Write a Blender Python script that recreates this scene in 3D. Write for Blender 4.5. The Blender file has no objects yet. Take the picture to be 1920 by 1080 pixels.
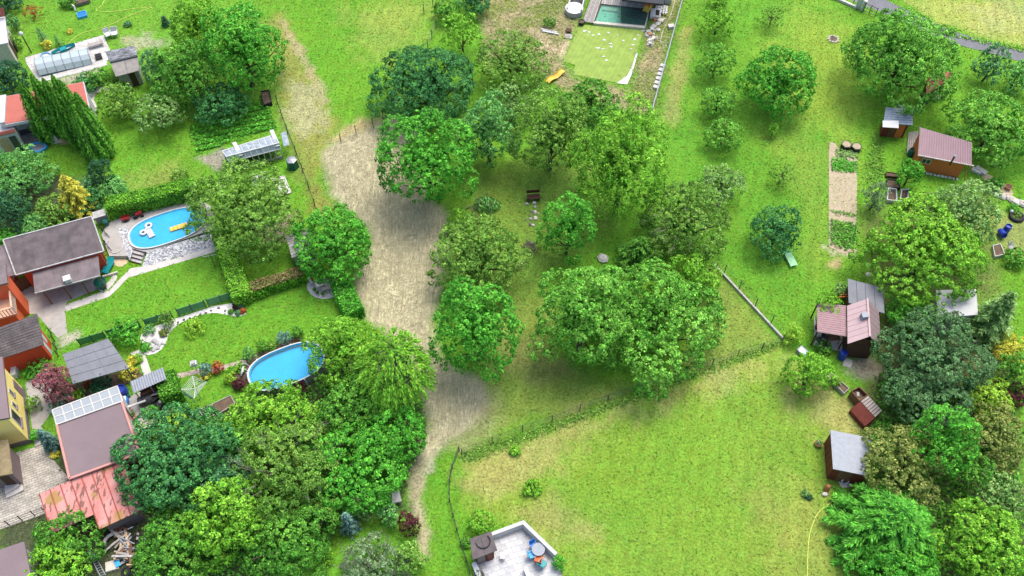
import bpy, math, random
import numpy as np
from mathutils import Vector, Matrix
random.seed(7)
RNG = np.random.default_rng(11)
SC = bpy.context.scene
COL = bpy.context.collection

# ------------------------------------------------------------------ camera
F_PX, TILT, CAM_H = 1750.0, math.radians(34.5), 66.0
cam = bpy.data.cameras.new('camera')
cam.sensor_width = 36.0
cam.lens = 36.0 * F_PX / 1920.0
cam.clip_start = 0.5
cam.clip_end = 4000.0
cam_o = bpy.data.objects.new('camera', cam)
cam_o.location = (0, 0, CAM_H)
cam_o.rotation_euler = (TILT, 0, 0)
COL.objects.link(cam_o)
SC.camera = cam_o

# ------------------------------------------------------------------ sky, sun, exposure
SUN_EL, SUN_AZ = math.radians(67), math.radians(32)      # azimuth clockwise from +Y
w = bpy.data.worlds.new('World')
SC.world = w
w.use_nodes = True
nt = w.node_tree
bg = nt.nodes['Background']
sky = nt.nodes.new('ShaderNodeTexSky')
sky.sky_type = 'NISHITA'
sky.sun_disc = False
sky.sun_elevation = SUN_EL
sky.sun_rotation = SUN_AZ
sky.dust_density = 3.0
sky.air_density = 0.9
sky.ozone_density = 0.6
nt.links.new(sky.outputs[0], bg.inputs[0])
bg.inputs[1].default_value = 0.125
sl = bpy.data.lights.new('sun', 'SUN')
sl.energy = 1.5
sl.angle = math.radians(35)
sl.color = (1.0, 0.965, 0.91)
so = bpy.data.objects.new('sun', sl)
so.location = (30, 60, 90)
d = Vector((math.sin(SUN_AZ) * math.cos(SUN_EL), math.cos(SUN_AZ) * math.cos(SUN_EL), math.sin(SUN_EL)))
so.rotation_euler = d.to_track_quat('Z', 'Y').to_euler()
COL.objects.link(so)
SC.view_settings.view_transform = 'Standard'
SC.view_settings.look = 'None'
SC.view_settings.gamma = 1.0
SC.view_settings.use_curve_mapping = False
SC.view_settings.exposure = 1.15
SC.render.engine = 'CYCLES'
SC.cycles.max_bounces = 5
SC.cycles.diffuse_bounces = 2
SC.cycles.glossy_bounces = 2
SC.cycles.transparent_max_bounces = 8

# ------------------------------------------------------------------ pixel -> place
CT, ST = math.cos(TILT), math.sin(TILT)
def V(u, v, z=0.0):
    """point at height z that the photograph shows at pixel u, v"""
    dx = (u - 960.0) / F_PX
    dy = -(v - 540.0) / F_PX
    X, Y, Z = dx, dy * CT + ST, dy * ST - CT
    t = (z - CAM_H) / Z
    return Vector((X * t, Y * t, z))
def VA(px):
    px = np.asarray(px, float)
    dx = (px[:, 0] - 960) / F_PX
    dy = -(px[:, 1] - 540) / F_PX
    t = -CAM_H / (dy * ST - CT)
    return np.stack([dx * t, (dy * CT + ST) * t], 1)
def PX(x, y, z=0.0):
    Z = z - CAM_H
    yc = y * CT + Z * ST
    zc = -(-y * ST + Z * CT)
    return 960 + F_PX * x / zc, 540 - F_PX * yc / zc
def mpp(u, v, z=0.0):
    """metres per pixel across the view at this place"""
    p = V(u, v, z)
    zc = p.y * ST - (z - CAM_H) * CT
    return zc / F_PX
def B(u, v, z):
    p = V(u, v); return Vector((p.x, p.y, z))
def ang(a, b, z=0.0):
    p, q = V(a[0], a[1], z), V(b[0], b[1], z)
    return math.atan2(q.y - p.y, q.x - p.x)

# ------------------------------------------------------------------ tags
def tag(o, label, cat=None, group=None, kind=None):
    if label: o['label'] = label
    if cat: o['category'] = cat
    if group: o['group'] = group
    if kind: o['kind'] = kind
    return o
def thing(name, label, cat, loc=(0, 0, 0), rz=0.0, group=None):
    o = bpy.data.objects.new(name, None)
    o.empty_display_size = 0.3
    COL.objects.link(o)
    o.location = loc
    o.rotation_euler = (0, 0, rz)
    return tag(o, label, cat, group)
def dup(root, loc, rz=0.0, label=None, scale=None):
    r = root.copy(); COL.objects.link(r)
    r.location = loc; r.rotation_euler = (0, 0, rz)
    if scale: r.scale = (scale,) * 3
    if label: r['label'] = label
    for ch in list(root.children):
        c = ch.copy(); COL.objects.link(c); c.parent = r
        for g in ch.children:
            e = g.copy(); COL.objects.link(e); e.parent = c
    return r

# ------------------------------------------------------------------ mesh builder
class MB:
    def __init__(s, org=(0, 0, 0)):
        s.v = []; s.f = []; s.o = Vector(org)
    def add(s, vs, fs):
        b = len(s.v)
        s.v += [tuple(Vector(p) - s.o) for p in vs]
        s.f += [tuple(b + i for i in f) for f in fs]
        return s
    def prism(s, pts, z0, z1):
        """upright prism; z0/z1 numbers or one per corner"""
        n = len(pts)
        a = [(p[0], p[1], z0[i] if hasattr(z0, '__len__') else z0) for i, p in enumerate(pts)]
        c = [(p[0], p[1], z1[i] if hasattr(z1, '__len__') else z1) for i, p in enumerate(pts)]
        ar = sum(pts[i][0] * pts[(i + 1) % n][1] - pts[(i + 1) % n][0] * pts[i][1] for i in range(n))
        if ar < 0: a.reverse(); c.reverse()
        fs = [tuple(range(n - 1, -1, -1)), tuple(range(n, 2 * n))]
        fs += [(i, (i + 1) % n, n + (i + 1) % n, n + i) for i in range(n)]
        return s.add(a + c, fs)
    def slab(s, pts, th):
        return s.prism([(p[0], p[1]) for p in pts], [p[2] - th for p in pts], [p[2] for p in pts])
    def box(s, c, sx, sy, sz, rz=0.0, tilt=None):
        """box whose base centre is c"""
        m = Matrix.Rotation(rz, 3, 'Z')
        if tilt: m = m @ Matrix.Rotation(tilt[1], 3, tilt[0])
        c = Vector(c); vs = []
        for z in (0, sz):
            for x, y in ((-1, -1), (1, -1), (1, 1), (-1, 1)):
                vs.append(c + m @ Vector((x * sx / 2, y * sy / 2, z)))
        return s.add(vs, [(3, 2, 1, 0), (4, 5, 6, 7), (0, 1, 5, 4), (1, 2, 6, 5), (2, 3, 7, 6), (3, 0, 4, 7)])
    def beam(s, a, b, wd, h):
        """beam from a to b, wd across, h tall (centred)"""
        a, b = Vector(a), Vector(b); dd = (b - a)
        if dd.length < 1e-6: return s
        dd.normalize()
        up = Vector((0, 0, 1)) if abs(dd.z) < .95 else Vector((0, 1, 0))
        sd = dd.cross(up).normalized(); up = sd.cross(dd).normalized()
        vs = []
        for p in (a, b):
            for x, y in ((-1, -1), (1, -1), (1, 1), (-1, 1)):
                vs.append(p + sd * (x * wd / 2) + up * (y * h / 2))
        return s.add(vs, [(0, 1, 2, 3), (7, 6, 5, 4), (0, 4, 5, 1), (1, 5, 6, 2), (2, 6, 7, 3), (3, 7, 4, 0)])
    def tube(s, path, r, n=6, r2=None, cap=True):
        path = [Vector(p) for p in path]; k = len(path); vs = []; prev = None
        for i, p in enumerate(path):
            t = (path[min(i + 1, k - 1)] - path[max(i - 1, 0)])
            t = t.normalized() if t.length > 1e-9 else Vector((0, 0, 1))
            ref = prev if prev else (Vector((0, 0, 1)) if abs(t.z) < .9 else Vector((1, 0, 0)))
            sd = t.cross(ref).normalized() if t.cross(ref).length > 1e-6 else Vector((1, 0, 0))
            up = sd.cross(t).normalized(); prev = up
            rr = r if r2 is None else r + (r2 - r) * i / max(1, k - 1)
            for j in range(n):
                a = 2 * math.pi * j / n
                vs.append(p + sd * math.cos(a) * rr + up * math.sin(a) * rr)
        fs = []
        for i in range(k - 1):
            for j in range(n):
                fs.append((i * n + j, i * n + (j + 1) % n, (i + 1) * n + (j + 1) % n, (i + 1) * n + j))
        if cap: fs += [tuple(range(n - 1, -1, -1)), tuple(range((k - 1) * n, k * n))]
        return s.add(vs, fs)
    def lathe(s, c, prof, n=14, sx=1.0, sy=1.0, rz=0.0, axis=None, closed=False):
        """turn profile [(r, z)] about the upright through c"""
        c = Vector(c); vs = []; cr, sr = math.cos(rz), math.sin(rz)
        for r, z in prof:
            for j in range(n):
                a = 2 * math.pi * j / n
                x, y = r * math.cos(a) * sx, r * math.sin(a) * sy
                p = Vector((x * cr - y * sr, x * sr + y * cr, z))
                if axis: p = axis @ p
                vs.append(c + p)
        fs = []; k = len(prof)
        for i in range(k - 1):
            for j in range(n):
                fs.append((i * n + j, i * n + (j + 1) % n, (i + 1) * n + (j + 1) % n, (i + 1) * n + j))
        fs += [tuple(range(n - 1, -1, -1)), tuple(range((k - 1) * n, k * n))]
        return s.add(vs, fs)
    def rock(s, c, rx, ry, rz_, rot=0.0, n=7, m=4, jit=.16):
        c = Vector(c); vs = []; fs = []
        for i in range(m + 1):
            th = math.pi * i / m
            for j in range(n):
                a = 2 * math.pi * j / n + rot
                k = 1 + random.uniform(-jit, jit)
                vs.append(c + Vector((math.cos(a) * math.sin(th) * rx * k, math.sin(a) * math.sin(th) * ry * k, (math.cos(th) * k) * rz_)))
        for i in range(m):
            for j in range(n):
                fs.append((i * n + j, (i + 1) * n + j, (i + 1) * n + (j + 1) % n, i * n + (j + 1) % n))
        return s.add(vs, fs)
    def build(s, name, mat, parent=None, label=None, cat=None, group=None, kind=None, smooth=False, bevel=0):
        me = bpy.data.meshes.new(name)
        org = s.o
        me.from_pydata(s.v, [], s.f)
        me.materials.append(M[mat] if isinstance(mat, str) else mat)
        if smooth: me.polygons.foreach_set('use_smooth', [True] * len(me.polygons))
        me.update()
        o = bpy.data.objects.new(name, me)
        COL.objects.link(o)
        if parent: o.parent = parent
        else: o.location = org
        if bevel:
            md = o.modifiers.new('bevel', 'BEVEL'); md.width = bevel; md.segments = 1; md.limit_method = 'ANGLE'
        return tag(o, label, cat, group, kind)
def smoothpoly(pts, it=2):
    pts = [tuple(p) for p in pts]
    for _ in range(it):
        q = []
        for i in range(len(pts)):
            a, b = pts[i], pts[(i + 1) % len(pts)]
            q.append((a[0] * .75 + b[0] * .25, a[1] * .75 + b[1] * .25))
            q.append((a[0] * .25 + b[0] * .75, a[1] * .25 + b[1] * .75))
        pts = q
    return pts
SHEETS = []
def sheet(name, px, mat, z=0.004, smooth=0, th=None, label=None, kind='structure', cat=None, zpx=0.0):
    """flat sheet laid on the ground from its outline in the photograph"""
    if smooth: px = smoothpoly(px, smooth)
    ps = [V(u, v, zpx) for u, v in px]; SHEETS.append(np.array([(p.x, p.y) for p in ps]))
    b = MB((ps[0].x, ps[0].y, 0))
    if th: b.prism(ps, z - th, z)
    else:
        ar = sum(ps[i].x * ps[(i + 1) % len(ps)].y - ps[(i + 1) % len(ps)].x * ps[i].y for i in range(len(ps)))
        if ar < 0: ps.reverse()
        b.add([(p.x, p.y, z) for p in ps], [tuple(range(len(ps)))])
    return b.build(name, mat, label=label, kind=kind, cat=cat)

# ------------------------------------------------------------------ materials
M = {}
def srgb(r, g, b):
    f = lambda c: (c / 255 / 12.92) if c <= 10 else ((c / 255 + .055) / 1.055) ** 2.4
    return (f(r), f(g), f(b))
def newmat(name):
    m = bpy.data.materials.new(name); m.use_nodes = True
    n = m.node_tree.nodes; l = m.node_tree.links
    return m, n, l, n['Principled BSDF']
def mat(name, col, rough=.7, var=.18, scale=3.0, bump=.15, bscale=None, col2=None, metal=0.0, spec=.3, stretch=None, detail=6):
    """plain procedural surface: base colour with noise wear and fine relief"""
    m, n, l, p = newmat(name)
    tc = n.new('ShaderNodeTexCoord'); mp = n.new('ShaderNodeMapping')
    l.new(tc.outputs['Object'], mp.inputs[0])
    if stretch: mp.inputs['Scale'].default_value = stretch
    nz = n.new('ShaderNodeTexNoise'); nz.inputs['Scale'].default_value = scale; nz.inputs['Detail'].default_value = detail
    nz.inputs['Roughness'].default_value = .65
    l.new(mp.outputs[0], nz.inputs['Vector'])
    rp = n.new('ShaderNodeValToRGB')
    c2 = col2 if col2 else tuple(min(1, c * (1 + var)) for c in col)
    c1 = tuple(c * (1 - var) for c in col)
    rp.color_ramp.elements[0].position = .3; rp.color_ramp.elements[0].color = (*c1, 1)
    rp.color_ramp.elements[1].position = .72; rp.color_ramp.elements[1].color = (*c2, 1)
    l.new(nz.outputs[0], rp.inputs[0]); l.new(rp.outputs[0], p.inputs['Base Color'])
    p.inputs['Roughness'].default_value = rough; p.inputs['Metallic'].default_value = metal
    p.inputs['Specular IOR Level'].default_value = spec
    if bump:
        nb = n.new('ShaderNodeTexNoise'); nb.inputs['Scale'].default_value = bscale or scale * 6; nb.inputs['Detail'].default_value = 3
        l.new(mp.outputs[0], nb.inputs['Vector'])
        bp = n.new('ShaderNodeBump'); bp.inputs['Strength'].default_value = bump; bp.inputs['Distance'].default_value = .05
        l.new(nb.outputs[0], bp.inputs['Height']); l.new(bp.outputs[0], p.inputs['Normal'])
    M[name] = m
    return m
def brickmat(name, c1, c2, cm, bw, bh, rot=0.0, mortar=.01, bump=.4, rough=.8, off=.5, nvar=.25):
    m, n, l, p = newmat(name)
    tc = n.new('ShaderNodeTexCoord'); mp = n.new('ShaderNodeMapping'); mp.inputs['Rotation'].default_value = (0, 0, -rot)
    l.new(tc.outputs['Object'], mp.inputs[0])
    br = n.new('ShaderNodeTexBrick'); l.new(mp.outputs[0], br.inputs['Vector'])
    br.inputs['Color1'].default_value = (*c1, 1); br.inputs['Color2'].default_value = (*c2, 1); br.inputs['Mortar'].default_value = (*cm, 1)
    br.inputs['Scale'].default_value = 1; br.inputs['Brick Width'].default_value = bw; br.inputs['Row Height'].default_value = bh
    br.inputs['Mortar Size'].default_value = mortar; br.offset = off
    nz = n.new('ShaderNodeTexNoise'); nz.inputs['Scale'].default_value = 1.5; nz.inputs['Detail'].default_value = 6; l.new(tc.outputs['Object'], nz.inputs['Vector'])
    mr = n.new('ShaderNodeMapRange'); mr.inputs[1].default_value = .3; mr.inputs[2].default_value = .7; mr.inputs[3].default_value = 1 - nvar; mr.inputs[4].default_value = 1 + nvar
    l.new(nz.outputs[0], mr.inputs[0])
    mx = n.new('ShaderNodeMix'); mx.data_type = 'RGBA'; mx.blend_type = 'MULTIPLY'; mx.inputs[0].default_value = 1
    l.new(br.outputs[0], mx.inputs[6]); l.new(mr.outputs[0], mx.inputs[7]); l.new(mx.outputs[2], p.inputs['Base Color'])
    bp = n.new('ShaderNodeBump'); bp.inputs['Strength'].default_value = bump; bp.inputs['Distance'].default_value = .03; bp.invert = True
    l.new(br.outputs['Fac'], bp.inputs['Height']); l.new(bp.outputs[0], p.inputs['Normal'])
    p.inputs['Roughness'].default_value = rough
    M[name] = m
    return m
def gravelmat(name, c1, c2, scale, bump=.8):
    m, n, l, p = newmat(name)
    tc = n.new('ShaderNodeTexCoord'); vo = n.new('ShaderNodeTexVoronoi'); vo.inputs['Scale'].default_value = scale
    l.new(tc.outputs['Object'], vo.inputs['Vector'])
    sx = n.new('ShaderNodeSeparateColor'); l.new(vo.outputs['Color'], sx.inputs[0])
    rp = n.new('ShaderNodeValToRGB'); rp.color_ramp.elements[0].color = (*c1, 1); rp.color_ramp.elements[1].color = (*c2, 1)
    l.new(sx.outputs[0], rp.inputs[0]); l.new(rp.outputs[0], p.inputs['Base Color'])
    bp = n.new('ShaderNodeBump'); bp.inputs['Strength'].default_value = bump; bp.inputs['Distance'].default_value = .08; bp.invert = True
    l.new(vo.outputs['Distance'], bp.inputs['Height']); l.new(bp.outputs[0], p.inputs['Normal'])
    p.inputs['Roughness'].default_value = .85
    M[name] = m
def watermat(name, tint, alpha, rough=.06, wave=9.0):
    """still water: sky gloss over a tinted clear body"""
    m, n, l, p = newmat(name)
    n.remove(p); out = n['Material Output']
    tr = n.new('ShaderNodeBsdfTransparent'); tr.inputs[0].default_value = (*tint, 1)
    gl = n.new('ShaderNodeBsdfGlossy'); gl.inputs['Roughness'].default_value = rough
    df = n.new('ShaderNodeBsdfDiffuse'); df.inputs[0].default_value = (*tint, 1)
    lw = n.new('ShaderNodeFresnel'); lw.inputs[0].default_value = 1.33
    nz = n.new('ShaderNodeTexNoise'); nz.inputs['Scale'].default_value = wave; nz.inputs['Detail'].default_value = 2
    tc = n.new('ShaderNodeTexCoord'); l.new(tc.outputs['Object'], nz.inputs['Vector'])
    bp = n.new('ShaderNodeBump'); bp.inputs['Strength'].default_value = .25; bp.inputs['Distance'].default_value = .03
    l.new(nz.outputs[0], bp.inputs['Height'])
    for q in (gl, lw): l.new(bp.outputs[0], q.inputs['Normal'])
    m1 = n.new('ShaderNodeMixShader'); m1.inputs[0].default_value = alpha
    l.new(tr.outputs[0], m1.inputs[1]); l.new(df.outputs[0], m1.inputs[2])
    m2 = n.new('ShaderNodeMixShader'); l.new(lw.outputs[0], m2.inputs[0]); l.new(m1.outputs[0], m2.inputs[1]); l.new(gl.outputs[0], m2.inputs[2])
    l.new(m2.outputs[0], out.inputs[0])
    M[name] = m
def foliagemat(name, translucent=.3, rough=.55, spec=.35):
    m, n, l, p = newmat(name)
    at = n.new('ShaderNodeAttribute'); at.attribute_name = 'Col'
    l.new(at.outputs['Color'], p.inputs['Base Color'])
    p.inputs['Roughness'].default_value = rough; p.inputs['Specular IOR Level'].default_value = spec
    tl = n.new('ShaderNodeBsdfTranslucent'); l.new(at.outputs['Color'], tl.inputs[0])
    mx = n.new('ShaderNodeMixShader'); mx.inputs[0].default_value = translucent
    l.new(p.outputs[0], mx.inputs[1]); l.new(tl.outputs[0], mx.inputs[2]); l.new(mx.outputs[0], n['Material Output'].inputs[0])
    M[name] = m
foliagemat('leaf', .15, .6, .12); foliagemat('needle', .12, .65, .2); foliagemat('straw', .1, .8, .1)
mat('bark', (.10, .075, .05), .9, .35, 5, .6)
mat('bark_grey', (.2, .18, .15), .9, .35, 5, .6)
mat('white_paint', (.55, .55, .54), .5, .06, 2, .05)
mat('white_plastic', (.58, .58, .57), .4, .05, 2, 0)
mat('off_white', (.5, .48, .44), .7, .12, 2, .1)
mat('cream_stone', (.55, .5, .42), .8, .2, 4, .3)
mat('pale_wood', (.45, .33, .2), .75, .2, 4, .2)
mat('dark_wood', (.075, .035, .022), .7, .3, 4, .3)
mat('brown_wood', (.16, .075, .04), .7, .3, 4, .3)
mat('grey_wood', (.33, .3, .27), .8, .22, 3, .3)
mat('orange_wood', (.62, .17, .05), .65, .2, 4, .25, stretch=(1, 1, 6))
mat('red_wood', (.16, .035, .022), .7, .25, 4, .25)
mat('black_metal', (.02, .02, .022), .4, .2, 5, 0, spec=.5)
mat('dark_metal', (.05, .052, .055), .45, .2, 5, 0, spec=.5)
mat('grey_metal', (.3, .31, .33), .4, .12, 5, 0, metal=.4, spec=.5)
mat('pale_metal', (.27, .29, .32), .5, .14, 3, 0, spec=.3)
mat('blue_plastic', (.008, .035, .3), .35, .15, 4, 0, spec=.5)
mat('bright_blue', (.02, .16, .5), .4, .1, 4, 0)
mat('sky_blue', (.05, .35, .65), .4, .1, 4, 0)
mat('teal', (.01, .26, .28), .4, .12, 4, 0)
mat('green_plastic', (.01, .1, .07), .4, .15, 4, 0)
mat('mint', (.45, .75, .55), .7, .1, 4, .1)
mat('light_green', (.3, .62, .33), .4, .08, 4, 0)
mat('orange', (.6, .13, .03), .5, .12, 4, 0)
mat('yellow', (.75, .5, .08), .5, .1, 4, 0)
mat('red', (.35, .03, .025), .5, .15, 4, 0)
mat('magenta', (.4, .01, .14), .6, .2, 6, 0)
mat('terracotta', (.42, .16, .07), .8, .15, 4, .1)
mat('rubber', (.018, .018, .019), .6, .2, 5, 0)
mat('concrete', (.36, .34, .31), .85, .18, 1.6, .25, bscale=22)
mat('concrete_pale', (.5, .47, .43), .85, .15, 1.6, .25, bscale=22)
mat('sand', (.55, .42, .27), .9, .18, 2, .4, bscale=20)
mat('soil', (.13, .09, .06), .95, .35, 3, .8, bscale=14)
mat('soil_pale', (.40, .33, .22), .95, .2, 2.5, .7, bscale=9)
mat('straw_mulch', (.5, .4, .25), .9, .3, 4, .8, bscale=16)
mat('asphalt', (.17, .17, .18), .9, .14, 1.2, .3, bscale=30)
mat('stone_grey', (.4, .39, .37), .8, .3, 3, .5)
mat('stone_pale', (.55, .52, .48), .8, .25, 3, .4)
mat('stone_dark', (.1, .095, .09), .8, .3, 3, .4)
mat('glass', (.02, .025, .03), .08, .1, 2, 0, spec=.6)
# ------------------------------------------------------------------ ground
def vnoise(xy, scale, seed=0, octv=3):
    """smooth value noise in -1..1"""
    r = np.random.default_rng(seed); out = np.zeros(len(xy)); amp = 1.; tot = 0
    for o in range(octv):
        g = r.uniform(-1, 1, (256, 256))
        p = xy * scale * (2 ** o) + 100.3
        i = np.floor(p).astype(int); f = p - i; f = f * f * (3 - 2 * f)
        a = i % 256; b = (i + 1) % 256
        v = (g[a[:, 0], a[:, 1]] * (1 - f[:, 0]) + g[b[:, 0], a[:, 1]] * f[:, 0]) * (1 - f[:, 1]) + \
            (g[a[:, 0], b[:, 1]] * (1 - f[:, 0]) + g[b[:, 0], b[:, 1]] * f[:, 0]) * f[:, 1]
        out += v * amp; tot += amp; amp *= .55
    return out / tot
def inside_sd(xy, poly):
    """signed distance to polygon, positive inside"""
    x, y = xy[:, 0], xy[:, 1]; n = len(poly)
    ins = np.zeros(len(xy), bool); dm = np.full(len(xy), 1e9)
    for i in range(n):
        a, b = poly[i], poly[(i + 1) % n]
        e = b - a; L2 = max(1e-9, (e ** 2).sum())
        t = np.clip(((x - a[0]) * e[0] + (y - a[1]) * e[1]) / L2, 0, 1)
        dm = np.minimum(dm, (x - a[0] - t * e[0]) ** 2 + (y - a[1] - t * e[1]) ** 2)
        c = ((a[1] > y) != (b[1] > y))
        with np.errstate(divide='ignore', invalid='ignore'):
            xi = (b[0] - a[0]) * (y - a[1]) / (b[1] - a[1]) + a[0]
        ins ^= c & (x < xi)
    return np.where(ins, 1, -1) * np.sqrt(dm)
HAY_PX = smoothpoly([(598, 292), (640, 262), (700, 238), (738, 212), (790, 222), (780, 300), (800, 370), (842, 400), (838, 480), (822, 560), (806, 612),
          (812, 660), (868, 700), (905, 712), (925, 762), (890, 792), (842, 822), (812, 862), (790, 862), (790, 830), (812, 795), (800, 760), (790, 700), (735, 625), (690, 600), (672, 560), (664, 520), (690, 480),
          (700, 440), (670, 405), (630, 375), (612, 330)], 2)
ZONES = [  # outline in the photograph, colour, edge softness (m), raggedness (m)
    ([(0, 0), (500, 0), (560, 250), (420, 260), (250, 120), (0, 120)], (.125, .27, .012), 1.5, .8),
    ([(500, 40), (528, 18), (565, 110), (612, 200), (640, 235), (604, 290), (596, 330), (640, 440), (590, 400), (560, 330), (545, 250), (520, 170)], (.23, .235, .035), 1.0, .5),
    ([(650, 20), (760, 0), (830, 0), (800, 60), (740, 110), (690, 110)], (.21, .28, .03), 2.5, 1.5),
    ([(520, 36), (532, 34), (578, 112), (612, 188), (604, 200), (566, 125)], (.34, .28, .1), .35, .4),
    ([(548, 150), (600, 160), (605, 225), (575, 260), (545, 215)], (.32, .3, .11), 1.2, 1.2),
    ([(612, 262), (650, 232), (700, 222), (735, 218), (690, 250), (630, 285)], (.38, .29, .1), .7, .6),
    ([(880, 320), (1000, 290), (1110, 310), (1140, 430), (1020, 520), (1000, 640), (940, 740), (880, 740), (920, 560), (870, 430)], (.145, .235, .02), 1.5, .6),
    ([(930, 560), (1030, 560), (1060, 690), (1200, 735), (1465, 640), (1340, 495), (1300, 600), (1250, 740), (960, 800), (860, 840), (905, 740)], (.17, .235, .025), 1.2, .6),
    ([(950, 620), (1010, 640), (1080, 700), (1000, 720), (940, 690)], (.22, .225, .04), 1.0, .6),
    ([(880, 865), (1100, 778), (1470, 642), (1625, 800), (1565, 900), (1640, 1130), (1040, 1130), (990, 980), (900, 990), (862, 930)], (.175, .275, .018), .5, .3),
    ([(885, 862), (1110, 780), (1450, 655), (1440, 690), (1180, 785), (1100, 850), (960, 920), (890, 930)], (.30, .29, .06), 1.4, 1.3),
    ([(1480, 690), (1590, 740), (1630, 805), (1560, 830), (1500, 780)], (.29, .28, .06), 1.6, 1.2),
    ([(1400, 900), (1560, 930), (1600, 1080), (1460, 1080)], (.25, .28, .035), 2.5, 1.5),
    ([(1060, 850), (1300, 780), (1420, 860), (1300, 1000), (1150, 1000)], (.155, .27, .014), 3.0, 1.5),
    ([(960, 950), (1050, 940), (1120, 1010), (1060, 1020), (985, 985)], (.28, .27, .05), 1.2, .8),
    ([(1240, 0), (1600, 0), (1600, 460), (1500, 620), (1350, 480), (1230, 330)], (.112, .262, .01), 2, .5),
    ([(1500, 0), (1610, 60), (1600, 330), (1550, 250), (1480, 260), (1440, 70)], (.19, .29, .02), 2.5, 1.2),
    ([(1440, 250), (1555, 270), (1550, 480), (1520, 520), (1500, 380)], (.175, .275, .02), 2.0, 1),
    ([(1295, 50), (1278, 60), (1240, 230), (1262, 240), (1285, 150)], (.25, .27, .05), .7, .4),
    ([(1690, 0), (2100, 0), (2100, 130), (1920, 92), (1760, 42)], (.29, .33, .05), .6, .4),
    ([(1800, 0), (1960, 0), (1960, 70), (1830, 50)], (.32, .33, .08), 2.0, 1.5),
    ([(770, 830), (802, 785), (800, 860), (792, 940), (806, 1000), (806, 1050), (790, 1050), (766, 930)], (.37, .3, .14), .4, .3),
    ([(796, 834), (818, 838), (816, 890), (795, 890)], (.36, .32, .16), .2, .2),
    ([(830, 760), (930, 740), (940, 800), (870, 850), (835, 840)], (.24, .26, .07), 1.2, .7),
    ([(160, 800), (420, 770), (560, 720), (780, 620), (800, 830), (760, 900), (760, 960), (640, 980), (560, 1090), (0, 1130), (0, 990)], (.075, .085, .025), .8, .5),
    ([(585, 1120), (640, 1010), (700, 985), (745, 990), (790, 1050), (780, 1120)], (.12, .3, .012), .4, .3),
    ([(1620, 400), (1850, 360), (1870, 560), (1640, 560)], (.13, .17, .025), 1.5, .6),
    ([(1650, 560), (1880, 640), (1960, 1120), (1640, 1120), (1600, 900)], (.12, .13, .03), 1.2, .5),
    ([(1840, 400), (1960, 400), (1960, 500), (1880, 470)], (.22, .26, .05), 1, .6),
    ([(1580, 672), (1640, 668), (1650, 710), (1590, 700)], (.33, .27, .15), .5, .4),
    ([(1545, 490), (1575, 488), (1572, 503), (1548, 505)], (.35, .28, .1), .4, .4),
    ([(1545, 462), (1608, 470), (1600, 480), (1560, 478)], (.45, .38, .22), .4, .4),
    ([(230, 330), (330, 300), (360, 350), (260, 370)], (.19, .25, .03), 1.5, .8),
    ([(480, 425), (548, 405), (540, 450), (500, 455)], (.3, .24, .12), .7, .5),
    ([(228, 68), (292, 57), (300, 84), (262, 90), (230, 84)], (.30, .30, .12), .6, 1.0),
    ([(110, 630), (124, 624), (144, 622), (146, 634), (132, 643), (116, 648)], (.42, .34, .2), .4, .4),
    ([(370, 296), (415, 280), (432, 305), (405, 322), (385, 305)], (.3, .26, .15), .4, .4),
    ([(92, 148), (186, 128), (192, 136), (150, 152), (100, 162)], (.34, .29, .16), .5, .5),
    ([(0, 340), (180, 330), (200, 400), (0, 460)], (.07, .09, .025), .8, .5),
]
ROUGH_PX = [(895, -40), (1078, -40), (1082, 48), (1050, 110), (1075, 145), (1178, 168), (1212, 58), (1250, -40), (1284, -40), (1222, 218), (1110, 195), (1000, 135), (905, 115)]
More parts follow.
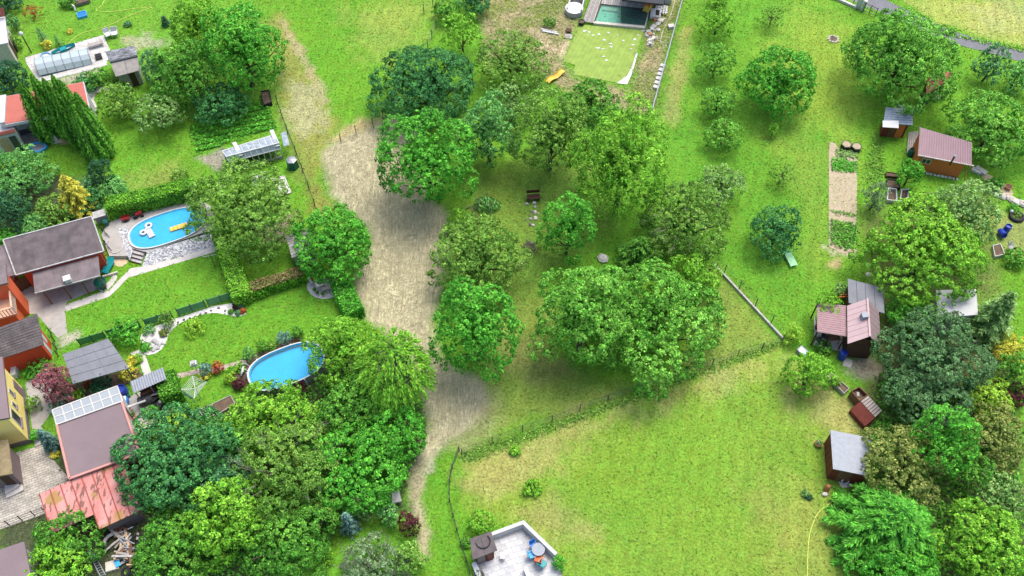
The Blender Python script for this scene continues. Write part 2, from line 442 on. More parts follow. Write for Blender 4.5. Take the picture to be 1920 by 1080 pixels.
def make_ground():
    st = .25
    xs = np.arange(-72, 72.01, st); ys = np.arange(10, 100.01, st)
    nx, ny = len(xs), len(ys)
    gx, gy = np.meshgrid(xs, ys)
    xy = np.stack([gx.ravel(), gy.ravel()], 1)
    base = np.array((.122, .315, .024))
    col = np.tile(base, (len(xy), 1))
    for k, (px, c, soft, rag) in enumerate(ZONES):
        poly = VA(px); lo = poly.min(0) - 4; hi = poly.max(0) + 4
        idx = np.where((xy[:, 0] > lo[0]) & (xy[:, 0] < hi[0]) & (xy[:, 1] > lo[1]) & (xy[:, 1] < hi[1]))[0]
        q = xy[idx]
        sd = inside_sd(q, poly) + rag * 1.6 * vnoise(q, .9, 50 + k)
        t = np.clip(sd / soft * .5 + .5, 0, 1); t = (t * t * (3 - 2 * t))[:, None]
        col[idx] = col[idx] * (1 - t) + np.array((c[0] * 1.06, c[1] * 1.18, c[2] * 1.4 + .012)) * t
    # rough unmown ground: straw patches through green
    sd = inside_sd(xy, VA(ROUGH_PX)) + .8 * vnoise(xy, .6, 3)
    t = np.clip(sd / 1.0 + .3, 0, 1)
    pn = np.clip(vnoise(xy, .45, 8, 4) * 2.2 + .45, 0, 1)[:, None]
    rc = np.array((.42, .35, .19)) * pn + np.array((.19, .26, .05)) * (1 - pn)
    col = col * (1 - t[:, None]) + rc * t[:, None]
    # hay
    sd = inside_sd(xy, VA(HAY_PX)) + .5 * vnoise(xy, .8, 5)
    hay = np.clip(sd / .9 + .45, 0, 1)
    hc = np.array((.53, .485, .3)) * (1 + .16 * vnoise(xy, .35, 9)[:, None])
    col = col * (1 - hay[:, None]) + hc * hay[:, None]
    # broad unevenness of the turf
    v1 = vnoise(xy, .12, 21, 3); v2 = vnoise(xy, .5, 22, 3)
    k = (1 - hay) * .9
    col *= (1 + k * (.10 * v1 + .09 * v2))[:, None]
    col[:, 0] *= 1 + k * (.16 * vnoise(xy, .2, 23, 4) + .08 * v2)
    sd = inside_sd(xy, VA([(995, 56), (1014, 60), (1040, 86), (1064, 72), (1068, 84), (1056, 110), (1040, 106), (1010, 84)])) + .5 * vnoise(xy, .8, 77)
    t = np.clip(sd / .7 + .5, 0, 1)[:, None]; col = col * (1 - t) + np.array((.6, .47, .31)) * t
    global GCOL, GHAY; GCOL = col.reshape(ny, nx, 3); GHAY = hay.reshape(ny, nx)
    nv = len(xy)
    verts = np.zeros((nv + 4, 3)); verts[:nv, :2] = xy
    B = 1500
    verts[nv:] = [(-B, -B, 0), (B, -B, 0), (B, B, 0), (-B, B, 0)]
    i = np.arange(nx - 1)[None, :] + nx * np.arange(ny - 1)[:, None]
    i = i.ravel()
    quads = np.stack([i, i + 1, i + 1 + nx, i + nx], 1)
    faces = quads.tolist()
    c00, c10, c11, c01 = 0, nx - 1, nx * ny - 1, nx * (ny - 1)
    bot = list(range(nx - 1, -1, -1)); top = list(range(c01, c11 + 1)); lef = list(range(0, c01 + 1, nx)); rig = list(range(c11, c10 - 1, -nx))
    faces += [[nv, nv + 1] + bot, [nv + 2, nv + 3] + top, [nv + 3, nv] + lef, [nv + 1, nv + 2] + rig]
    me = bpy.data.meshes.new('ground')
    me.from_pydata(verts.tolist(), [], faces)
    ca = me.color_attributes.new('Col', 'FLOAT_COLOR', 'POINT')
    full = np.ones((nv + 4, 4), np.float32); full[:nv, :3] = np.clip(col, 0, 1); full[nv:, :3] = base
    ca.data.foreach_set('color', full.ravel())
    ha = me.attributes.new('Hay', 'FLOAT', 'POINT')
    hh = np.zeros(nv + 4, np.float32); hh[:nv] = hay
    ha.data.foreach_set('value', hh)
    me.materials.append(M['turf'])
    o = bpy.data.objects.new('ground', me); COL.objects.link(o)
    tag(o, 'mown green lawns and meadow with a pale cut-hay clearing', kind='structure')
def turfmat():
    m, n, l, p = newmat('turf')
    at = n.new('ShaderNodeAttribute'); at.attribute_name = 'Col'
    hy = n.new('ShaderNodeAttribute'); hy.attribute_name = 'Hay'
    ge = n.new('ShaderNodeNewGeometry')
    def noise(scale, det, rough=.6, dist=0):
        z = n.new('ShaderNodeTexNoise'); z.inputs['Scale'].default_value = scale; z.inputs['Detail'].default_value = det
        z.inputs['Roughness'].default_value = rough; z.inputs['Distortion'].default_value = dist
        l.new(ge.outputs['Position'], z.inputs['Vector']); return z
    def rng(src, a, b, lo=.3, hi=.7):
        r = n.new('ShaderNodeMapRange'); r.inputs[1].default_value = lo; r.inputs[2].default_value = hi; r.inputs[3].default_value = a; r.inputs[4].default_value = b
        l.new(src, r.inputs[0]); return r.outputs[0]
    def math2(op, a, b):
        q = n.new('ShaderNodeMath'); q.operation = op
        for i, s in enumerate((a, b)):
            if isinstance(s, (int, float)): q.inputs[i].default_value = s
            else: l.new(s, q.inputs[i])
        return q.outputs[0]
    fine = noise(5.0, 5, .8); mid = noise(1.5, 6, .75); clump = noise(.7, 4)
    val = math2('MULTIPLY', rng(fine.outputs[0], .55, 1.4, .34, .66), math2('MULTIPLY', rng(mid.outputs[0], .84, 1.14), rng(clump.outputs[0], .9, 1.1)))
    mw = n.new('ShaderNodeTexWave'); mw.inputs['Scale'].default_value = .28; mw.inputs['Distortion'].default_value = 7; mw.inputs['Detail'].default_value = 3; mw.inputs['Detail Scale'].default_value = .35
    mm_ = n.new('ShaderNodeMapping'); mm_.inputs['Rotation'].default_value = (0, 0, .25); l.new(ge.outputs['Position'], mm_.inputs[0]); l.new(mm_.outputs[0], mw.inputs['Vector'])
    val = math2('MULTIPLY', val, rng(mw.outputs[0], .95, 1.045, 0, 1))
    hs = n.new('ShaderNodeHueSaturation'); l.new(at.outputs['Color'], hs.inputs['Color']); l.new(val, hs.inputs['Value'])
    l.new(rng(mid.outputs[0], .478, .512), hs.inputs['Hue'])
    # pale dry blades through the turf
    dry = n.new('ShaderNodeMix'); dry.data_type = 'RGBA'
    spk = noise(5.5, 3, .8)
    l.new(rng(spk.outputs[0], 0, .55, .6, .78), dry.inputs[0]); l.new(hs.outputs[0], dry.inputs[6]); dry.inputs[7].default_value = (.34, .36, .1, 1)
    # hay: curled windrow streaks
    mpp_ = n.new('ShaderNodeMapping'); mpp_.inputs['Scale'].default_value = (1.5, .22, 1); mpp_.inputs['Rotation'].default_value = (0, 0, -.12); l.new(ge.outputs['Position'], mpp_.inputs[0])
    wv = n.new('ShaderNodeTexNoise'); wv.inputs['Scale'].default_value = 3.2; wv.inputs['Detail'].default_value = 7; wv.inputs['Roughness'].default_value = .72; wv.inputs['Distortion'].default_value = 1.4
    l.new(mpp_.outputs[0], wv.inputs['Vector'])
    hcol = n.new('ShaderNodeMix'); hcol.data_type = 'RGBA'; hcol.blend_type = 'MULTIPLY'; hcol.inputs[0].default_value = 1
    l.new(at.outputs['Color'], hcol.inputs[6])
    hf = math2('MULTIPLY', rng(wv.outputs[0], .55, 1.3, .36, .62), rng(fine.outputs[0], .8, 1.2))
    l.new(hf, hcol.inputs[7])
    fin = n.new('ShaderNodeMix'); fin.data_type = 'RGBA'
    l.new(hy.outputs['Fac'], fin.inputs[0]); l.new(dry.outputs[2], fin.inputs[6]); l.new(hcol.outputs[2], fin.inputs[7])
    l.new(fin.outputs[2], p.inputs['Base Color'])
    p.inputs['Roughness'].default_value = .85; p.inputs['Specular IOR Level'].default_value = .1
    bp = n.new('ShaderNodeBump'); bp.inputs['Strength'].default_value = .9; bp.inputs['Distance'].default_value = .12
    l.new(math2('ADD', fine.outputs[0], math2('MULTIPLY', wv.outputs[0], math2('MULTIPLY', hy.outputs['Fac'], .5))), bp.inputs['Height'])
    l.new(bp.outputs[0], p.inputs['Normal'])
    M['turf'] = m
turfmat()
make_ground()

# ------------------------------------------------------------------ leaf geometry
def leafmesh(name, pos, nrm, size, col, mat, tan=None, aspect=.6, rng=RNG, curl=0.0):
    n = len(pos)
    nrm = nrm / np.maximum(1e-9, np.linalg.norm(nrm, axis=1))[:, None]
    if tan is None: tan = rng.normal(size=(n, 3))
    tan = tan - nrm * (tan * nrm).sum(1)[:, None]
    tan /= np.maximum(1e-9, np.linalg.norm(tan, axis=1))[:, None]
    bit = np.cross(nrm, tan)
    s = (size * .5)[:, None]
    v = np.empty((n, 4, 3), np.float32)
    v[:, 0] = pos - tan * s; v[:, 1] = pos + bit * s * aspect + nrm * s * curl
    v[:, 2] = pos + tan * s; v[:, 3] = pos - bit * s * aspect + nrm * s * curl
    me = bpy.data.meshes.new(name)
    me.vertices.add(n * 4); me.vertices.foreach_set('co', v.ravel())
    me.loops.add(n * 4); me.loops.foreach_set('vertex_index', np.arange(n * 4, dtype=np.int32))
    me.polygons.add(n); me.polygons.foreach_set('loop_start', np.arange(0, n * 4, 4, dtype=np.int32))
    me.polygons.foreach_set('loop_total', np.full(n, 4, np.int32))
    me.update(calc_edges=True)
    ca = me.color_attributes.new('Col', 'FLOAT_COLOR', 'POINT')
    cc = np.ones((n, 4, 4), np.float32); cc[:, :, :3] = np.clip(col, 0, 1)[:, None, :]
    ca.data.foreach_set('color', cc.ravel())
    me.materials.append(M[mat])
    return me
def scatter_in(px, n, rng, jitter=0.0):
    poly = VA(px); lo, hi = poly.min(0), poly.max(0); out = []
    while len(out) < n:
        q = rng.uniform(lo, hi, (n * 2, 2)); q = q[inside_sd(q, poly) + (rng.normal(size=len(q)) * jitter) > 0]
        out += q.tolist()
    return np.array(out[:n])
def strands(name, px, n, ln, wd, c1, c2, label, tilt=.25, jitter=.4, seed=1, cat=None, h=.05):
    r = np.random.default_rng(seed)
    q = scatter_in(px, n, r, jitter)
    pos = np.zeros((n, 3)); pos[:, :2] = q; pos[:, 2] = h * r.uniform(.3, 1.6, n)
    a = vnoise(q, .25, seed + 3, 2) * 4 + r.normal(size=n) * .7
    tan = np.stack([np.cos(a), np.sin(a), r.normal(size=n) * tilt], 1)
    nrm = np.stack([r.normal(size=n) * .4, r.normal(size=n) * .4, np.ones(n)], 1)
    t = r.uniform(0, 1, n)[:, None]
    col = np.array(c1) * t + np.array(c2) * (1 - t)
    o = bpy.data.objects.new(name, leafmesh(name, pos, nrm, ln * r.uniform(.5, 1.4, n), col, 'straw', tan, wd / ln, r))
    COL.objects.link(o)
    return tag(o, label, cat, kind='stuff')
# ------------------------------------------------------------------ plants
PAL = {  # leaf colour, young-growth colour, share of young growth
    'mid': ((0.043, 0.183, 0.018), (0.197, 0.482, 0.055), .4),
    'fresh': ((0.060, 0.241, 0.019), (0.260, 0.578, 0.081), .42),
    'vivid': ((0.043, 0.241, 0.019), (0.165, 0.529, 0.050), .42),
    'lime': ((0.092, 0.299, 0.018), (0.299, 0.597, 0.055), .42),
    'yellowlime': ((0.162, 0.367, 0.019), (0.393, 0.635, 0.068), .48),
    'dark': ((0.024, 0.125, 0.039), (0.110, 0.347, 0.081), .4),
    'deep': ((0.020, 0.085, 0.042), (0.063, 0.193, 0.068), .3),
    'olive': ((0.071, 0.199, 0.022), (0.283, 0.500, 0.081), .42),
    'brownolive': ((0.083, 0.158, 0.022), (0.380, 0.420, 0.110), .42),
    'pale': ((0.077, 0.217, 0.034), (0.362, 0.558, 0.169), .45),
    'grey': ((0.107, 0.203, 0.069), (0.295, 0.419, 0.209), .4),
    'bluegreen': ((0.039, 0.162, 0.062), (0.197, 0.424, 0.155), .42),
    'frost': ((0.057, 0.224, 0.039), (0.268, 0.597, 0.155), .42),
    'bluespruce': ((0.070, 0.170, 0.130), (0.240, 0.430, 0.340), .4),
    'purple': ((0.139, 0.037, 0.045), (0.420, 0.160, 0.170), .42),
    'darkpurple': ((0.049, 0.011, 0.015), (0.170, 0.045, 0.055), .3),
    'rust': ((0.246, 0.041, 0.016), (0.600, 0.150, 0.060), .4),
    'gold': ((0.344, 0.344, 0.021), (0.880, 0.820, 0.120), .5),
    'pine': ((0.032, 0.102, 0.025), (0.176, 0.335, 0.126), .42),
    'hedge_': ((0.049, 0.224, 0.018), (0.172, 0.482, 0.043), .38),
    'thuja': ((0.043, 0.192, 0.016), (0.181, 0.462, 0.043), .42),
    'hedge': ((.075, .27, .018), (.24, .54, .04), .42),
    'brownhedge': ((0.156, 0.131, 0.049), (0.320, 0.250, 0.100), .4),
}
def leafcol(pal, n, rng, clump=None, tipw=None):
    a, b, sh = PAL[pal]; a = np.array(a); b = np.array(b)
    t = np.clip(rng.normal(sh, .28, n), 0, 1) if tipw is None else np.clip(tipw + rng.normal(0, .2, n), 0, 1)
    if clump is not None: t = np.clip(t + clump, 0, 1)
    c = a * (1 - t[:, None]) + b * t[:, None]
    return c * rng.uniform(.5, 1.5, n)[:, None] * (1 + rng.normal(0, .07, (n, 3)))
def sphere_dirs(n, rng, zmin=-.6):
    z = rng.uniform(zmin, 1, n); a = rng.uniform(0, 2 * math.pi, n); s = np.sqrt(1 - z * z)
    return np.stack([s * np.cos(a), s * np.sin(a), z], 1)
def unit(a): return a / np.maximum(1e-9, np.linalg.norm(a, axis=1))[:, None]

def broad(rng, r, rz, pal, dens=1.0, leaf=.21, lobes=None, loose=0.0, clump_r=None):
    """crown of leaf clumps on separate boughs, centred at the origin"""
    sc = np.array((1, 1, rz / r))
    K = lobes or int(13 + 3.4 * r + rng.integers(0, 4))
    g = np.arange(K) + .5; zz = 1 - 1.72 * g / K; aa = g * 2.39996 + rng.uniform(0, 6)
    bd = np.stack([np.sqrt(1 - zz * zz) * np.cos(aa), np.sqrt(1 - zz * zz) * np.sin(aa), zz], 1) + rng.normal(0, .17, (K, 3)); bd = unit(bd)
    br = r * rng.uniform(.22, .40, K) * (1.15 if K < 14 else 1)
    bc = bd * (r * rng.uniform(.74, 1.06 + .08 * loose, K) - br)[:, None]
    low = np.maximum(0, -bd[:, 2]); bc[:, :2] *= (1 + .5 * low)[:, None]
    rc = clump_r or min(.34, .14 + .03 * r) * (1 if r > .8 else .8)
    P_, O_, T_ = [], [], []
    for k in range(K):
        m = max(5, int(2.05 * dens * (br[k] / rc) ** 2))
        d = unit(unit(rng.normal(size=(m, 3))) + bd[k] * .55 + np.array((0, 0, .3)))
        p = bc[k] + d * (br[k] * rng.uniform(.80, 1.08 + .12 * loose, m))[:, None]
        keep = np.ones(m, bool)
        for j in range(K):
            if j != k: keep &= np.linalg.norm(p - bc[j], axis=1) > br[j] * .82
        P_.append(p[keep]); O_.append(d[keep]); T_.append(np.full(keep.sum(), rng.normal(0, .12)) + rng.normal(0, .12, keep.sum()))
    cc = np.vstack(P_); out = np.vstack(O_); ctip = np.concatenate(T_); nc = len(cc); cbr = rng.uniform(.72, 1.28, nc)
    nl = max(9, int(22 * (rc / .27) ** 1.6 * (.16 / leaf) ** 1.5))
    idx = np.repeat(np.arange(nc), nl); n = len(idx)
    ldv = unit(unit(rng.normal(size=(n, 3))) + out[idx] * .7 + np.array((0, 0, .35)))
    crs = (rc * rng.uniform(.65, 1.25, nc))[idx]
    pos = cc[idx] + ldv * (crs * rng.uniform(.45, 1.0, n) ** .5)[:, None]
    nrm = ldv * .8 + out[idx] * .35 + np.array((0, 0, .35)) + rng.normal(size=(n, 3)) * .42
    col = leafcol(pal, n, rng, ctip[idx]) * cbr[idx][:, None]
    # foliage inside the boughs
    ni = int(min(3600, 48 * r * rz) * min(1, dens)) + 10
    bi = rng.integers(0, K, ni); di = unit(rng.normal(size=(ni, 3)))
    pi_ = bc[bi] * rng.uniform(.3, .72, ni)[:, None] + di * (br[bi] * rng.uniform(.2, .55, ni))[:, None]
    pos = np.vstack([pos, pi_]) * sc; nrm = np.vstack([nrm, di + rng.normal(size=(ni, 3)) * .6]); col = np.vstack([col, leafcol(pal, ni, rng)])
    size = leaf * rng.uniform(.65, 1.4, len(pos)); size[n:] = min(.5, .14 + .09 * r) * rng.uniform(.7, 1.3, ni)
    return pos, nrm, size, col, None, .62
def conifer(rng, r, hgt, pal, dens=1.0, leaf=.34, droop=.25, zfrom=.05):
    """whorls of branches with needle sprays; origin at the base"""
    nb = int((30 + 13 * r * hgt ** .6) * dens)
    P_, T_, N_, C_, S_ = [], [], [], [], []
    for b in range(nb):
        t = zfrom + (1 - zfrom) * (b + rng.uniform(0, 1)) / nb
        a = b * 2.39996 + rng.normal(0, .2)
        L = r * (1 - t) ** .75 * rng.uniform(.75, 1.12) + .12
        dirv = np.array((math.cos(a), math.sin(a), 0)); side = np.array((-math.sin(a), math.cos(a), 0))
        m = max(10, int(46 * L * dens)); s = rng.uniform(.15, 1, m) ** .75
        sw = rng.normal(0, 1, m) * .22 * (L ** .6) * (1 - s * .8)
        lift = .28 * s * L - droop * L * s * s * 1.6
        p = dirv * (s * L)[:, None] + side * sw[:, None]
        p[:, 2] = t * hgt + lift - np.abs(sw) * .18 + rng.normal(0, .04, m)
        tv = dirv * .9 + side * (np.sign(sw) * .75)[:, None] + rng.normal(0, .25, (m, 3)); tv[:, 2] += .15 - s * .35
        P_.append(p); T_.append(tv); N_.append(np.array((0, 0, 1)) + dirv * .35 + rng.normal(0, .4, (m, 3)))
        C_.append(leafcol(pal, m, rng, rng.normal(0, .12), np.clip(s * .75 - .12, 0, 1))); S_.append(leaf * rng.uniform(.7, 1.35, m))
    return np.vstack(P_), np.vstack(N_), np.concatenate(S_), np.vstack(C_), np.vstack(T_), .24
def weeping(rng, r, rz, pal, dens=1.0, leaf=.3):
    """arching sprays hanging from the crown"""
    ns = int(150 * dens * r * r / 9); P_, T_, N_, C_, S_ = [], [], [], [], []
    d = sphere_dirs(ns, rng, -.25); sc = np.array((r, r, rz))
    lob = unit(sphere_dirs(9, rng, -.2)); w_ = .7 + .3 * np.exp((d @ lob.T - 1) / .12).max(1)
    for k in range(ns):
        b = d[k] * sc * w_[k] * rng.uniform(.75, 1); m = int(rng.integers(16, 30)); s = np.linspace(0, 1, m); L = rng.uniform(.7, 1.5) * (.5 + .12 * r)
        o = np.array((d[k][0], d[k][1], .15)); o /= np.linalg.norm(o)
        p = b + o * (s * L * .75)[:, None]; p[:, 2] -= s * s * L * 1.05; p += rng.normal(0, .07, (m, 3))
        tv = np.tile(o, (m, 1)); tv[:, 2] -= s * 2.2; tv += rng.normal(0, .35, (m, 3))
        P_.append(p); T_.append(tv); N_.append(o * .7 + np.array((0, 0, .7)) + rng.normal(0, .35, (m, 3)))
        C_.append(leafcol(pal, m, rng, rng.normal(0, .15))); S_.append(leaf * rng.uniform(.7, 1.3, m))
    return np.vstack(P_), np.vstack(N_), np.concatenate(S_), np.vstack(C_), np.vstack(T_), .34
def column(rng, r, hgt, pal, dens=1.0, leaf=.2):
    """narrow flame-shaped evergreen, origin at the base"""
    n = int(1700 * dens * r * hgt / 5)
    t = rng.uniform(0, 1, n) ** 1.15; a = rng.uniform(0, 2 * math.pi, n)
    prof = np.where(t < .18, .72 + .28 * t / .18, ((1 - t) / .82) ** .68)
    fl = 1 + .16 * np.sin(a * 6 + t * 3 + rng.uniform(0, 6)) + .08 * np.sin(a * 11 - t * 17)
    R = r * prof * fl * rng.uniform(.78, 1.02, n) + .02
    p = np.stack([R * np.cos(a), R * np.sin(a), t * hgt + .05], 1)
    o = np.stack([np.cos(a), np.sin(a), np.full(n, .35)], 1)
    tan = np.stack([rng.normal(0, .3, n), rng.normal(0, .3, n), np.ones(n)], 1)
    return p, o + rng.normal(0, .35, (n, 3)), leaf * rng.uniform(.7, 1.5, n), leafcol(pal, n, rng, .35 * (fl - 1) / .15), tan, .5
def box_leaves(rng, L, W, Hh, pal, dens=1.0, leaf=.16):
    """clipped hedge: leaf shell over its core, x along the length"""
    at, as_, ae = L * W, L * Hh, W * Hh; tot = at + 2 * as_ + 2 * ae; n = int(tot * 170 * dens)
    f = rng.uniform(0, tot, n); p = np.zeros((n, 3)); o = np.zeros((n, 3))
    x = rng.uniform(-L / 2, L / 2, n); y = rng.uniform(-W / 2, W / 2, n); z = rng.uniform(.03, Hh, n)
    top = f < at; s = (f >= at) & (f < at + 2 * as_); e = ~top & ~s; sg = np.where(rng.uniform(0, 1, n) < .5, -1, 1)
    p[:, 0] = np.where(e, sg * L / 2, x); p[:, 1] = np.where(s, sg * W / 2, y); p[:, 2] = np.where(top, Hh, z)
    o[:, 0] = np.where(e, sg, 0); o[:, 1] = np.where(s, sg, 0); o[:, 2] = np.where(top, 1, .35)
    bump = vnoise(np.stack([p[:, 0] * 1.6 + p[:, 2], p[:, 1] * 1.6 + p[:, 2] * .7], 1), 1.1, int(rng.integers(1e6)), 3)
    p += o * (rng.normal(0, .055, n) + .10 * bump)[:, None]
    p[:, 2] = np.maximum(p[:, 2], .02)
    return p, o + rng.normal(0, .5, (n, 3)), leaf * rng.uniform(.7, 1.4, n), leafcol(pal, n, rng, bump * .4), None, .62

def trunk_mesh(rng, zc, r, rz, tr, mat, nlimb=6, name='trunk'):
    b = MB()
    top = zc + rz * .35
    path = [(0, 0, -.05)]; x = y = 0
    for i in range(1, 6):
        x += rng.normal(0, .05 * r * .4); y += rng.normal(0, .05 * r * .4); path.append((x, y, top * i / 5))
    b.tube(path, tr, 8, tr * .25)
    for k in range(nlimb):
        a = k * 2.4 + rng.uniform(0, .6); z0 = max(.25 * zc, zc - rz * rng.uniform(.3, .95)); L = r * rng.uniform(.55, .85)
        f = z0 / top; px_, py_ = x * f, y * f
        b.tube([(px_, py_, z0), (px_ + math.cos(a) * L * .5, py_ + math.sin(a) * L * .5, z0 + L * .34), (px_ + math.cos(a) * L, py_ + math.sin(a) * L, z0 + L * .8)], tr * .45, 5, tr * .12)
    return b
def plant(name, cat, label, u, v, rx, ry=None, style='broad', pal='mid', group=None, clear=.3, zc=None, dens=1.0, leaf=None, seed=None, twig=False, hgt=None, loose=.3, lobes=None, bark='bark', rzmax=1.5, trunk=True):
    ry = (ry or rx) * 1.08; rx = rx * 1.08; rng = np.random.default_rng(seed if seed is not None else int(u * 31 + v * 17))
    def solve(z):
        m = mpp(u, v, z); p = V(u, v, z); r = rx * m
        phi = math.atan2(CAM_H - z, p.y)
        q = (ry * m) ** 2 - (r * math.sin(phi)) ** 2
        rz = math.sqrt(max(q, 0)) / math.cos(phi)
        return p, r, min(max(rz, .62 * r), rzmax * r)
    z = 2.0
    for _ in range(4):
        p, r, rz = solve(z); z = (rz * (.9 if clear else .8) + clear * r * .35) if zc is None else zc
    p, r, rz = solve(z)
    root = thing(name, label, cat, (p.x, p.y, 0), 0, group)
    if style == 'broad':
        lf = (leaf or (.17 + .018 * r)) * .8
        d = broad(rng, r, rz, pal, dens, lf, lobes, loose); off = z
        d = (d[0] + np.array((0, 0, off)), *d[1:]); mm = 'leaf'
    elif style == 'weeping':
        d = weeping(rng, r, rz, pal, dens, leaf or .3); d = (d[0] + np.array((0, 0, z)), *d[1:]); mm = 'leaf'
    elif style == 'conifer':
        d = conifer(rng, r, hgt or (z + rz), pal, dens, leaf or .34); mm = 'needle'
    keep = d[0][:, 2] > .03
    d = tuple(a[keep] if isinstance(a, np.ndarray) else a for a in d)
    me = leafmesh('crown', d[0], d[1], d[2], d[3], mm, d[4], d[5], rng)
    c = bpy.data.objects.new('crown' if r > 1.0 else 'foliage', me); COL.objects.link(c); c.parent = root
    if trunk:
        tr = max(.03, .055 * r + .02)
        if style == 'conifer':
            b = MB(); b.tube([(0, 0, -.05), (0, 0, (hgt or (z + rz)) * .5), (0, 0, (hgt or (z + rz)) * .94)], tr, 7, .02)
        else: b = trunk_mesh(rng, z, r, rz, tr, bark)
        b.build('trunk' if r > 1.0 else 'stem', bark, root)
    if twig:
        b = MB()
        for k in range(46):
            dd = sphere_dirs(1, rng, .1)[0]; s = np.array((r, r, rz)); q = dd * s * rng.uniform(.75, .95) + np.array((0, 0, z)); e = q + dd * rng.uniform(.4, .95) + rng.normal(0, .25, 3)
            b.tube([q - dd * .3, (q + e) / 2 + rng.normal(0, .06, 3), e], .03, 4, .008)
            e2 = (q + e) / 2 + dd * .3 + rng.normal(0, .3, 3); b.tube([(q + e) / 2, e2], .018, 4, .006)
        b.build('dead_twigs', 'bark_grey', root, kind='stuff')
    return root
def thuja(label, u, v, r, hgt, group, pal='thuja', name='thuja_tree', cat='tree', seed=0, dens=1.0):
    rng = np.random.default_rng(int(u * 7 + v) + seed); p = V(u, v, hgt)
    root = thing(name, label, cat, (p.x, p.y, 0), 0, group)
    d = column(rng, r, hgt, pal, dens)
    c = bpy.data.objects.new('foliage', leafmesh('foliage', d[0], d[1], d[2], d[3], 'needle', d[4], d[5], rng)); COL.objects.link(c); c.parent = root
    b = MB(); b.lathe((0, 0, .05), [(r * .45, 0), (r * .7, .2 * hgt), (r * .5, .55 * hgt), (.04, .9 * hgt)], 8); b.tube([(0, 0, -.05), (0, 0, hgt * .5)], .09, 6)
    b.build('trunk', 'hedge_core', root)
    return root
mat('hedge_core', (.05, .14, .015), .9, .3, 6, .6)
def hedge(label, a, b_, W, Hh, pal='hedge', name='hedge', zpx=0, seed=3, dens=1.0, leaf=.16, cap=None):
    p, q = V(*a, zpx), V(*b_, zpx); rng = np.random.default_rng(seed)
    L = (q - p).length; c = (p + q) / 2; rz = math.atan2(q.y - p.y, q.x - p.x)
    root = thing(name, label, 'hedge', (c.x, c.y, 0), rz)
    d = box_leaves(rng, L, W, Hh, pal, dens, leaf)
    col = d[3]
    if cap:
        m = (d[0][:, 2] > Hh * .92); col[m] = leafcol(cap, int(m.sum()), rng)
    o = bpy.data.objects.new('foliage', leafmesh('foliage', d[0], d[1], d[2], col, 'leaf', d[4], d[5], rng)); COL.objects.link(o); o.parent = root
    MB().box((0, 0, 0), L - .16, W - .16, Hh - .1).build('branch_core', 'hedge_core', root)
    return root
def groundcover(name, px, n, size, h, pal, label, seed=5, kind='stuff', cat=None, rows=None):
    """low leafy crop or weeds nobody could count"""
    r = np.random.default_rng(seed); q = scatter_in(px, n, r, .15)
    k = vnoise(q, .9, seed, 3)
    if rows:
        a, sp = rows; s = q @ np.array((-math.sin(a), math.cos(a))); keep = np.abs((s / sp) % 1 - .5) > .16; q = q[keep]; k = k[keep]
    n = len(q); pos = np.zeros((n, 3)); pos[:, :2] = q; pos[:, 2] = np.clip(h * (.6 + .5 * k) * r.uniform(.3, 1.1, n), .02, None)
    nrm = np.stack([r.normal(0, .5, n), r.normal(0, .5, n), np.ones(n)], 1)
    o = bpy.data.objects.new(name, leafmesh(name, pos, nrm, size * r.uniform(.6, 1.4, n), leafcol(pal, n, r, k * .3), 'leaf', None, .6, r)); COL.objects.link(o)
    return tag(o, label, cat, kind=kind)
# ------------------------------------------------------------------ trees of the meadow
T = lambda *a, **k: plant('tree', 'tree', *a, **k)
S = lambda *a, **k: plant('shrub', 'shrub', *a, **k)
T('broad dark green tree at the foot of the bright upper meadow', 800, 160, 92, 74, pal='dark', clear=.25, leaf=.2)
T('dense deep green tree overhanging the hay clearing below the darkest tree', 800, 302, 88, 92, pal='vivid', seed=21, clear=.3, leaf=.24)
T('small apple tree with a visible trunk beside the wire fence corner', 866, 62, 34, 38, pal='lime', clear=.7, dens=.7, loose=.5)
T('small round tree behind the apple tree near the wire fence', 838, 18, 26, 22, pal='mid', clear=.4)
T('dark spruce-like tree at the top of the garden with rough straw ground', 888, 2, 30, 26, pal='dark', clear=.2)
T('loose olive green willow tree beside the yellow plastic slide', 962, 118, 68, 48, pal='olive', clear=.4, loose=.8, dens=.75, leaf=.17)
T('light bluish green tree wedged between the dark trees and the pale willow', 916, 245, 54, 76, pal='frost', seed=5)
S('pale yellow green bush with upright shoots', 962, 196, 34, 38, pal='pale', loose=1.0, dens=.8, clear=.1)
T('yellow green tree with drooping lower boughs above the brown bench', 1034, 248, 70, 84, pal='olive', seed=9, leaf=.19)
T('dull green tree behind the tall lime tipped tree', 1106, 196, 52, 44, pal='mid', clear=.4)
T('tall dense tree with lime green tips beside the orchard row', 1166, 305, 88, 112, pal='lime', seed=12, leaf=.21)
T('conical fresh green tree standing by the stone heap', 1065, 424, 54, 74, pal='vivid', seed=14, leaf=.2)
T('pale olive tree with a few bare twigs beside the lime tipped tree', 1284, 414, 80, 72, pal='olive', seed=18, twig=True, leaf=.18)
T('light green fruit tree merging into the pale olive tree', 1352, 345, 38, 36, pal='pale', loose=.6, leaf=.2)
T('feathery green conifer beside the mossy white rock', 1200, 470, 46, 42, style='conifer', pal='mid', dens=1.1, clear=.05, rzmax=.95)
T('dark tree with cream young shoots at the edge of the hay clearing', 897, 482, 82, 76, pal='olive', seed=20, leaf=.19)
S('small light green bush under the dense deep green tree', 862, 418, 24, 24, pal='lime', clear=.05)
T('vivid green walnut tree beside the narrow end of the hay clearing', 896, 610, 81, 93, pal='vivid', seed=22, leaf=.25)
T('bluish light green tree at the wide thicket below the conical tree', 1092, 592, 90, 98, pal='fresh', seed=24, leaf=.24)
T('widest bright green tree hanging over the wire fence', 1222, 602, 120, 103, pal='fresh', seed=26, leaf=.23)
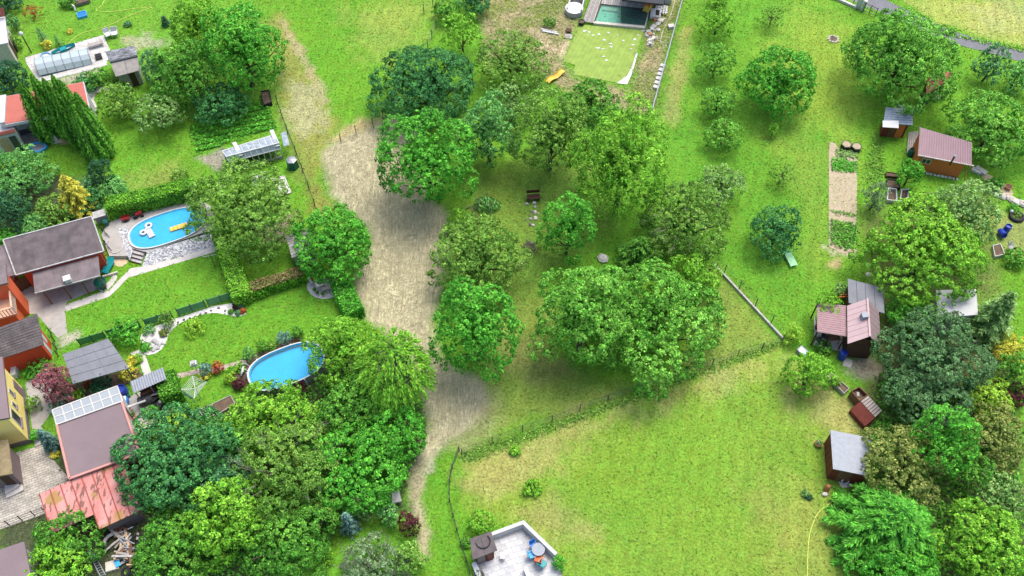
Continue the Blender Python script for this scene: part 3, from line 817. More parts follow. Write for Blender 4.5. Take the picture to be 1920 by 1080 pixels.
T('lime green tree touching the end of the white kerb wall', 1300, 524, 48, 46, pal='lime', seed=27, leaf=.2)
T('round vivid tree between the hay clearing and the plank shed', 628, 454, 72, 68, pal='vivid', seed=28, leaf=.24)
T('old olive green apple tree hanging over the oval sunken pool', 455, 388, 95, 74, pal='olive', seed=30, leaf=.18, loose=.4, clear=.5)
# thicket
T('lime green ornamental tree hiding the end of the raised oval pool', 640, 650, 64, 64, pal='lime', seed=31, leaf=.19)
T('feathery weeping tree beside the hay clearing', 744, 690, 72, 90, style='weeping', pal='lime', seed=32, dens=1.5)
T('dark green tree under the weeping tree', 672, 765, 70, 60, pal='mid', seed=33)
T('green bushy tree beside the mown track below the weeping tree', 745, 815, 56, 56, pal='vivid', seed=34)
T('bright lime tree over the timber planting beds', 506, 776, 74, 56, pal='lime', seed=35, leaf=.22)
T('big round dark tree leaning over the rusty red metal roof', 330, 866, 106, 88, pal='dark', seed=36, leaf=.24)
T('speckled green tree between the flat roof and the lime thicket tree', 420, 835, 62, 46, pal='fresh', seed=37, leaf=.19)
T('pale ageing tree full of bare grey twigs', 545, 885, 100, 90, pal='olive', seed=38, twig=True, leaf=.18)
T('dense leafy green tree above the small blue spruce', 672, 875, 88, 78, pal='vivid', seed=39, leaf=.22)
T('dark thicket tree between the round dark tree and the twiggy tree', 415, 905, 58, 52, pal='bluegreen', seed=40)
T('brightest lime green tree in the thicket', 425, 975, 72, 72, pal='lime', seed=41, leaf=.22)
T('dense small leaved green tree below the twiggy tree', 545, 1015, 86, 72, pal='mid', seed=42, leaf=.17)
T('mid green tree beside the scrap heap', 330, 1030, 72, 66, pal='mid', seed=43)
T('yellow green tree by the corner of the mauve roof', 100, 1066, 60, 48, pal='lime', seed=44, leaf=.24)
S('green shrubs under the edge of the rusty metal roof', 128, 1008, 62, 34, pal='mid', clear=.1)
S('twiggy grey green shrub on the small shaded lawn', 700, 1066, 62, 42, pal='grey', clear=.1, twig=True, leaf=.15)
S('light green bush growing beside the grey twiggy shrub', 764, 1050, 30, 46, pal='olive', clear=.1)
S('round dark red shrub by the mown track', 766, 984, 20, 28, pal='darkpurple', clear=.1, leaf=.15)
S('greyish leaved bush beside the dark red shrub', 728, 965, 20, 24, pal='frost', clear=.05)
plant('spruce_tree', 'tree', 'small blue spruce leaning on the shaded lawn edge', 655, 985, 17, 30, style='conifer', pal='bluespruce', hgt=3.2, clear=.05, leaf=.2, dens=1.3)
plant('juniper', 'shrub', 'pale narrow conifer above the small blue spruce', 672, 955, 20, 34, style='conifer', pal='pale', hgt=3.2, clear=.05, leaf=.24)
S('yellow leaved low bush at the shaded lawn edge', 600, 1045, 22, 16, pal='lime', clear=.0)
# ---- garden beyond the thuja row
T('large fresh green tree by the olive grass track', 452, 90, 78, 84, pal='vivid', seed=50, leaf=.25)
T('tall green tree at the back of the garden with the yellow hose', 368, 50, 52, 58, pal='lime', seed=51, leaf=.22)
T('green tree behind the dark tiled shed', 345, 140, 62, 60, pal='mid', seed=52, leaf=.25)
T('leafy nut tree above the vegetable patch', 412, 190, 48, 38, pal='dark', seed=53)
T('grey green willow shrub touching the dark tiled shed', 290, 126, 26, 36, pal='bluegreen', clear=.1)
T('light apple tree by the concrete path behind the thujas', 222, 192, 40, 36, pal='olive', loose=.6, dens=.8, seed=54)
T('leaning apple tree with a bare slanting trunk on lawn', 295, 212, 42, 30, pal='pale', loose=.6, dens=.8, clear=.9, seed=55)
T('dark evergreen beside the red flat roof', 12, 150, 38, 36, pal='deep', clear=.1, seed=56)
S('tiny dark cone bush on the lawn by the yellow hose', 309, 40, 8, 10, style='conifer', pal='deep', hgt=1.2, clear=.0, leaf=.14, dens=1.6)
S('tiny round bush on the lawn beside the dark cone bush', 239, 45, 6, 5, pal='bluegreen', clear=0., leaf=.11)
S('small yellow bush beside the pool deck', 88, 84, 8, 9, pal='gold', clear=0., leaf=.12)
S('grey green young fir leaning by the pool deck', 80, 72, 9, 14, style='conifer', pal='bluegreen', hgt=2.0, clear=.0, leaf=.16)
S('young silver fir on the deck border', 108, 78, 7, 10, style='conifer', pal='frost', hgt=1.3, clear=0., leaf=.14)
S('tiny lemon yellow bush alone on the lawn', 130, 59, 5, 4, pal='gold', clear=0., leaf=.1)
T('dead brown sapling on the lawn', 60, 20, 13, 12, pal='rust', clear=.8, dens=.25, loose=1, leaf=.1)
S('dark bushes in the corner behind the red gable', 10, 5, 28, 18, pal='deep', clear=0.)
S('flowering bed shrub with pale blossom beside the white roof', 25, 45, 12, 22, pal='bluegreen', clear=0.)
S('bushy shrub growing along the white roofed house', 24, 78, 12, 16, pal='olive', clear=0.)
S('green bush by the flower trough at the back lawn', 128, 2, 16, 10, pal='mid', clear=0.)
S('dense green bush between the pool enclosure and the red flat roof', 160, 158, 24, 14, pal='dark', clear=0.)
S('leafy currant bush beside the concrete path', 186, 148, 22, 20, pal='mid', clear=0.)
S('yellow green bush behind the blue covered table', 222, 152, 16, 14, pal='olive', clear=0.)
# ---- garden corner with the golden conifer
S('wide silvery green willow bush on the lawn corner', 28, 328, 64, 48, pal='frost', clear=.1, seed=60, leaf=.17)
plant('golden_conifer', 'shrub', 'bright golden yellow conifer with a pale pointed top', 132, 356, 34, 46, style='conifer', pal='gold', hgt=4.2, clear=.05, leaf=.26, dens=1.5)
S('dark clipped ball shaped pine at the end of the thuja row', 187, 324, 23, 26, pal='deep', clear=.1, leaf=.13)
S('olive dwarf pine below the golden conifer', 98, 396, 34, 28, pal='olive', clear=.05, seed=61)
S('dark green bush behind the brown roof', 16, 398, 36, 36, pal='deep', clear=.05, seed=62)
S('grassy fountain shaped clump behind the brown roof', 60, 420, 28, 14, pal='frost', style='weeping', clear=.0, dens=6, leaf=.26)
S('lime green bush at the far corner of the brown roof', 12, 446, 22, 16, pal='vivid', clear=.0)
S('silvery leafed perennial clump in front of the ball pine', 205, 352, 24, 14, pal='frost', style='weeping', clear=0., dens=6, leaf=.26)
S('low green cushion shrub between the golden conifer and hedge', 165, 375, 26, 18, pal='dark', clear=0.)
S('grey blue low juniper beside the ball pine', 168, 345, 18, 14, pal='bluegreen', clear=0.)
S('small mixed shrub at the end of the long clipped hedge', 338, 330, 16, 10, pal='olive', clear=0.)
for i, (u, v, h, r) in enumerate([(35, 155, 7.2, 1.12), (58, 141, 7.6, 1.08), (80, 148, 7.4, 1.12), (97, 141, 7.8, 1.05), (112, 152, 7.4, 1.05), (100, 168, 7.0, 1.08), (116, 170, 7.2, 1.00), (128, 176, 7.0, 1.05), (141, 174, 7.2, 0.97), (133, 194, 6.6, 1.05), (150, 196, 6.6, 1.05), (142, 214, 6.0, 1.12)]):
    thuja('tall pointed thuja in the close row beside the red flat roof', u, v, r, h, 'thujas in the tall row', seed=i, dens=1.7)   # u, v is the tip
# ---- orchard lawn
for (u, v, rx, ry, lb) in [(1345, 44, 33, 28, 'pale upright fruit tree in the orchard row, farthest from the lime tipped tree'), (1343, 116, 34, 32, 'dome shaped fruit tree, second of the orchard row'), (1346, 190, 33, 29, 'lime fruit tree, third of the orchard row'), (1358, 252, 35, 30, 'fruit tree with a visible stem closest to the light green fruit tree')]:
    T(lb, u, v, rx, ry, pal='lime' if v in (44, 192) else 'fresh', group='orchard row', clear=.45, dens=.8, loose=.5, leaf=.18)
T('round dark green tree alone in the middle of the orchard lawn', 1460, 150, 64, 62, pal='vivid', seed=70, leaf=.22)
T('thin sapling with a crooked stem at the top of the orchard lawn', 1448, 30, 22, 18, pal='olive', clear=1.2, dens=.35, loose=1, leaf=.13)
T('tiny staked sapling below the round dark tree', 1450, 244, 10, 13, pal='lime', clear=1.2, dens=.5, leaf=.12)
T('slender bare stemmed sapling by the sandy bed', 1466, 328, 22, 14, pal='olive', clear=1.6, dens=.35, loose=1, leaf=.12)
T('dark round bush tree above the green sun lounger', 1457, 430, 47, 46, pal='dark', seed=71, leaf=.19)
T('small tree top at the upper edge of the orchard lawn', 1345, 2, 20, 8, pal='lime', clear=.3, leaf=.16)
# ---- allotments
T('huge bright green tree beside the tarmac lane', 1690, 106, 98, 88, pal='fresh', seed=72, leaf=.22)
T('broad hazel tree behind the orange cabin', 1862, 238, 78, 64, pal='fresh', seed=73, leaf=.24)
T('grey green bush by the lane fence', 1858, 122, 30, 36, pal='bluegreen', clear=.1)
T('pale bush between the lane and the hazel tree', 1908, 142, 26, 30, pal='frost', clear=.1)
T('wide light green tree between the sandy bed and the grey felt roof', 1735, 470, 110, 92, pal='lime', seed=74, leaf=.22)
T('olive green fruit tree below the orange cabin', 1806, 402, 64, 66, pal='pale', seed=75, leaf=.22)
S('glossy round laurel bush in front of the orange cabin', 1706, 326, 24, 28, pal='vivid', clear=.1, leaf=.18)
S('grey willow bush beside the raised black beds', 1641, 372, 22, 30, pal='grey', clear=.05, leaf=.14)
T('large blue green pine covering the plank cabin corner', 1750, 664, 98, 85, pal='pine', seed=76, leaf=.18)
T('grey green pine behind the wooden compost boxes', 1738, 742, 76, 60, pal='pine', seed=77, leaf=.18)
T('bright bush between the pine and the grey felt roof', 1704, 594, 42, 38, pal='vivid', seed=78)
plant('conifer_tree', 'tree', 'pale feathery cypress beside the white flat roof', 1868, 590, 46, 56, style='conifer', pal='pale', clear=.05, leaf=.42, dens=.9)
S('golden yellow globe bush', 1890, 652, 32, 28, pal='gold', clear=.0, leaf=.15)
S('dark green bush below the golden globe', 1903, 694, 32, 34, pal='mid', clear=.05)
S('yellow lime shrub in the deep garden below the dark red planter', 1848, 745, 48, 32, pal='yellowlime', clear=.05, leaf=.17)
S('dark purple shrub at the garden edge beside the lime shrub', 1904, 740, 26, 24, pal='darkpurple', clear=.05)
T('olive grey tree in the deep garden', 1862, 815, 62, 58, pal='brownolive', seed=79, leaf=.2)
T('fresh bright green tree behind the white roofed shed', 1768, 825, 60, 66, pal='vivid', seed=80, leaf=.2)
T('brownish olive tree leaning over the white roofed shed', 1692, 866, 80, 60, pal='brownolive', seed=81, leaf=.2)
T('green bush tree beside the brownish olive tree', 1818, 885, 34, 44, pal='mid', seed=82)
plant('spruce_tree', 'tree', 'large spiky green spruce beside the bottom lawn', 1672, 985, 118, 92, style='conifer', pal='vivid', clear=.02, leaf=.42, dens=1.0, rzmax=1.1, seed=83)
T('dense round bush tree below the spiky spruce', 1682, 1072, 74, 52, pal='vivid', seed=84, leaf=.2)
T('yellow lime tree in the corner of the deep garden', 1852, 1020, 80, 78, pal='lime', seed=85, leaf=.22)
S('pale blossoming shrub above the yellow lime tree', 1872, 928, 46, 30, pal='pale', clear=.05)
T('lime green tree by the wooden compost boxes', 1519, 700, 42, 42, pal='lime', seed=86, leaf=.19)
S('small yellow bush at the end of the white kerb wall', 1489, 628, 17, 18, pal='yellowlime', clear=.05, leaf=.15)
S('climbing vine over the grey felt roof corner', 1576, 546, 13, 18, pal='pale', clear=.0, leaf=.17)
S('leafy ground bush at the rockery by the blue barrels', 1905, 485, 22, 18, pal='mid', clear=.0)
S('round green cushion bush by the rockery', 1900, 391, 10, 8, pal='vivid', clear=.0, leaf=.12)
S('green fern clump by the straw mulched bank', 1866, 345, 14, 12, pal='vivid', clear=.0)
S('small weed clump standing in the bottom lawn', 998, 914, 16, 11, pal='lime', clear=0., leaf=.18)
S('smaller weed tuft in the dry lawn band', 966, 846, 10, 7, pal='lime', clear=0., leaf=.15)
S('green bush beside the brown terrace shed', 902, 980, 24, 24, pal='lime', clear=.1, leaf=.18)
S('flowering shrub at the open side of the white terrace', 1048, 1055, 12, 20, pal='vivid', clear=0., leaf=.16)
S('low leafy plant by the small terrace shed wall', 875, 1016, 10, 8, pal='mid', clear=0., leaf=.14)
S('small flowering plant on the bottom lawn', 1510, 925, 6, 6, pal='pale', clear=0., leaf=.12)
S('tiny dark plant on the bottom lawn', 1517, 932, 5, 4, pal='deep', clear=0., leaf=.1)
# ---- ornamental garden
S('round vivid green maple bush beside the dark carport roof', 234, 624, 30, 24, pal='vivid', clear=.1, leaf=.18)
S('large purple leaved maple bush', 104, 722, 32, 36, pal='purple', clear=.05, leaf=.15, dens=1.5, loose=0.)
S('round yellow green box bush alone on the upper lawn', 363, 613, 18, 14, pal='yellowlime', clear=0., leaf=.13)
S('fine grey grass clump by the white gravel strip', 313, 600, 12, 14, pal='olive', clear=0., leaf=.13)
S('pale green cushion shrub in the rockery', 279, 618, 12, 10, pal='frost', clear=0., leaf=.12)
S('brown green dwarf shrub in the rockery', 307, 624, 7, 6, pal='brownolive', clear=0., leaf=.11)
S('bright green and red leaved shrub at the rockery edge', 273, 651, 9, 8, pal='vivid', clear=0., leaf=.12)
S('yellow variegated shrub between the carport and striped roof', 237, 699, 18, 16, pal='gold', clear=0., leaf=.16)
S('smaller yellow variegated shrub by the carport corner', 249, 676, 10, 8, pal='gold', clear=0., leaf=.14)
S('green round shrub behind the yellow variegated shrub', 258, 672, 9, 8, pal='lime', clear=0., leaf=.13)
S('yellow green ball bush by the purple maple', 148, 738, 10, 10, pal='yellowlime', clear=0., leaf=.13)
S('dark green juniper in the bed under the carport', 190, 722, 18, 14, pal='deep', clear=0.)
S('blue green low juniper along the glass roof', 112, 758, 18, 8, pal='bluespruce', clear=0., leaf=.15)
S('silver leaved plant in the bed under the carport', 178, 728, 9, 8, pal='frost', clear=0., leaf=.12)
S('pink flowering azalea in the bed under the carport', 166, 716, 9, 7, pal='rust', clear=0., leaf=.12)
S('tall blue spruce bush beside the mauve flat roof', 94, 830, 15, 22, style='conifer', pal='bluespruce', hgt=2.8, clear=0., leaf=.22, dens=1.8)
S('yellow flowering cushion in front of the spruce bush', 103, 852, 7, 6, pal='gold', clear=0., leaf=.11)
S('light green bush at the corner of the yellow house', 66, 816, 10, 10, pal='vivid', clear=0., leaf=.14)
S('leafy shrubs along the yellow house wall', 62, 756, 12, 16, pal='olive', clear=0., leaf=.14)
S('green climbing plant in the bed below the red house', 72, 690, 20, 10, pal='mid', clear=0., leaf=.15)
S('young green shrub beside the red house bed', 56, 700, 10, 8, pal='vivid', clear=0., leaf=.13)
S('blue grey ball spruce by the brick path', 386, 692, 11, 12, pal='bluespruce', clear=.05, leaf=.13)
S('round rust red maple by the brick path', 408, 689, 11, 11, pal='rust', clear=.05, leaf=.13)
S('small yellow cushion below the blue grey ball spruce', 384, 703, 10, 6, pal='gold', clear=0., leaf=.11)
S('lime clipped ball bush closest to the rust red maple', 433, 694, 9, 8, pal='lime', clear=0., leaf=.11)
S('lime clipped ball bush touching the pool ladder', 449, 690, 12, 11, pal='lime', clear=0., leaf=.11)
S('yellow green ball bush below the two lime balls', 431, 709, 11, 11, pal='yellowlime', clear=0., leaf=.11)
S('small dark purple barberry by the pool ladder', 448, 722, 11, 11, pal='darkpurple', clear=0., leaf=.11)
S('pale green ball bush at the pool corner', 466, 666, 12, 13, pal='frost', clear=0., leaf=.12)
S('green ball bush above the raised oval pool', 492, 652, 11, 11, pal='mid', clear=0., leaf=.12)
S('grey green cushion bush above the raised oval pool', 511, 648, 9, 7, pal='olive', clear=0., leaf=.11)
S('silver blue ball bush above the raised oval pool', 532, 633, 13, 13, pal='bluespruce', clear=0., leaf=.13)
S('dark green ball bush beside the silver blue ball', 558, 624, 11, 12, pal='mid', clear=0., leaf=.12)
S('dark red bush under the raised oval pool', 558, 728, 18, 15, pal='darkpurple', clear=0., leaf=.14)
S('lime bush at the corner of the timber planting beds', 322, 790, 22, 14, pal='yellowlime', clear=0., leaf=.15)
S('potted leafy plants by the machinery yard', 284, 772, 14, 9, pal='vivid', clear=0., leaf=.14)
S('laurel growing up through the old apple tree', 508, 412, 12, 12, pal='vivid', zc=3.6, leaf=.17)
S('green bush climbing the plank shed wall', 566, 496, 14, 12, pal='mid', clear=0.)
hedge('long clipped green hedge above the oval sunken pool', (212, 408), (376, 370), 1.3, 2.1, seed=1)
hedge('wide clipped hedge running from the gravel bank to the lawn fence', (418, 446), (460, 572), 1.5, 1.5, pal='lime', seed=2)
hedge('brown topped clipped hedge between two lawns', (470, 556), (572, 522), 1.0, 1.3, pal='hedge', seed=3, cap='brownhedge')
hedge('block shaped thuja hedge beside the striped metal shelter', (318, 716), (330, 758), 1.5, 1.6, pal='thuja', seed=4)
hedge('loose laurel hedge along the hay clearing', (640, 540), (668, 600), 1.6, 1.3, pal='vivid', seed=5, leaf=.2)
hedge('short yellow green hedge beside the old apple tree', (374, 372), (400, 350), 1.4, 1.3, pal='lime', seed=6)
# ---- loose cover
strands('cut_hay', HAY_PX, 22000, .5, .022, (.62, .57, .39), (.34, .3, .17), 'pale dry cut hay strewn over the clearing', jitter=.5, seed=2)
strands('dry_grass', ROUGH_PX, 8000, .5, .05, (.5, .43, .25), (.16, .24, .05), 'long dry grass on the rough ground round the swimming pond', jitter=.4, seed=3, h=.12)
VEG = [(358, 240), (395, 222), (480, 190), (500, 198), (518, 240), (432, 266), (372, 290)]
groundcover('vegetable_plants', VEG, 5200, .22, .4, 'vivid', 'rows of leafy green vegetables beside the white greenhouse', 6, rows=(.3, .75))
groundcover('strawberry_plants', [(1562, 296), (1606, 304), (1606, 324), (1560, 320)], 600, .2, .3, 'vivid', 'band of dark green crop across the sandy bed', 7)
groundcover('bed_plants', [(1558, 412), (1606, 420), (1606, 458), (1585, 470), (1556, 455)], 1100, .2, .35, 'mid', 'mixed crop at the low end of the sandy bed', 8)
groundcover('salad_plants', [(1566, 280), (1606, 284), (1606, 298), (1566, 294)], 350, .18, .2, 'pale', 'thin greens below the hexagonal planters', 9)
groundcover('undergrowth', [(200, 800), (430, 780), (560, 740), (770, 640), (800, 800), (758, 900), (750, 950), (640, 975), (560, 1085), (240, 1085), (290, 990)], 14000, .26, .7, 'mid', 'tangled green undergrowth below the thicket trees', 10)
groundcover('undergrowth', [(1650, 700), (1900, 760), (1930, 1085), (1620, 1085), (1610, 920)], 9000, .26, .6, 'mid', 'leafy ground cover under the deep garden trees', 12)
groundcover('fence_weeds', [(862, 858), (870, 850), (1100, 772), (1464, 640), (1468, 648), (1100, 784), (880, 866)], 2600, .16, .25, 'olive', 'unmown weeds along the wire fence', 13)
groundcover('lane_verge', [(1750, 60), (1930, 90), (1930, 100), (1770, 66)], 500, .2, .3, 'lime', 'grassy verge along the tarmac lane', 14)
groundcover('path_weeds', [(1640, 250), (1652, 250), (1660, 350), (1625, 400), (1620, 330)], 900, .18, .3, 'olive', 'weeds along the allotment boundary', 15)
# ------------------------------------------------------------------ kit of parts
def lerp(a, b, t): return Vector(a) * (1 - t) + Vector(b) * t
def bil(q, s, t): return lerp(lerp(q[0], q[1], s), lerp(q[3], q[2], s), t)
def quad(px, zs):
    if not hasattr(zs, '__len__'): zs = [zs] * len(px)
    return [V(u, v, z) for (u, v), z in zip(px, zs)]
def inset(q, dd):
    """shrink outline towards its middle by dd metres"""
    n = len(q); c = sum((Vector((p[0], p[1], 0)) for p in q), Vector()) / n; out = []
    for i in range(n):
        p0, p, p1 = Vector(q[i - 1]).to_2d(), Vector(q[i]).to_2d(), Vector(q[(i + 1) % n]).to_2d()
        e0 = (p - p0).normalized(); e1 = (p1 - p).normalized()
        n0 = Vector((-e0.y, e0.x)); n1 = Vector((-e1.y, e1.x))
        if n0.dot(c.to_2d() - p) < 0: n0 = -n0
        if n1.dot(c.to_2d() - p) < 0: n1 = -n1
        k = (n0 + n1) / max(.35, 1 + n0.dot(n1))
        m = p + k * dd; out.append(Vector((m.x, m.y, q[i][2] if len(q[i]) > 2 else 0)))
    return out
def base_of(q):
    c = sum((Vector(p) for p in q), Vector()) / len(q); return Vector((c.x, c.y, 0))
def roofpart(t, q, th, mat_, name='roof', bevel=0):
    return MB(t.location).slab(q, th).build(name, mat_, t, bevel=bevel)
def wallpart(t, q, th, ins, mat_, name='wall', z0=-.03):
    w_ = inset(q, ins)
    MB(t.location).prism(w_, z0, [p[2] - th - .004 for p in w_]).build(name, mat_, t)
    return w_
def edgebox(t, q, i, s0, s1, z0, z1, mat_, name, out=.03, depth=.06):
    """flat piece (door, window, board) on side i of outline q between fractions s0..s1"""
    a, b = Vector(q[i]), Vector(q[(i + 1) % len(q)]); a = Vector((a.x, a.y, 0)); b = Vector((b.x, b.y, 0))
    c = base_of(q); e = (b - a).normalized(); nn = Vector((-e.y, e.x, 0))
    if nn.dot(c - a) > 0: nn = -nn
    p, r = lerp(a, b, s0), lerp(a, b, s1)
    pts = [p + nn * (out - depth), r + nn * (out - depth), r + nn * out, p + nn * out]
    return MB(t.location).prism(pts, z0, z1).build(name, mat_, t)
def corr(t, q, n, amp, mat_, name='roof', th=.03):
    """corrugated sheet, waves running from side 0-1 down to side 3-2"""
    b = MB(t.location); vs = []; m = 2 * n + 1
    for row in (0, 1):
        for k in range(m):
            p = bil(q, k / (m - 1), row); vs.append(p + Vector((0, 0, amp * (k % 2))))
    for row in (0, 1):
        for k in range(m):
            p = bil(q, k / (m - 1), row); vs.append(p + Vector((0, 0, amp * (k % 2) - th)))
    fs = []
    for k in range(m - 1):
        fs += [(k, k + 1, m + k + 1, m + k), (2 * m + k, 3 * m + k, 3 * m + k + 1, 2 * m + k + 1), (k, 2 * m + k, 2 * m + k + 1, k + 1), (m + k, m + k + 1, 3 * m + k + 1, 3 * m + k)]
    fs += [(0, m, 3 * m, 2 * m), (m - 1, 3 * m - 1, 4 * m - 1, 2 * m - 1)]
    b.add(vs, fs); return b.build(name, mat_, t)
def steps_roof(t, q, n, amp, mat_, name='roof', th=.06):
    """overlapping tile courses from side 0-1 down to side 3-2"""
    b = MB(t.location); vs = []; prof = []
    for k in range(n):
        prof += [(k / n, 0.0), ((k + 1) / n, amp)]
    for s, h in prof:
        for e in (0, 1): vs.append(bil(q, e, s) + Vector((0, 0, h)))
    m = len(prof); b0 = len(vs)
    for s, h in prof:
        for e in (0, 1): vs.append(bil(q, e, s) - Vector((0, 0, th)))
    fs = []
    for k in range(m - 1):
        i = 2 * k; fs += [(i, i + 1, i + 3, i + 2), (b0 + i, b0 + i + 2, b0 + i + 3, b0 + i + 1), (i, i + 2, b0 + i + 2, b0 + i), (i + 1, b0 + i + 1, b0 + i + 3, i + 3)]
    fs += [(0, b0, b0 + 1, 1), (2 * m - 2, 2 * m - 1, b0 + 2 * m - 1, b0 + 2 * m - 2)]
    b.add(vs, fs); return b.build(name, mat_, t)
def panels(t, q, nu, nv, gap, th, mat_, name='panel', jit=0.0):
    """single sheets laid side by side, each its own piece"""
    L = (Vector(q[1]) - Vector(q[0])).length; W = (Vector(q[3]) - Vector(q[0])).length
    gu, gv = gap / L / 2, gap / W / 2
    for i in range(nu):
        for j in range(nv):
            s0, s1, t0, t1 = i / nu + gu, (i + 1) / nu - gu, j / nv + gv, (j + 1) / nv - gv
            dz = Vector((0, 0, random.uniform(-jit, jit)))
            MB(t.location).slab([bil(q, s0, t0) + dz, bil(q, s1, t0) + dz, bil(q, s1, t1) + dz, bil(q, s0, t1) + dz], th).build(name, mat_[(i + j) % len(mat_)] if isinstance(mat_, (list, tuple)) else mat_, t)
def post(t, p, h, r, mat_, name='post'): return MB(t.location).tube([(p[0], p[1], -.05), (p[0], p[1], h)], r, 6).build(name, mat_, t)
def polyline(px, z, it=0):
    pts = [V(u, v, z) for u, v in px]
    for _ in range(it):
        q = [pts[0]]
        for a, b in zip(pts, pts[1:]): q += [lerp(a, b, .25), lerp(a, b, .75)]
        pts = q + [pts[-1]]
    return pts
def hose(label, px, mat_, r=.035, name='garden_hose', z=.03):
    p = polyline(px, z, 2); b = MB(p[0]); b.tube(p, r, 5)
    return b.build(name, mat_, label=label, cat='hose')
def wire_fence(label, px, h=1.1, mat_='dark_metal', wires=4, r=.035, name='wire_fence', rail=None, extra=True):
    ps = [V(u, v) for u, v in px]; t = thing(name, label, 'fence', ps[0])
    for p in ps: post(t, p, h, r, mat_)
    for k in range(wires):
        z = h * (k + .7) / wires * .95
        MB(t.location).tube([(p.x, p.y, z) for p in ps], .012 if not (rail and k == wires - 1) else rail, 4).build('wire' if not (rail and k == wires - 1) else 'top_rail', mat_, t)
    return t
def barrel(label, u, v, r=.29, h=.9, mat_='blue_plastic', tip=None, group=None, name='barrel', inner='glass'):
    p = V(u, v); t = thing(name, label, 'barrel', p, 0, group)
    ax = Matrix.Rotation(tip[1], 3, tip[0]) if tip else None
    b = MB(); b.lathe((0, 0, r * .9 if tip else 0), [(r * .86, 0), (r * .95, h * .12), (r, h * .5), (r * .95, h * .86), (r * .9, h), (r * .8, h), (r * .78, h * .85)], 16, axis=ax); b.build('body', mat_, t, smooth=False)
    b = MB()
    for k in (.33, .67): b.lathe((0, 0, r * .9 if tip else 0), [(r * 1.0, h * k - .02), (r * 1.04, h * k), (r * 1.0, h * k + .02)], 16, axis=ax)
    b.build('hoops', mat_, t)
    if not tip:
        b = MB(); b.lathe((0, 0, h * .8), [(r * .78, 0), (r * .78, .02)], 16); b.build('water', inner, t)
    return t
def pot(label, u, v, r=.2, h=.35, mat_='terracotta', pal=None, group=None, name='plant_pot', cat='pot'):
    p = V(u, v); t = thing(name, label, cat, p, 0, group)
    b = MB(); b.lathe((0, 0, 0), [(r * .7, 0), (r, h * .85), (r * 1.1, h * .85), (r * 1.1, h), (r * .92, h), (r * .9, h * .9)], 12); b.build('pot', mat_, t)
    MB().lathe((0, 0, h * .86), [(r * .9, 0), (r * .9, .02)], 12).build('soil', 'soil', t)
    if pal:
        rg = np.random.default_rng(int(u + v)); n = 70
        d = sphere_dirs(n, rg, -.1); pos = d * r * rg.uniform(.6, 1.25, n)[:, None] + np.array((0, 0, h + r * .5))
        o = bpy.data.objects.new('foliage', leafmesh('foliage', pos, d + rg.normal(0, .5, (n, 3)), .12 * rg.uniform(.7, 1.4, n), leafcol(pal, n, rg), 'leaf', None, .6, rg)); COL.objects.link(o); o.parent = t
    return t
def chair(label, u, v, rz, mat_, group=None, z=0.0, w_=.52, legm=None):
    t = thing('garden_chair', label, 'chair', V(u, v, z), rz, group)
    MB().box((0, 0, .42), w_, w_, .05).build('seat', mat_, t, bevel=.015)
    MB().box((0, w_ * .5, .45), w_, .05, .5, tilt=('X', -.22)).build('backrest', mat_, t, bevel=.015)
    for sx in (-1, 1):
        for sy in (-1, 1): MB().tube([(sx * w_ * .42, sy * w_ * .42, 0), (sx * w_ * .38, sy * w_ * .38, .43)], .022, 5).build('leg', legm or mat_, t)
        MB().box((sx * w_ * .5, 0, .62), .05, w_ * .9, .03).build('armrest', mat_, t)
    return t
def lounger(label, u, v, rz, mat_, back=.5):
    t = thing('sun_lounger', label, 'sun lounger', V(u, v), rz)
    b = MB()
    for i in range(9): b.box((0, -.9 + i * .14, .32), .6, .11, .04)
    b.box((-.3, -.35, .3), .05, 1.3, .05); b.box((.3, -.35, .3), .05, 1.3, .05); b.build('seat', mat_, t)
    b = MB(); b.box((0, .3, .33), .62, .75, .05, tilt=('X', back)); 
    for v_ in b.v[:]: pass
    b.build('backrest', mat_, t)
    for sx in (-1, 1):
        for y in (-.8, .25): MB().box((sx * .26, y, 0), .05, .06, .32).build('leg', mat_, t)
    return t
def table(label, u, v, z, w_, d, rz, mat_, h=.72, round_=False, legm=None, group=None):
    t = thing('garden_table', label, 'table', V(u, v, z), rz, group)
    if round_: MB().lathe((0, 0, h - .04), [(w_ * .48, 0), (w_ * .5, .01), (w_ * .5, .04)], 20).build('tabletop', mat_, t)
    else: MB().box((0, 0, h - .04), w_, d, .04).build('tabletop', mat_, t, bevel=.01)
    k = .33 if round_ else .44
    for sx in (-1, 1):
        for sy in (-1, 1): MB().tube([(sx * w_ * k, sy * (w_ if round_ else d) * k, 0), (sx * w_ * k * .9, sy * (w_ if round_ else d) * k * .9, h - .03)], .025, 5).build('leg', legm or mat_, t)
    return t
def bedframe(label, px, h, mat_, soil='soil', name='raised_bed', wd=.06, cat='raised bed', sz=.75):
    q = [V(u, v, h) for u, v in px]; t = thing(name, label, cat, base_of(q))
    n = len(q)
    for i in range(n):
        a, b = q[i], q[(i + 1) % n]; e = (b - a).normalized() * wd * .5
        MB(t.location).beam((a + e * .9).to_2d().to_3d() + Vector((0, 0, h / 2)), (b + e * .9).to_2d().to_3d() + Vector((0, 0, h / 2)), wd, h).build('board', mat_, t)
    ii = inset(q, wd * .4); MB(t.location).prism(ii, -.02, h * sz).build('soil', soil, t)
    return t
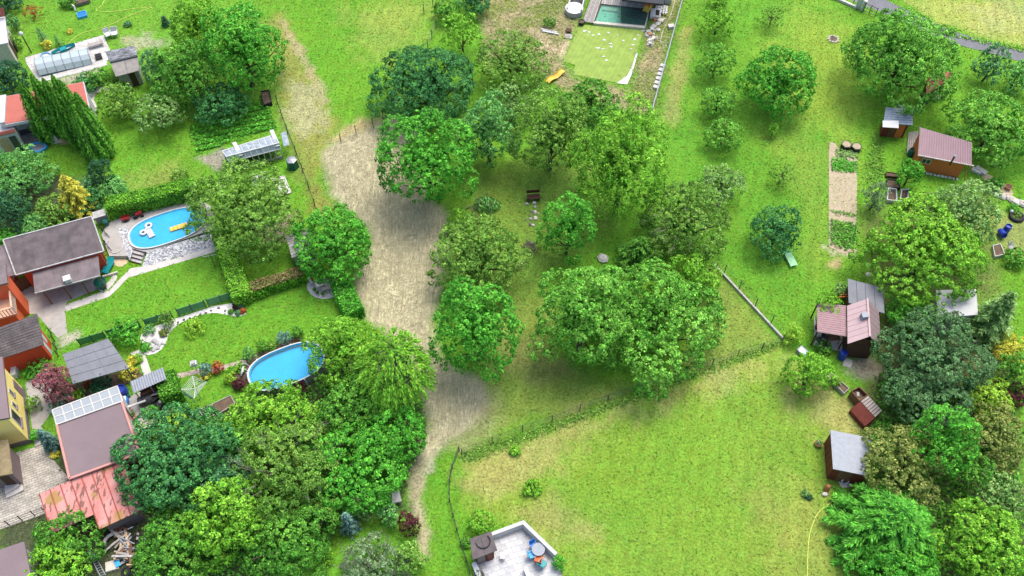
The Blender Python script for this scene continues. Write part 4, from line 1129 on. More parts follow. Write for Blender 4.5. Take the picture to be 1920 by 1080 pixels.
def bicycle(label, u, v, rz, mat_, group=None):
    t = thing('bicycle', label, 'bicycle', V(u, v), rz, group)
    ax = Matrix.Rotation(math.pi / 2, 3, 'X')
    for x in (-.52, .52):
        b = MB(); c = [(x + .32 * math.cos(a), 0, .34 + .32 * math.sin(a)) for a in np.linspace(0, 2 * math.pi, 17)]; b.tube(c, .03, 5); b.build('wheel', 'rubber', t)
    b = MB(); b.tube([(-.52, 0, .34), (-.12, 0, .3), (.3, 0, .8), (-.2, 0, .78), (-.12, 0, .3)], .025, 5); b.tube([(-.52, 0, .34), (-.2, 0, .78)], .02, 5); b.tube([(.52, 0, .34), (.3, 0, .8), (.28, 0, .98)], .025, 5); b.build('frame', mat_, t)
    MB().box((-.22, 0, .82), .26, .13, .06).build('saddle', 'rubber', t)
    MB().tube([(.22, -.28, 1.0), (.3, 0, .98), (.22, .28, 1.0)], .02, 5).build('handlebar', 'dark_metal', t)
    return t
def stone(label, u, v, r, mat_='stone_pale', group=None, name='stone', z=0.0, flat=.6):
    p = V(u, v, z); b = MB(p); k = random.uniform(.8, 1.25)
    b.rock((p.x, p.y, z + r * flat * .5), r * k, r / k, r * flat, random.uniform(0, 3)); return b.build(name, mat_, label=label, cat='stone', group=group, smooth=False)
# ------------------------------------------------------------------ materials of the houses
AL = ang((109, 797), (229, 754), 3)      # how the houses along the lane lie
brickmat('shingle_dark', (.085, .07, .068), (.12, .1, .095), (.05, .042, .04), .5, .22, AL, .012, .5)
brickmat('felt_brown', (.095, .077, .077), (.12, .095, .095), (.07, .055, .055), 1.0, 4.0, AL, .012, .2, nvar=.3)
brickmat('felt_brown_pale', (.15, .12, .12), (.175, .14, .14), (.115, .09, .09), 1.0, 3.5, AL, .01, .2, nvar=.22)
mat('felt_mauve', (.2, .15, .155), .85, .09, .6, .15, bscale=30)
mat('felt_grey', (.19, .195, .21), .8, .14, 1.0, .2, bscale=30)
mat('felt_black', (.035, .038, .045), .7, .2, 1.0, .1)
mat('roof_red', (.42, .12, .09), .7, .1, 1.2, .1)
mat('wall_white', (.5, .5, .49), .8, .07, 1.2, .1)
mat('wall_yellow', (.95, .76, .24), .85, .05, 1.2, .1)
mat('wall_red', (.62, .07, .03), .8, .09, 1.2, .1)
mat('wall_orange', (.68, .13, .05), .8, .09, 1.2, .1)
mat('wall_pink', (.52, .25, .21), .85, .12, 1.6, .1)
mat('plinth', (.2, .15, .15), .85, .12, 1.6, .15)
mat('balcony_tile', (.68, .38, .24), .8, .08, 2.5, .1)
mat('tile_gold', (.22, .17, .09), .8, .35, 2.2, .3)
mat('seam', (.3, .08, .06), .7, .3, 4, .1)
mat('polycarbonate', (.3, .33, .34), .25, .05, 1, 0, spec=.5)
mat('green_mesh', (.11, .3, .12), .8, .12, 3, .1)
mat('liner_blue', (.06, .43, .66), .6, .12, 1.2, 0)
mat('liner_pale', (.42, .62, .6), .6, .2, 1.5, .1)
mat('liner_green', (.02, .13, .07), .6, .3, .8, 0)
watermat('water_blue', (.45, .9, 1.0), .08, .05)
watermat('water_green', (.45, .75, .62), .12, .05)
gravelmat('gravel_grey', (.16, .16, .17), (.66, .66, .66), 9.0)
gravelmat('gravel_white', (.48, .45, .42), (.85, .82, .78), 16.0, .5)
brickmat('block_paving', (.34, .31, .26), (.46, .42, .35), (.2, .18, .15), .42, .2, AL, .02, .3)
brickmat('brick_path', (.42, .32, .26), (.5, .4, .33), (.25, .2, .16), .24, .12, AL + .2, .015, .3)
def rustroof(name):
    m, n, l, p = newmat(name)
    tc = n.new('ShaderNodeTexCoord')
    def nz(s, d=5, st=None):
        mp = n.new('ShaderNodeMapping'); l.new(tc.outputs['Object'], mp.inputs[0])
        if st: mp.inputs['Scale'].default_value = st; mp.inputs['Rotation'].default_value = (0, 0, -AL)
        z = n.new('ShaderNodeTexNoise'); z.inputs['Scale'].default_value = s; z.inputs['Detail'].default_value = d; l.new(mp.outputs[0], z.inputs['Vector']); return z
    a, b, c = nz(.8, 3), nz(2.2, 7, (1.6, .55, 1)), nz(.55, 2)
    def ramp(src, lo, hi):
        r = n.new('ShaderNodeMapRange'); r.inputs[1].default_value = lo; r.inputs[2].default_value = hi; l.new(src, r.inputs[0]); return r.outputs[0]
    def mixc(f, ca, cb):
        x = n.new('ShaderNodeMix'); x.data_type = 'RGBA'; l.new(f, x.inputs[0])
        for i, q in ((6, ca), (7, cb)):
            if isinstance(q, tuple): x.inputs[i].default_value = (*q, 1)
            else: l.new(q, x.inputs[i])
        return x.outputs[2]
    k = mixc(ramp(a.outputs[0], .35, .65), (.5, .17, .14), (.56, .27, .24))
    k = mixc(ramp(c.outputs[0], .54, .6), k, (.34, .2, .06))
    k = mixc(ramp(b.outputs[0], .56, .6), k, (.2, .085, .06))
    l.new(k, p.inputs['Base Color']); p.inputs['Roughness'].default_value = .7; M[name] = m
rustroof('rusty_red')

# ------------------------------------------------------------------ brown roofed house and its yard
t = thing('brown_roof_house', 'long house with brown felt roof and lean-to porch beside the oval sunken pool', 'house', V(110, 500))
q = quad([(6, 450), (172, 406), (195, 471), (30, 516)], [3.3, 3.3, 2.7, 2.7])
roofpart(t, q, .16, 'felt_brown'); wq = wallpart(t, q, .16, .45, 'wall_red')
for i in (0, 1, 2, 3):
    a, b = q[i], q[(i + 1) % 4]; MB(t.location).beam(a + Vector((0, 0, .02)), b + Vector((0, 0, .02)), .1, .08).build('roof_trim', 'stone_grey', t)
edgebox(t, wq, 1, .35, .6, .9, 2.0, 'glass', 'window'); edgebox(t, wq, 1, .68, .9, 0, 2.1, 'dark_wood', 'door')
q2 = quad([(-70, 480), (8, 459), (29, 515), (-50, 537)], [2.9, 2.9, 2.55, 2.55])
roofpart(t, q2, .14, 'felt_brown_pale', 'side_roof'); wallpart(t, q2, .14, .4, 'wall_red', 'side_wall')
q3 = quad([(61, 511), (184, 480), (187.5, 516), (65, 549)], [2.4, 2.4, 2.0, 2.0])
roofpart(t, q3, .12, 'felt_brown_pale', 'porch_roof')
MB(t.location).beam(q3[3] + Vector((0, 0, -.06)), q3[2] + Vector((0, 0, -.06)), .12, .12).build('gutter', 'stone_grey', t)
for s in (.12, .42, .7, .97):
    p = lerp(q3[3], q3[2], s); post(t, p, 1.9, .06, 'brown_wood', 'porch_post')
v0 = bil(q3, .52, .86); b = MB(t.location); b.box(v0, .5, .45, .4, AL); b.box(v0 + Vector((0, 0, .4)), .6, .55, .05, AL); b.build('chimney', 'white_paint', t)
t = thing('wooden_gate', 'brown slatted wooden gate between the brown house and the orange balcony', 'gate', V(44, 545))
a, b_ = V(29, 553), V(62, 536)
for i in range(14):
    p = lerp(a, b_, i / 13); MB(t.location).box((p.x, p.y, .1), .13, .03, 1.35, AL).build('slat', 'brown_wood', t)
for z in (.35, 1.2): MB(t.location).beam(a + Vector((0, .04, z)), b_ + Vector((0, .04, z)), .04, .1).build('rail', 'dark_wood', t)
MB(t.location).tube([a + Vector((0, 0, 1.5)), lerp(a, b_, .5) + Vector((0, 0, 2.0)), b_ + Vector((0, 0, 2.5))], .05, 6).build('arch', 'pale_metal', t)

t = thing('orange_house', 'orange house with a peach tiled balcony and striped railing', 'house', V(0, 580))
q = quad([(-60, 556), (24, 534), (31, 588), (-55, 612)], 2.7)
roofpart(t, q, .18, 'balcony_tile', 'balcony'); wallpart(t, q, .18, .3, 'wall_orange')
for i in (1, 2):
    a, b_ = q[i], q[(i + 1) % 4]; n = 14
    for k in range(n + 1):
        p = lerp(a, b_, k / n); MB(t.location).box(p, .07, .03, .9, AL + (math.pi / 2 if i == 1 else 0)).build('baluster', 'off_white', t)
    MB(t.location).beam(a + Vector((0, 0, .93)), b_ + Vector((0, 0, .93)), .14, .06).build('handrail', 'balcony_tile', t)
q = quad([(-60, 512), (10, 493), (14, 530), (-60, 548)], 5.0); roofpart(t, q, .2, 'felt_brown_pale', 'upper_roof'); wallpart(t, q, .2, .3, 'wall_orange', 'upper_wall')

t = thing('red_house', 'red walled house with dark shingle roof beside the grey yard', 'house', V(20, 650))
q = quad([(-70, 640), (69, 588), (82, 646), (-60, 694)], [3.6, 3.6, 2.6, 2.6])
steps_roof(t, q, 12, .03, 'shingle_dark'); wq = wallpart(t, q, .3, .35, 'wall_red')
edgebox(t, wq, 1, .2, .42, .9, 2.0, 'white_paint', 'window'); edgebox(t, wq, 1, .55, .8, 0, 2.0, 'white_paint', 'door')
wire_fence('short black railing beside the white side of the red house', [(97, 626), (103, 640), (107, 655), (110, 668)], .95, 'black_metal', 3, .04, 'railing')

# yellow house
t = thing('yellow_house', 'yellow rendered house with mauve roof and purple plinth', 'house', V(20, 790))
q = quad([(-90, 700), (4, 668), (17, 783), (-80, 800)], [5.2, 4.6, 4.6, 5.2])
roofpart(t, q, .22, 'felt_mauve'); wq = wallpart(t, q, .22, .3, 'wall_yellow')
pq = inset(wq, -.05); MB(t.location).prism(pq, -.02, .55).build('plinth', 'plinth', t)
for s0, s1, z0, z1 in ((.34, .43, 2.4, 3.3), (.55, .63, 2.2, 3.0), (.72, .9, 1.6, 3.4)):
    wn = edgebox(t, wq, 1, s0, s1, z0, z1, 'white_paint', 'window', .04, .1)
    g = edgebox(t, wq, 1, s0 + .015, s1 - .015, z0 + .12, z1 - .12, 'glass', 'pane', .055, .05); g.parent = wn
    sl_ = edgebox(t, wq, 1, s0 - .01, s1 + .01, z0 - .08, z0, 'plinth', 'sill', .12, .14); sl_.parent = wn
edgebox(t, wq, 1, .05, .2, 0.56, 2.2, 'plinth', 'door', .05, .08)
t = thing('annex', 'low annex with mossy golden roof against the yellow house', 'building', V(5, 880))
q = quad([(-80, 836), (15, 824), (24, 888), (-80, 905)], 2.5)
roofpart(t, q, .15, 'tile_gold'); wq = wallpart(t, q, .15, .25, 'plinth')
edgebox(t, wq, 2, .1, .3, 0, 2.0, 'dark_wood', 'door')
t = thing('entrance_steps', 'grey stone steps by the annex door', 'steps', V(28, 920))
for k, (a, h) in enumerate(((0, .36), (6, .18))):
    MB(t.location).prism([V(12 , 912 + a), V(36 + a, 902 + a * .6), V(40 + a, 914 + a), V(14, 930 + a)], -.01, h).build('step', 'concrete_pale', t)
t = thing('air_conditioner', 'white air conditioning unit at the yellow house wall', 'air conditioner', V(31, 702))
MB(t.location).box(V(31, 702), .9, .4, .7, AL + 1.4).build('casing', 'white_plastic', t, bevel=.03)
MB(t.location).lathe(V(33, 706) + Vector((.1, -.1, .2)), [(.22, 0), (.24, .03)], 12, axis=Matrix.Rotation(math.pi / 2, 3, 'X')).build('fan_grille', 'grey_metal', t)

# garage, glass roof, rusty roof
t = thing('flat_roof_garage', 'garage with plain mauve flat roof and pink walls', 'garage', V(180, 830))
q = quad([(107, 797), (229, 754), (262, 850), (131, 898)], 2.9)
roofpart(t, q, .2, 'felt_mauve'); wq = wallpart(t, q, .2, .12, 'wall_pink')
for i in (1, 2, 3): MB(t.location).beam(q[i] + Vector((0, 0, .05)), q[(i + 1) % 4] + Vector((0, 0, .05)), .16, .12).build('parapet', 'wall_pink', t)
edgebox(t, wq, 1, .15, .4, .8, 2.0, 'white_paint', 'window')
t = thing('conservatory', 'conservatory with a white gridded translucent roof beside the garage', 'conservatory', V(165, 765))
q = quad([(98, 769), (220, 724), (230, 752), (106, 796)], [2.75, 2.75, 2.98, 2.98])
panels(t, q, 7, 2, .1, .03, 'polycarbonate', 'roof_pane')
for k in range(8): MB(t.location).beam(bil(q, k / 7, 0), bil(q, k / 7, 1), .09, .08).build('glazing_bar', 'off_white', t)
for s in (0, .5, 1): MB(t.location).beam(bil(q, 0, s), bil(q, 1, s), .1, .08).build('purlin', 'off_white', t)
wallpart(t, q, .1, .1, 'wall_white')
t = thing('rusty_roof_shed', 'shed with faded red metal roof sheets streaked with rust', 'shed', V(170, 950))
A0, B0 = V(74, 926, 2.7), V(228, 858, 2.7)
def lowpt(s, ext): return lerp(V(88 + ext[0], 968 + ext[1], 2.25), V(275, 894, 2.25), s)
e = (B0 - A0)
top = [lerp(A0, B0, k / 8) for k in range(9)]
dirn = (V(98, 1000, 2.25) - A0)
for k in range(8):
    ln = 1.0 if k < 4 else 1.38
    a, b_ = top[k], top[k + 1]; c, d_ = b_ + dirn * ln, a + dirn * ln
    g = (b_ - a).normalized() * .025
    MB(t.location).slab([a + g, b_ - g, c - g, d_ + g], .05).build('roof_sheet', 'rusty_red', t)
    MB(t.location).beam(a + Vector((0, 0, .03)), d_ + Vector((0, 0, .03)), .06, .08).build('seam', 'seam', t)
wallpart(t, [top[0], top[4], top[4] + dirn, top[0] + dirn], .1, .3, 'wall_pink', 'wall')
wallpart(t, [top[4], top[8], top[8] + dirn * 1.38, top[4] + dirn * 1.38], .1, .3, 'plinth', 'rear_wall')
t = thing('mauve_roof_building', 'low building with plain mauve roof beside the yellow green tree', 'building', V(10, 1060))
q = quad([(-40, 1044), (45, 1015), (62, 1100), (-30, 1125)], 2.8); roofpart(t, q, .18, 'felt_mauve'); wallpart(t, q, .18, .2, 'wall_white')

# carport with sheet roof
t = thing('carport', 'carport with a dark grey panelled roof', 'carport', V(180, 690))
q = quad([(117, 664), (203, 634), (243, 690), (136, 720)], [2.5, 2.5, 2.3, 2.3])
panels(t, q, 5, 4, .035, .04, 'felt_grey', 'roof_panel')
MB(t.location).slab([p - Vector((0, 0, .045)) for p in inset(q, .03)], .05).build('roof_frame', 'pale_metal', t)
for s, r_ in ((.05, .06), (.95, .06), (.95, .94), (.05, .94), (.5, .94)): post(t, bil(q, s, r_), 2.35, .06, 'dark_metal')
# striped shelter
t = thing('metal_shelter', 'small shelter with striped corrugated metal roof', 'shelter', V(280, 715))
q = quad([(244, 716), (305, 689), (312, 711), (250, 738)], [2.15, 2.15, 1.95, 1.95])
corr(t, q, 13, .06, 'pale_metal'); w_ = inset(q, .25)
for s in (.06, .5, .94): post(t, bil(q, s, .93), 1.95, .045, 'grey_metal')
MB(t.location).beam(w_[0].to_2d().to_3d() + Vector((0, 0, 1.0)), w_[1].to_2d().to_3d() + Vector((0, 0, 1.0)), .05, 2.0).build('back_wall', 'brown_wood', t)
MB(t.location).prism([w_[3], w_[2], lerp(w_[2], w_[1], .5), lerp(w_[3], w_[0], .5)], 0, .9).build('log_stack', 'brown_wood', t)

# ------------------------------------------------------------------ paving of the houses
sheet('yard', [(28, 553), (62, 535), (66, 549), (184, 519), (190, 540), (126, 565), (122, 585), (126, 624), (108, 633), (96, 620), (68, 588), (30, 590), (-40, 610), (-40, 560)], 'concrete', .006, label='grey concrete yard behind the orange house')
sheet('garden_path', [(122, 572), (188, 548), (205, 545), (222, 526), (245, 503), (266, 500), (402, 462), (404, 472), (240, 521), (222, 540), (205, 556), (124, 584)], 'concrete_pale', .010, label='pale paved path round the long lawn')
sheet('driveway', [(66, 838), (90, 826), (100, 862), (132, 900), (74, 928), (88, 962), (-20, 1000), (-20, 905), (20, 890), (24, 850)], 'block_paving', .006, label='block paved drive below the yellow house')
sheet('garden_path', [(72, 690), (92, 688), (96, 742), (98, 770), (78, 800), (90, 826), (66, 840), (48, 720)], 'concrete', .006, label='narrow paved way beside the yellow house')
sheet('brick_path', [(310, 706), (378, 690), (382, 698), (312, 715)], 'brick_path', .008, label='narrow brick path to the white bird box')
sheet('brick_path', [(396, 690), (460, 674), (464, 682), (398, 699)], 'brick_path', .008, label='brick path behind the ball bushes')
sheet('garden_path', [(262, 655), (272, 666), (275, 672), (284, 700), (270, 705), (262, 680), (244, 662)], 'concrete_pale', .006, label='short paved path beside the rockery')
sheet('machinery_yard', [(222, 745), (250, 740), (312, 716), (320, 770), (300, 790), (262, 812), (240, 760)], 'concrete', .006, label='paved working yard beside the garage')
sheet('flower_bed', [(136, 722), (243, 692), (262, 690), (268, 705), (240, 720), (222, 728), (110, 768), (96, 760), (80, 700), (100, 690)], 'soil', .005, label='planted bed under the carport')
sheet('flower_bed', [(455, 672), (560, 630), (578, 640), (600, 690), (560, 735), (500, 735), (462, 725), (440, 730), (425, 700)], 'soil', .005, label='dark planted bed round the raised oval pool')
sheet('gravel_bed', [(277, 615), (442, 560), (466, 587), (445, 595), (425, 590), (402, 586), (375, 590), (345, 602), (330, 611), (315, 627), (312, 642), (297, 662), (270, 667), (265, 650), (262, 630)], 'gravel_white', .012, smooth=1, label='white gravel bed with a curved edge along the green screen')
wire_fence('black metal fence along the block paved drive', [(-5, 994), (18, 985), (42, 976), (66, 967), (86, 960)], .9, 'black_metal', 3, .04, 'metal_fence')
# ---- lawn screen
t = thing('lawn_screen', 'green mesh screen on dark posts along the white gravel bed', 'fence', V(350, 590))
for a, b_ in (((275, 611), (325, 596)), ((336, 592), (387, 576)), ((392, 574), (440, 559)), ((205, 632), (265, 614)), ((152, 648), (200, 634))):
    p, r_ = V(*a), V(*b_)
    for k in range(2):
        x, y = lerp(p, r_, k / 2 + .01), lerp(p, r_, k / 2 + .49)
        MB(t.location).beam(x + Vector((0, 0, .52)), y + Vector((0, 0, .52)), .03, .9).build('panel', 'green_mesh', t)
    for s in (0, .5, 1): post(t, lerp(p, r_, s), 1.1, .045, 'dark_metal')
# rockery stones and bed stones
random.seed(3)
for k in range(20):
    u, v = random.uniform(272, 308), 0; v = random.uniform(640, 664) - (u - 272) * .3
    stone('pale boulder in the rockery beside the carport', u, v, random.uniform(.12, .26), random.choice(['stone_pale', 'stone_grey']), 'rockery boulders')
for u, v in [(334, 605), (345, 600), (356, 597), (366, 594), (376, 590), (386, 587), (396, 583), (422, 583), (410, 578), (437, 571)]:
    stone('small dark stone set in the white gravel strip', u, v, .11, 'stone_dark', 'stones in the white gravel')
for k, (u, v) in enumerate([(442, 577), (433, 585), (446, 586), (455, 583), (452, 576)]):
    S('dark low succulent tuft in the white gravel end', u, v, 4, 4, pal=['darkpurple', 'mid', 'bluegreen', 'rust', 'deep'][k], clear=0., leaf=.09, group='gravel tufts', trunk=False)

# ------------------------------------------------------------------ sunken pool on its bank
sheet('pool_terrace', [(198, 425), (214, 410), (372, 373), (398, 388), (404, 432), (378, 437), (276, 473), (252, 466), (244, 480), (205, 480), (190, 440)], 'concrete', .42, th=.46, zpx=.42, label='raised paved terrace round the oval sunken pool')
b = MB(V(330, 470)); b.add([V(276, 472, .425), V(397, 436, .425), V(403, 462, .012), V(266, 501, .012)], [(3, 2, 1, 0)]); b.build('gravel_bank', 'gravel_grey', label='grey stone bank below the oval sunken pool', kind='structure')
b = MB(V(235, 450)); b.add([V(221, 430, .426), V(236, 421, .426), V(251, 463, .426), V(243, 488, .424)], [(0, 3, 2, 1)]); b.build('gravel_strip', 'gravel_grey', label='grey stone strip beside the pool steps', kind='structure')
t = thing('garden_steps', 'four wooden edged steps up to the pool terrace', 'steps', V(258, 485))
for k in range(4):
    f0, f1 = k / 4, (k + 1) / 4
    zt = .42 * (1 - k / 4)
    a0, a1 = lerp(V(253, 466), V(243, 490), f0), lerp(V(253, 466), V(243, 490), f1); b0, b1 = lerp(V(275, 472), V(265, 496), f0), lerp(V(275, 472), V(265, 496), f1)
    MB(t.location).prism([a0, b0, b1, a1], -.02, zt + .012).build('step', 'stone_grey', t)
    MB(t.location).beam(a1 + Vector((0, 0, zt)), b1 + Vector((0, 0, zt)), .07, .06).build('edge_board', 'dark_wood', t)
def oval_pool(t, c, L, W, rz, z, rimz, liner, water, wallh=None, rim='white_plastic', wallmat='liner_blue'):
    n = 36
    def ring(k, zz):
        out = []
        for i in range(n):
            a = 2 * math.pi * i / n; x, y = math.cos(a), math.sin(a)
            ex = .72; x = math.copysign(abs(x) ** ex, x) * L / 2 * k; y = math.copysign(abs(y) ** (ex + .1), y) * W / 2 * k
            out.append(Vector((c.x + x * math.cos(rz) - y * math.sin(rz), c.y + x * math.sin(rz) + y * math.cos(rz), zz)))
        return out
    def band(name, r0, r1, m_, par=t):
        b = MB(t.location); b.add(r0 + r1, [(i, (i + 1) % n, n + (i + 1) % n, n + i) for i in range(n)]); return b.build(name, m_, par, smooth=False)
    b = MB(t.location); r0, r1, r2, r3 = ring(1.0, rimz + .05), ring(1.045, rimz + .05), ring(1.045, rimz - .03), ring(1.0, rimz - .03)
    vs = r0 + r1 + r2 + r3; fs = []
    for k in range(4):
        for i in range(n): fs.append((k * n + i, k * n + (i + 1) % n, ((k + 1) % 4) * n + (i + 1) % n, ((k + 1) % 4) * n + i))
    b.add(vs, fs); b.build('rim', rim, t)
    band('inner_wall', ring(.995, rimz), ring(.97, z - .0), liner)
    b = MB(t.location); b.add(ring(.985, z - .055 if not wallh else z - .3), [tuple(range(n))]); b.build('floor', liner, t)
    b = MB(t.location); b.add(ring(.99, z), [tuple(range(n))]); b.build('water', water, t)
    band('outer_wall', ring(1.02, rimz - .02), ring(1.02, -.02), wallmat)
    return ring
t = thing('sunken_pool', 'oval blue swimming pool with white rim under the old apple tree', 'pool', V(313, 428, 0))
cp = V(313, 427, .5); oval_pool(t, cp, 6.5, 3.5, AL + .02, .50, .53, 'liner_blue', 'water_blue', wallmat='white_plastic')
def floatie(name, label, u, v, mat_, L, W, rz, cat='pool float', ring=False):
    p = V(u, v, .51); t = thing(name, label, cat, p, rz)
    if ring:
        c = [(L / 2 * math.cos(a), L / 2 * math.sin(a), .07) for a in np.linspace(0, 2 * math.pi, 19)]; MB().tube(c, .11, 8).build('ring', mat_, t, smooth=True)
    else:
        for k in range(4): MB().box((-L / 2 + L * (k + .5) / 4, 0, 0), L / 4 - .015, W, .12).build('air_chamber', mat_, t, bevel=.04)
        MB().box((L / 2 + .1, 0, .02), .2, W * .9, .15).build('pillow', mat_, t, bevel=.04)
    return t
floatie('air_bed', 'white air bed floating in the oval sunken pool', 282, 438, 'white_plastic', 1.0, .55, AL + 1.75)
floatie('air_bed', 'yellow air bed floating in the oval sunken pool', 333, 427, 'yellow', 1.35, .5, AL)
floatie('swim_ring', 'white swim ring above the white air bed', 279, 424, 'white_plastic', .5, .5, 0, 'swim ring', True)
floatie('swim_ring', 'white swim ring beside the white air bed', 269, 437, 'white_plastic', .45, .5, 0, 'swim ring', True)
# toy tractor
t = thing('toy_tractor', 'red pedal tractor with trailer by the long hedge', 'toy', V(258, 406, .42) , AL)
MB().box((.1, 0, .2), .75, .3, .25).build('body', 'red', t, bevel=.04); MB().box((.35, 0, .42), .35, .24, .14).build('bonnet', 'red', t, bevel=.04)
MB().box((-.2, 0, .44), .22, .28, .22).build('seat', 'rubber', t)
for x, r_ in ((-.15, .2), (.42, .14)):
    for s in (-1, 1):
        c = Vector((x, s * .22, r_)); MB().lathe(c, [(r_ * .6, -.05), (r_, -.05), (r_, .05), (r_ * .6, .05)], 12, axis=Matrix.Rotation(math.pi / 2, 3, 'X')).build('wheel', 'rubber', t)
MB().box((-1.0, 0, .2), .7, .4, .06).build('trailer_floor', 'red', t)
for s in (-1, 1):
    MB().box((-1.0, s * .2, .26), .7, .04, .16).build('trailer_side', 'red', t); MB().lathe((-1.05, s * .24, .14), [(.08, -.04), (.14, -.04), (.14, .04), (.08, .04)], 12, axis=Matrix.Rotation(math.pi / 2, 3, 'X')).build('trailer_wheel', 'rubber', t)
bicycle('dark bicycle leaning by the brown house wall', 199, 441, AL - 1.2, 'dark_metal')
bicycle('blue bicycle below the dark one at the brown house', 204, 466, AL - 1.25, 'bright_blue')
t = thing('filter_cabinet', 'pale pool filter cabinet with green tank at the house corner', 'cabinet', V(193, 415, .42))
MB(t.location).box(V(192, 412, .42), 1.0, .7, .8, AL).build('casing', 'pale_metal', t, bevel=.03); MB(t.location).box(V(192, 412, .42) + Vector((0, 0, .8)), 1.1, .8, .06, AL).build('lid', 'stone_grey', t)
MB(t.location).lathe(V(200, 421, .42), [(.22, 0), (.28, .2), (.28, .5), (.12, .62)], 12).build('filter_tank', 'green_plastic', t)
hose('grey pool hose looping over the paving', [(205, 470), (215, 476), (228, 468), (232, 455), (229, 444)], 'stone_pale', .045, 'pool_hose', .46)
lounger('teal sun lounger on the sand beside the brown house', 207, 499, AL + 2.55 - math.pi * 1.0, 'teal')
sheet('sand_patch', [(205, 482), (232, 478), (242, 490), (228, 502), (210, 495)], 'sand', .009, smooth=1, label='patch of sand beside the teal lounger')
pot('tall green tub beside the porch', 193, 538, .48, .8, 'green_plastic', name='planter_tub', cat='tub')
sheet('gravel_corner', [(184, 540), (204, 530), (214, 512), (222, 520), (205, 543), (188, 548)], 'concrete_pale', .014, smooth=1, label='pale gravel corner round the green tub')
for k in range(7):
    u, v = 196 + k * 4, 520 - k * 1.2; p = V(u, v); b = MB(p); b.lathe(p, [(.1, -.02), (.1, .22), (.09, .25)], 8); b.build('log_edging', 'cream_stone', label='short round log edging the small bed beside the porch', cat='edging', group='log edging')
t = thing('swim_ring', 'pale yellow ring lying on the grey yard', 'swim ring', V(37, 567)); c = [(.35 * math.cos(a), .45 * math.sin(a), .06) for a in np.linspace(0, 2 * math.pi, 15)]; MB().tube(c, .06, 6).build('ring', 'yellow', t, smooth=True)
t = thing('clothes_post', 'metal clothes line post on the long lawn', 'post', V(404, 501))
post(t, V(404, 501), 1.75, .035, 'dark_metal', 'pole'); p = B(404, 501, 1.7); MB(t.location).beam(p + Vector((-.6, -.15, 0)), p + Vector((.5, .12, 0)), .05, .05).build('crossbar', 'pale_metal', t)

# ------------------------------------------------------------------ raised pool and ornamental lawn
t = thing('raised_pool', 'raised oval swimming pool with white posts', 'pool', V(536, 692))
cp = V(537, 686, .95); ring = oval_pool(t, cp, 6.0, 3.4, AL + .03, .82, .95, 'liner_blue', 'water_blue', True, wallmat='stone_grey')
rr = ring(1.07, .95); rb = ring(1.16, 0)
for i in range(0, 36, 4): MB(t.location).beam(rr[i], Vector((rb[i].x, rb[i].y, 0)), .1, .06).build('support_post', 'white_plastic', t)
t = thing('pool_ladder', 'white ladder on the end of the raised oval pool', 'ladder', V(464, 706))
for dx in (-.25, .25):
    p = V(466, 702) + Vector((-.1, dx, 0)); MB(t.location).tube([p + Vector((-.55, 0, 0)), p + Vector((-.12, 0, 1.3)), p + Vector((.15, 0, 1.3)), p + Vector((.35, 0, .8))], .03, 6).build('rail', 'white_plastic', t)
for k in range(3): p = V(466, 702); MB(t.location).box(p + Vector((-.5 + k * .13, 0, .25 + k * .3)), .12, .5, .04).build('tread', 'white_plastic', t)
t = thing('rotary_dryer', 'rotary clothes dryer with pale lines on the small lawn', 'clothes dryer', V(366, 748))
cc = V(366, 729, 1.55); cor = [V(361, 705, 1.85), V(387, 716, 1.85), V(364, 747, 1.85), V(340, 730, 1.85)]
post(t, cc, 1.6, .03, 'pale_metal', 'pole')
for p in cor: MB(t.location).tube([cc, p], .03, 5).build('arm', 'white_paint', t)
for k in (.4, .55, .7, .85, 1.0):
    pts = [lerp(cc, p, k) for p in cor]; MB(t.location).tube(pts + [pts[0]], .02, 4).build('line', 'white_paint', t)
t = thing('towel', 'pale mint towel hanging on the rotary dryer', 'towel', V(353, 745)); a, b_ = lerp(cc, cor[3], .98), lerp(cc, cor[2], .98)
b = MB(t.location); n = 9; vs = []
for j in range(4):
    for i in range(n): p = lerp(a, b_, .05 + .85 * i / (n - 1)); vs.append(p + Vector((.05 * math.sin(i * 2.1) * j, -.05 * math.cos(i * 1.7) * j, -.28 * j)))
b.add(vs, [(j * n + i, j * n + i + 1, (j + 1) * n + i + 1, (j + 1) * n + i) for j in range(3) for i in range(n - 1)]); b.build('cloth', 'mint', t)
t = thing('bird_box', 'small white bird table at the end of the brick path', 'bird table', V(370, 694)); post(t, V(370, 694), .9, .05, 'white_paint'); MB(t.location).box(B(370, 694, .9), .5, .4, .3, .3).build('house', 'white_paint', t); MB(t.location).box(B(370, 694, 1.2), .3, .3, .12, .3).build('roof', 'stone_grey', t)
bedframe('timber framed bed of bare soil beside the lime thicket tree', [(397, 758), (432, 741), (440, 756), (406, 778)], .28, 'grey_wood', 'soil')
t = thing('stepped_planter', 'stepped square timber planter beside the bare soil bed', 'planter', V(378, 776))
q = [V(358, 775, .2), V(394, 759, .2), V(404, 779, .2), V(368, 795, .2)]
for k in range(4):
    qq = inset(q, .05 + k * .27); z = .2 + k * .14
    for i in range(4): MB(t.location).beam(qq[i].to_2d().to_3d() + Vector((0, 0, z)), qq[(i + 1) % 4].to_2d().to_3d() + Vector((0, 0, z)), .07, .16).build('board', 'grey_wood', t)
    MB(t.location).prism(inset(qq, .03), -.01, z + .02).build('soil', 'soil', t)
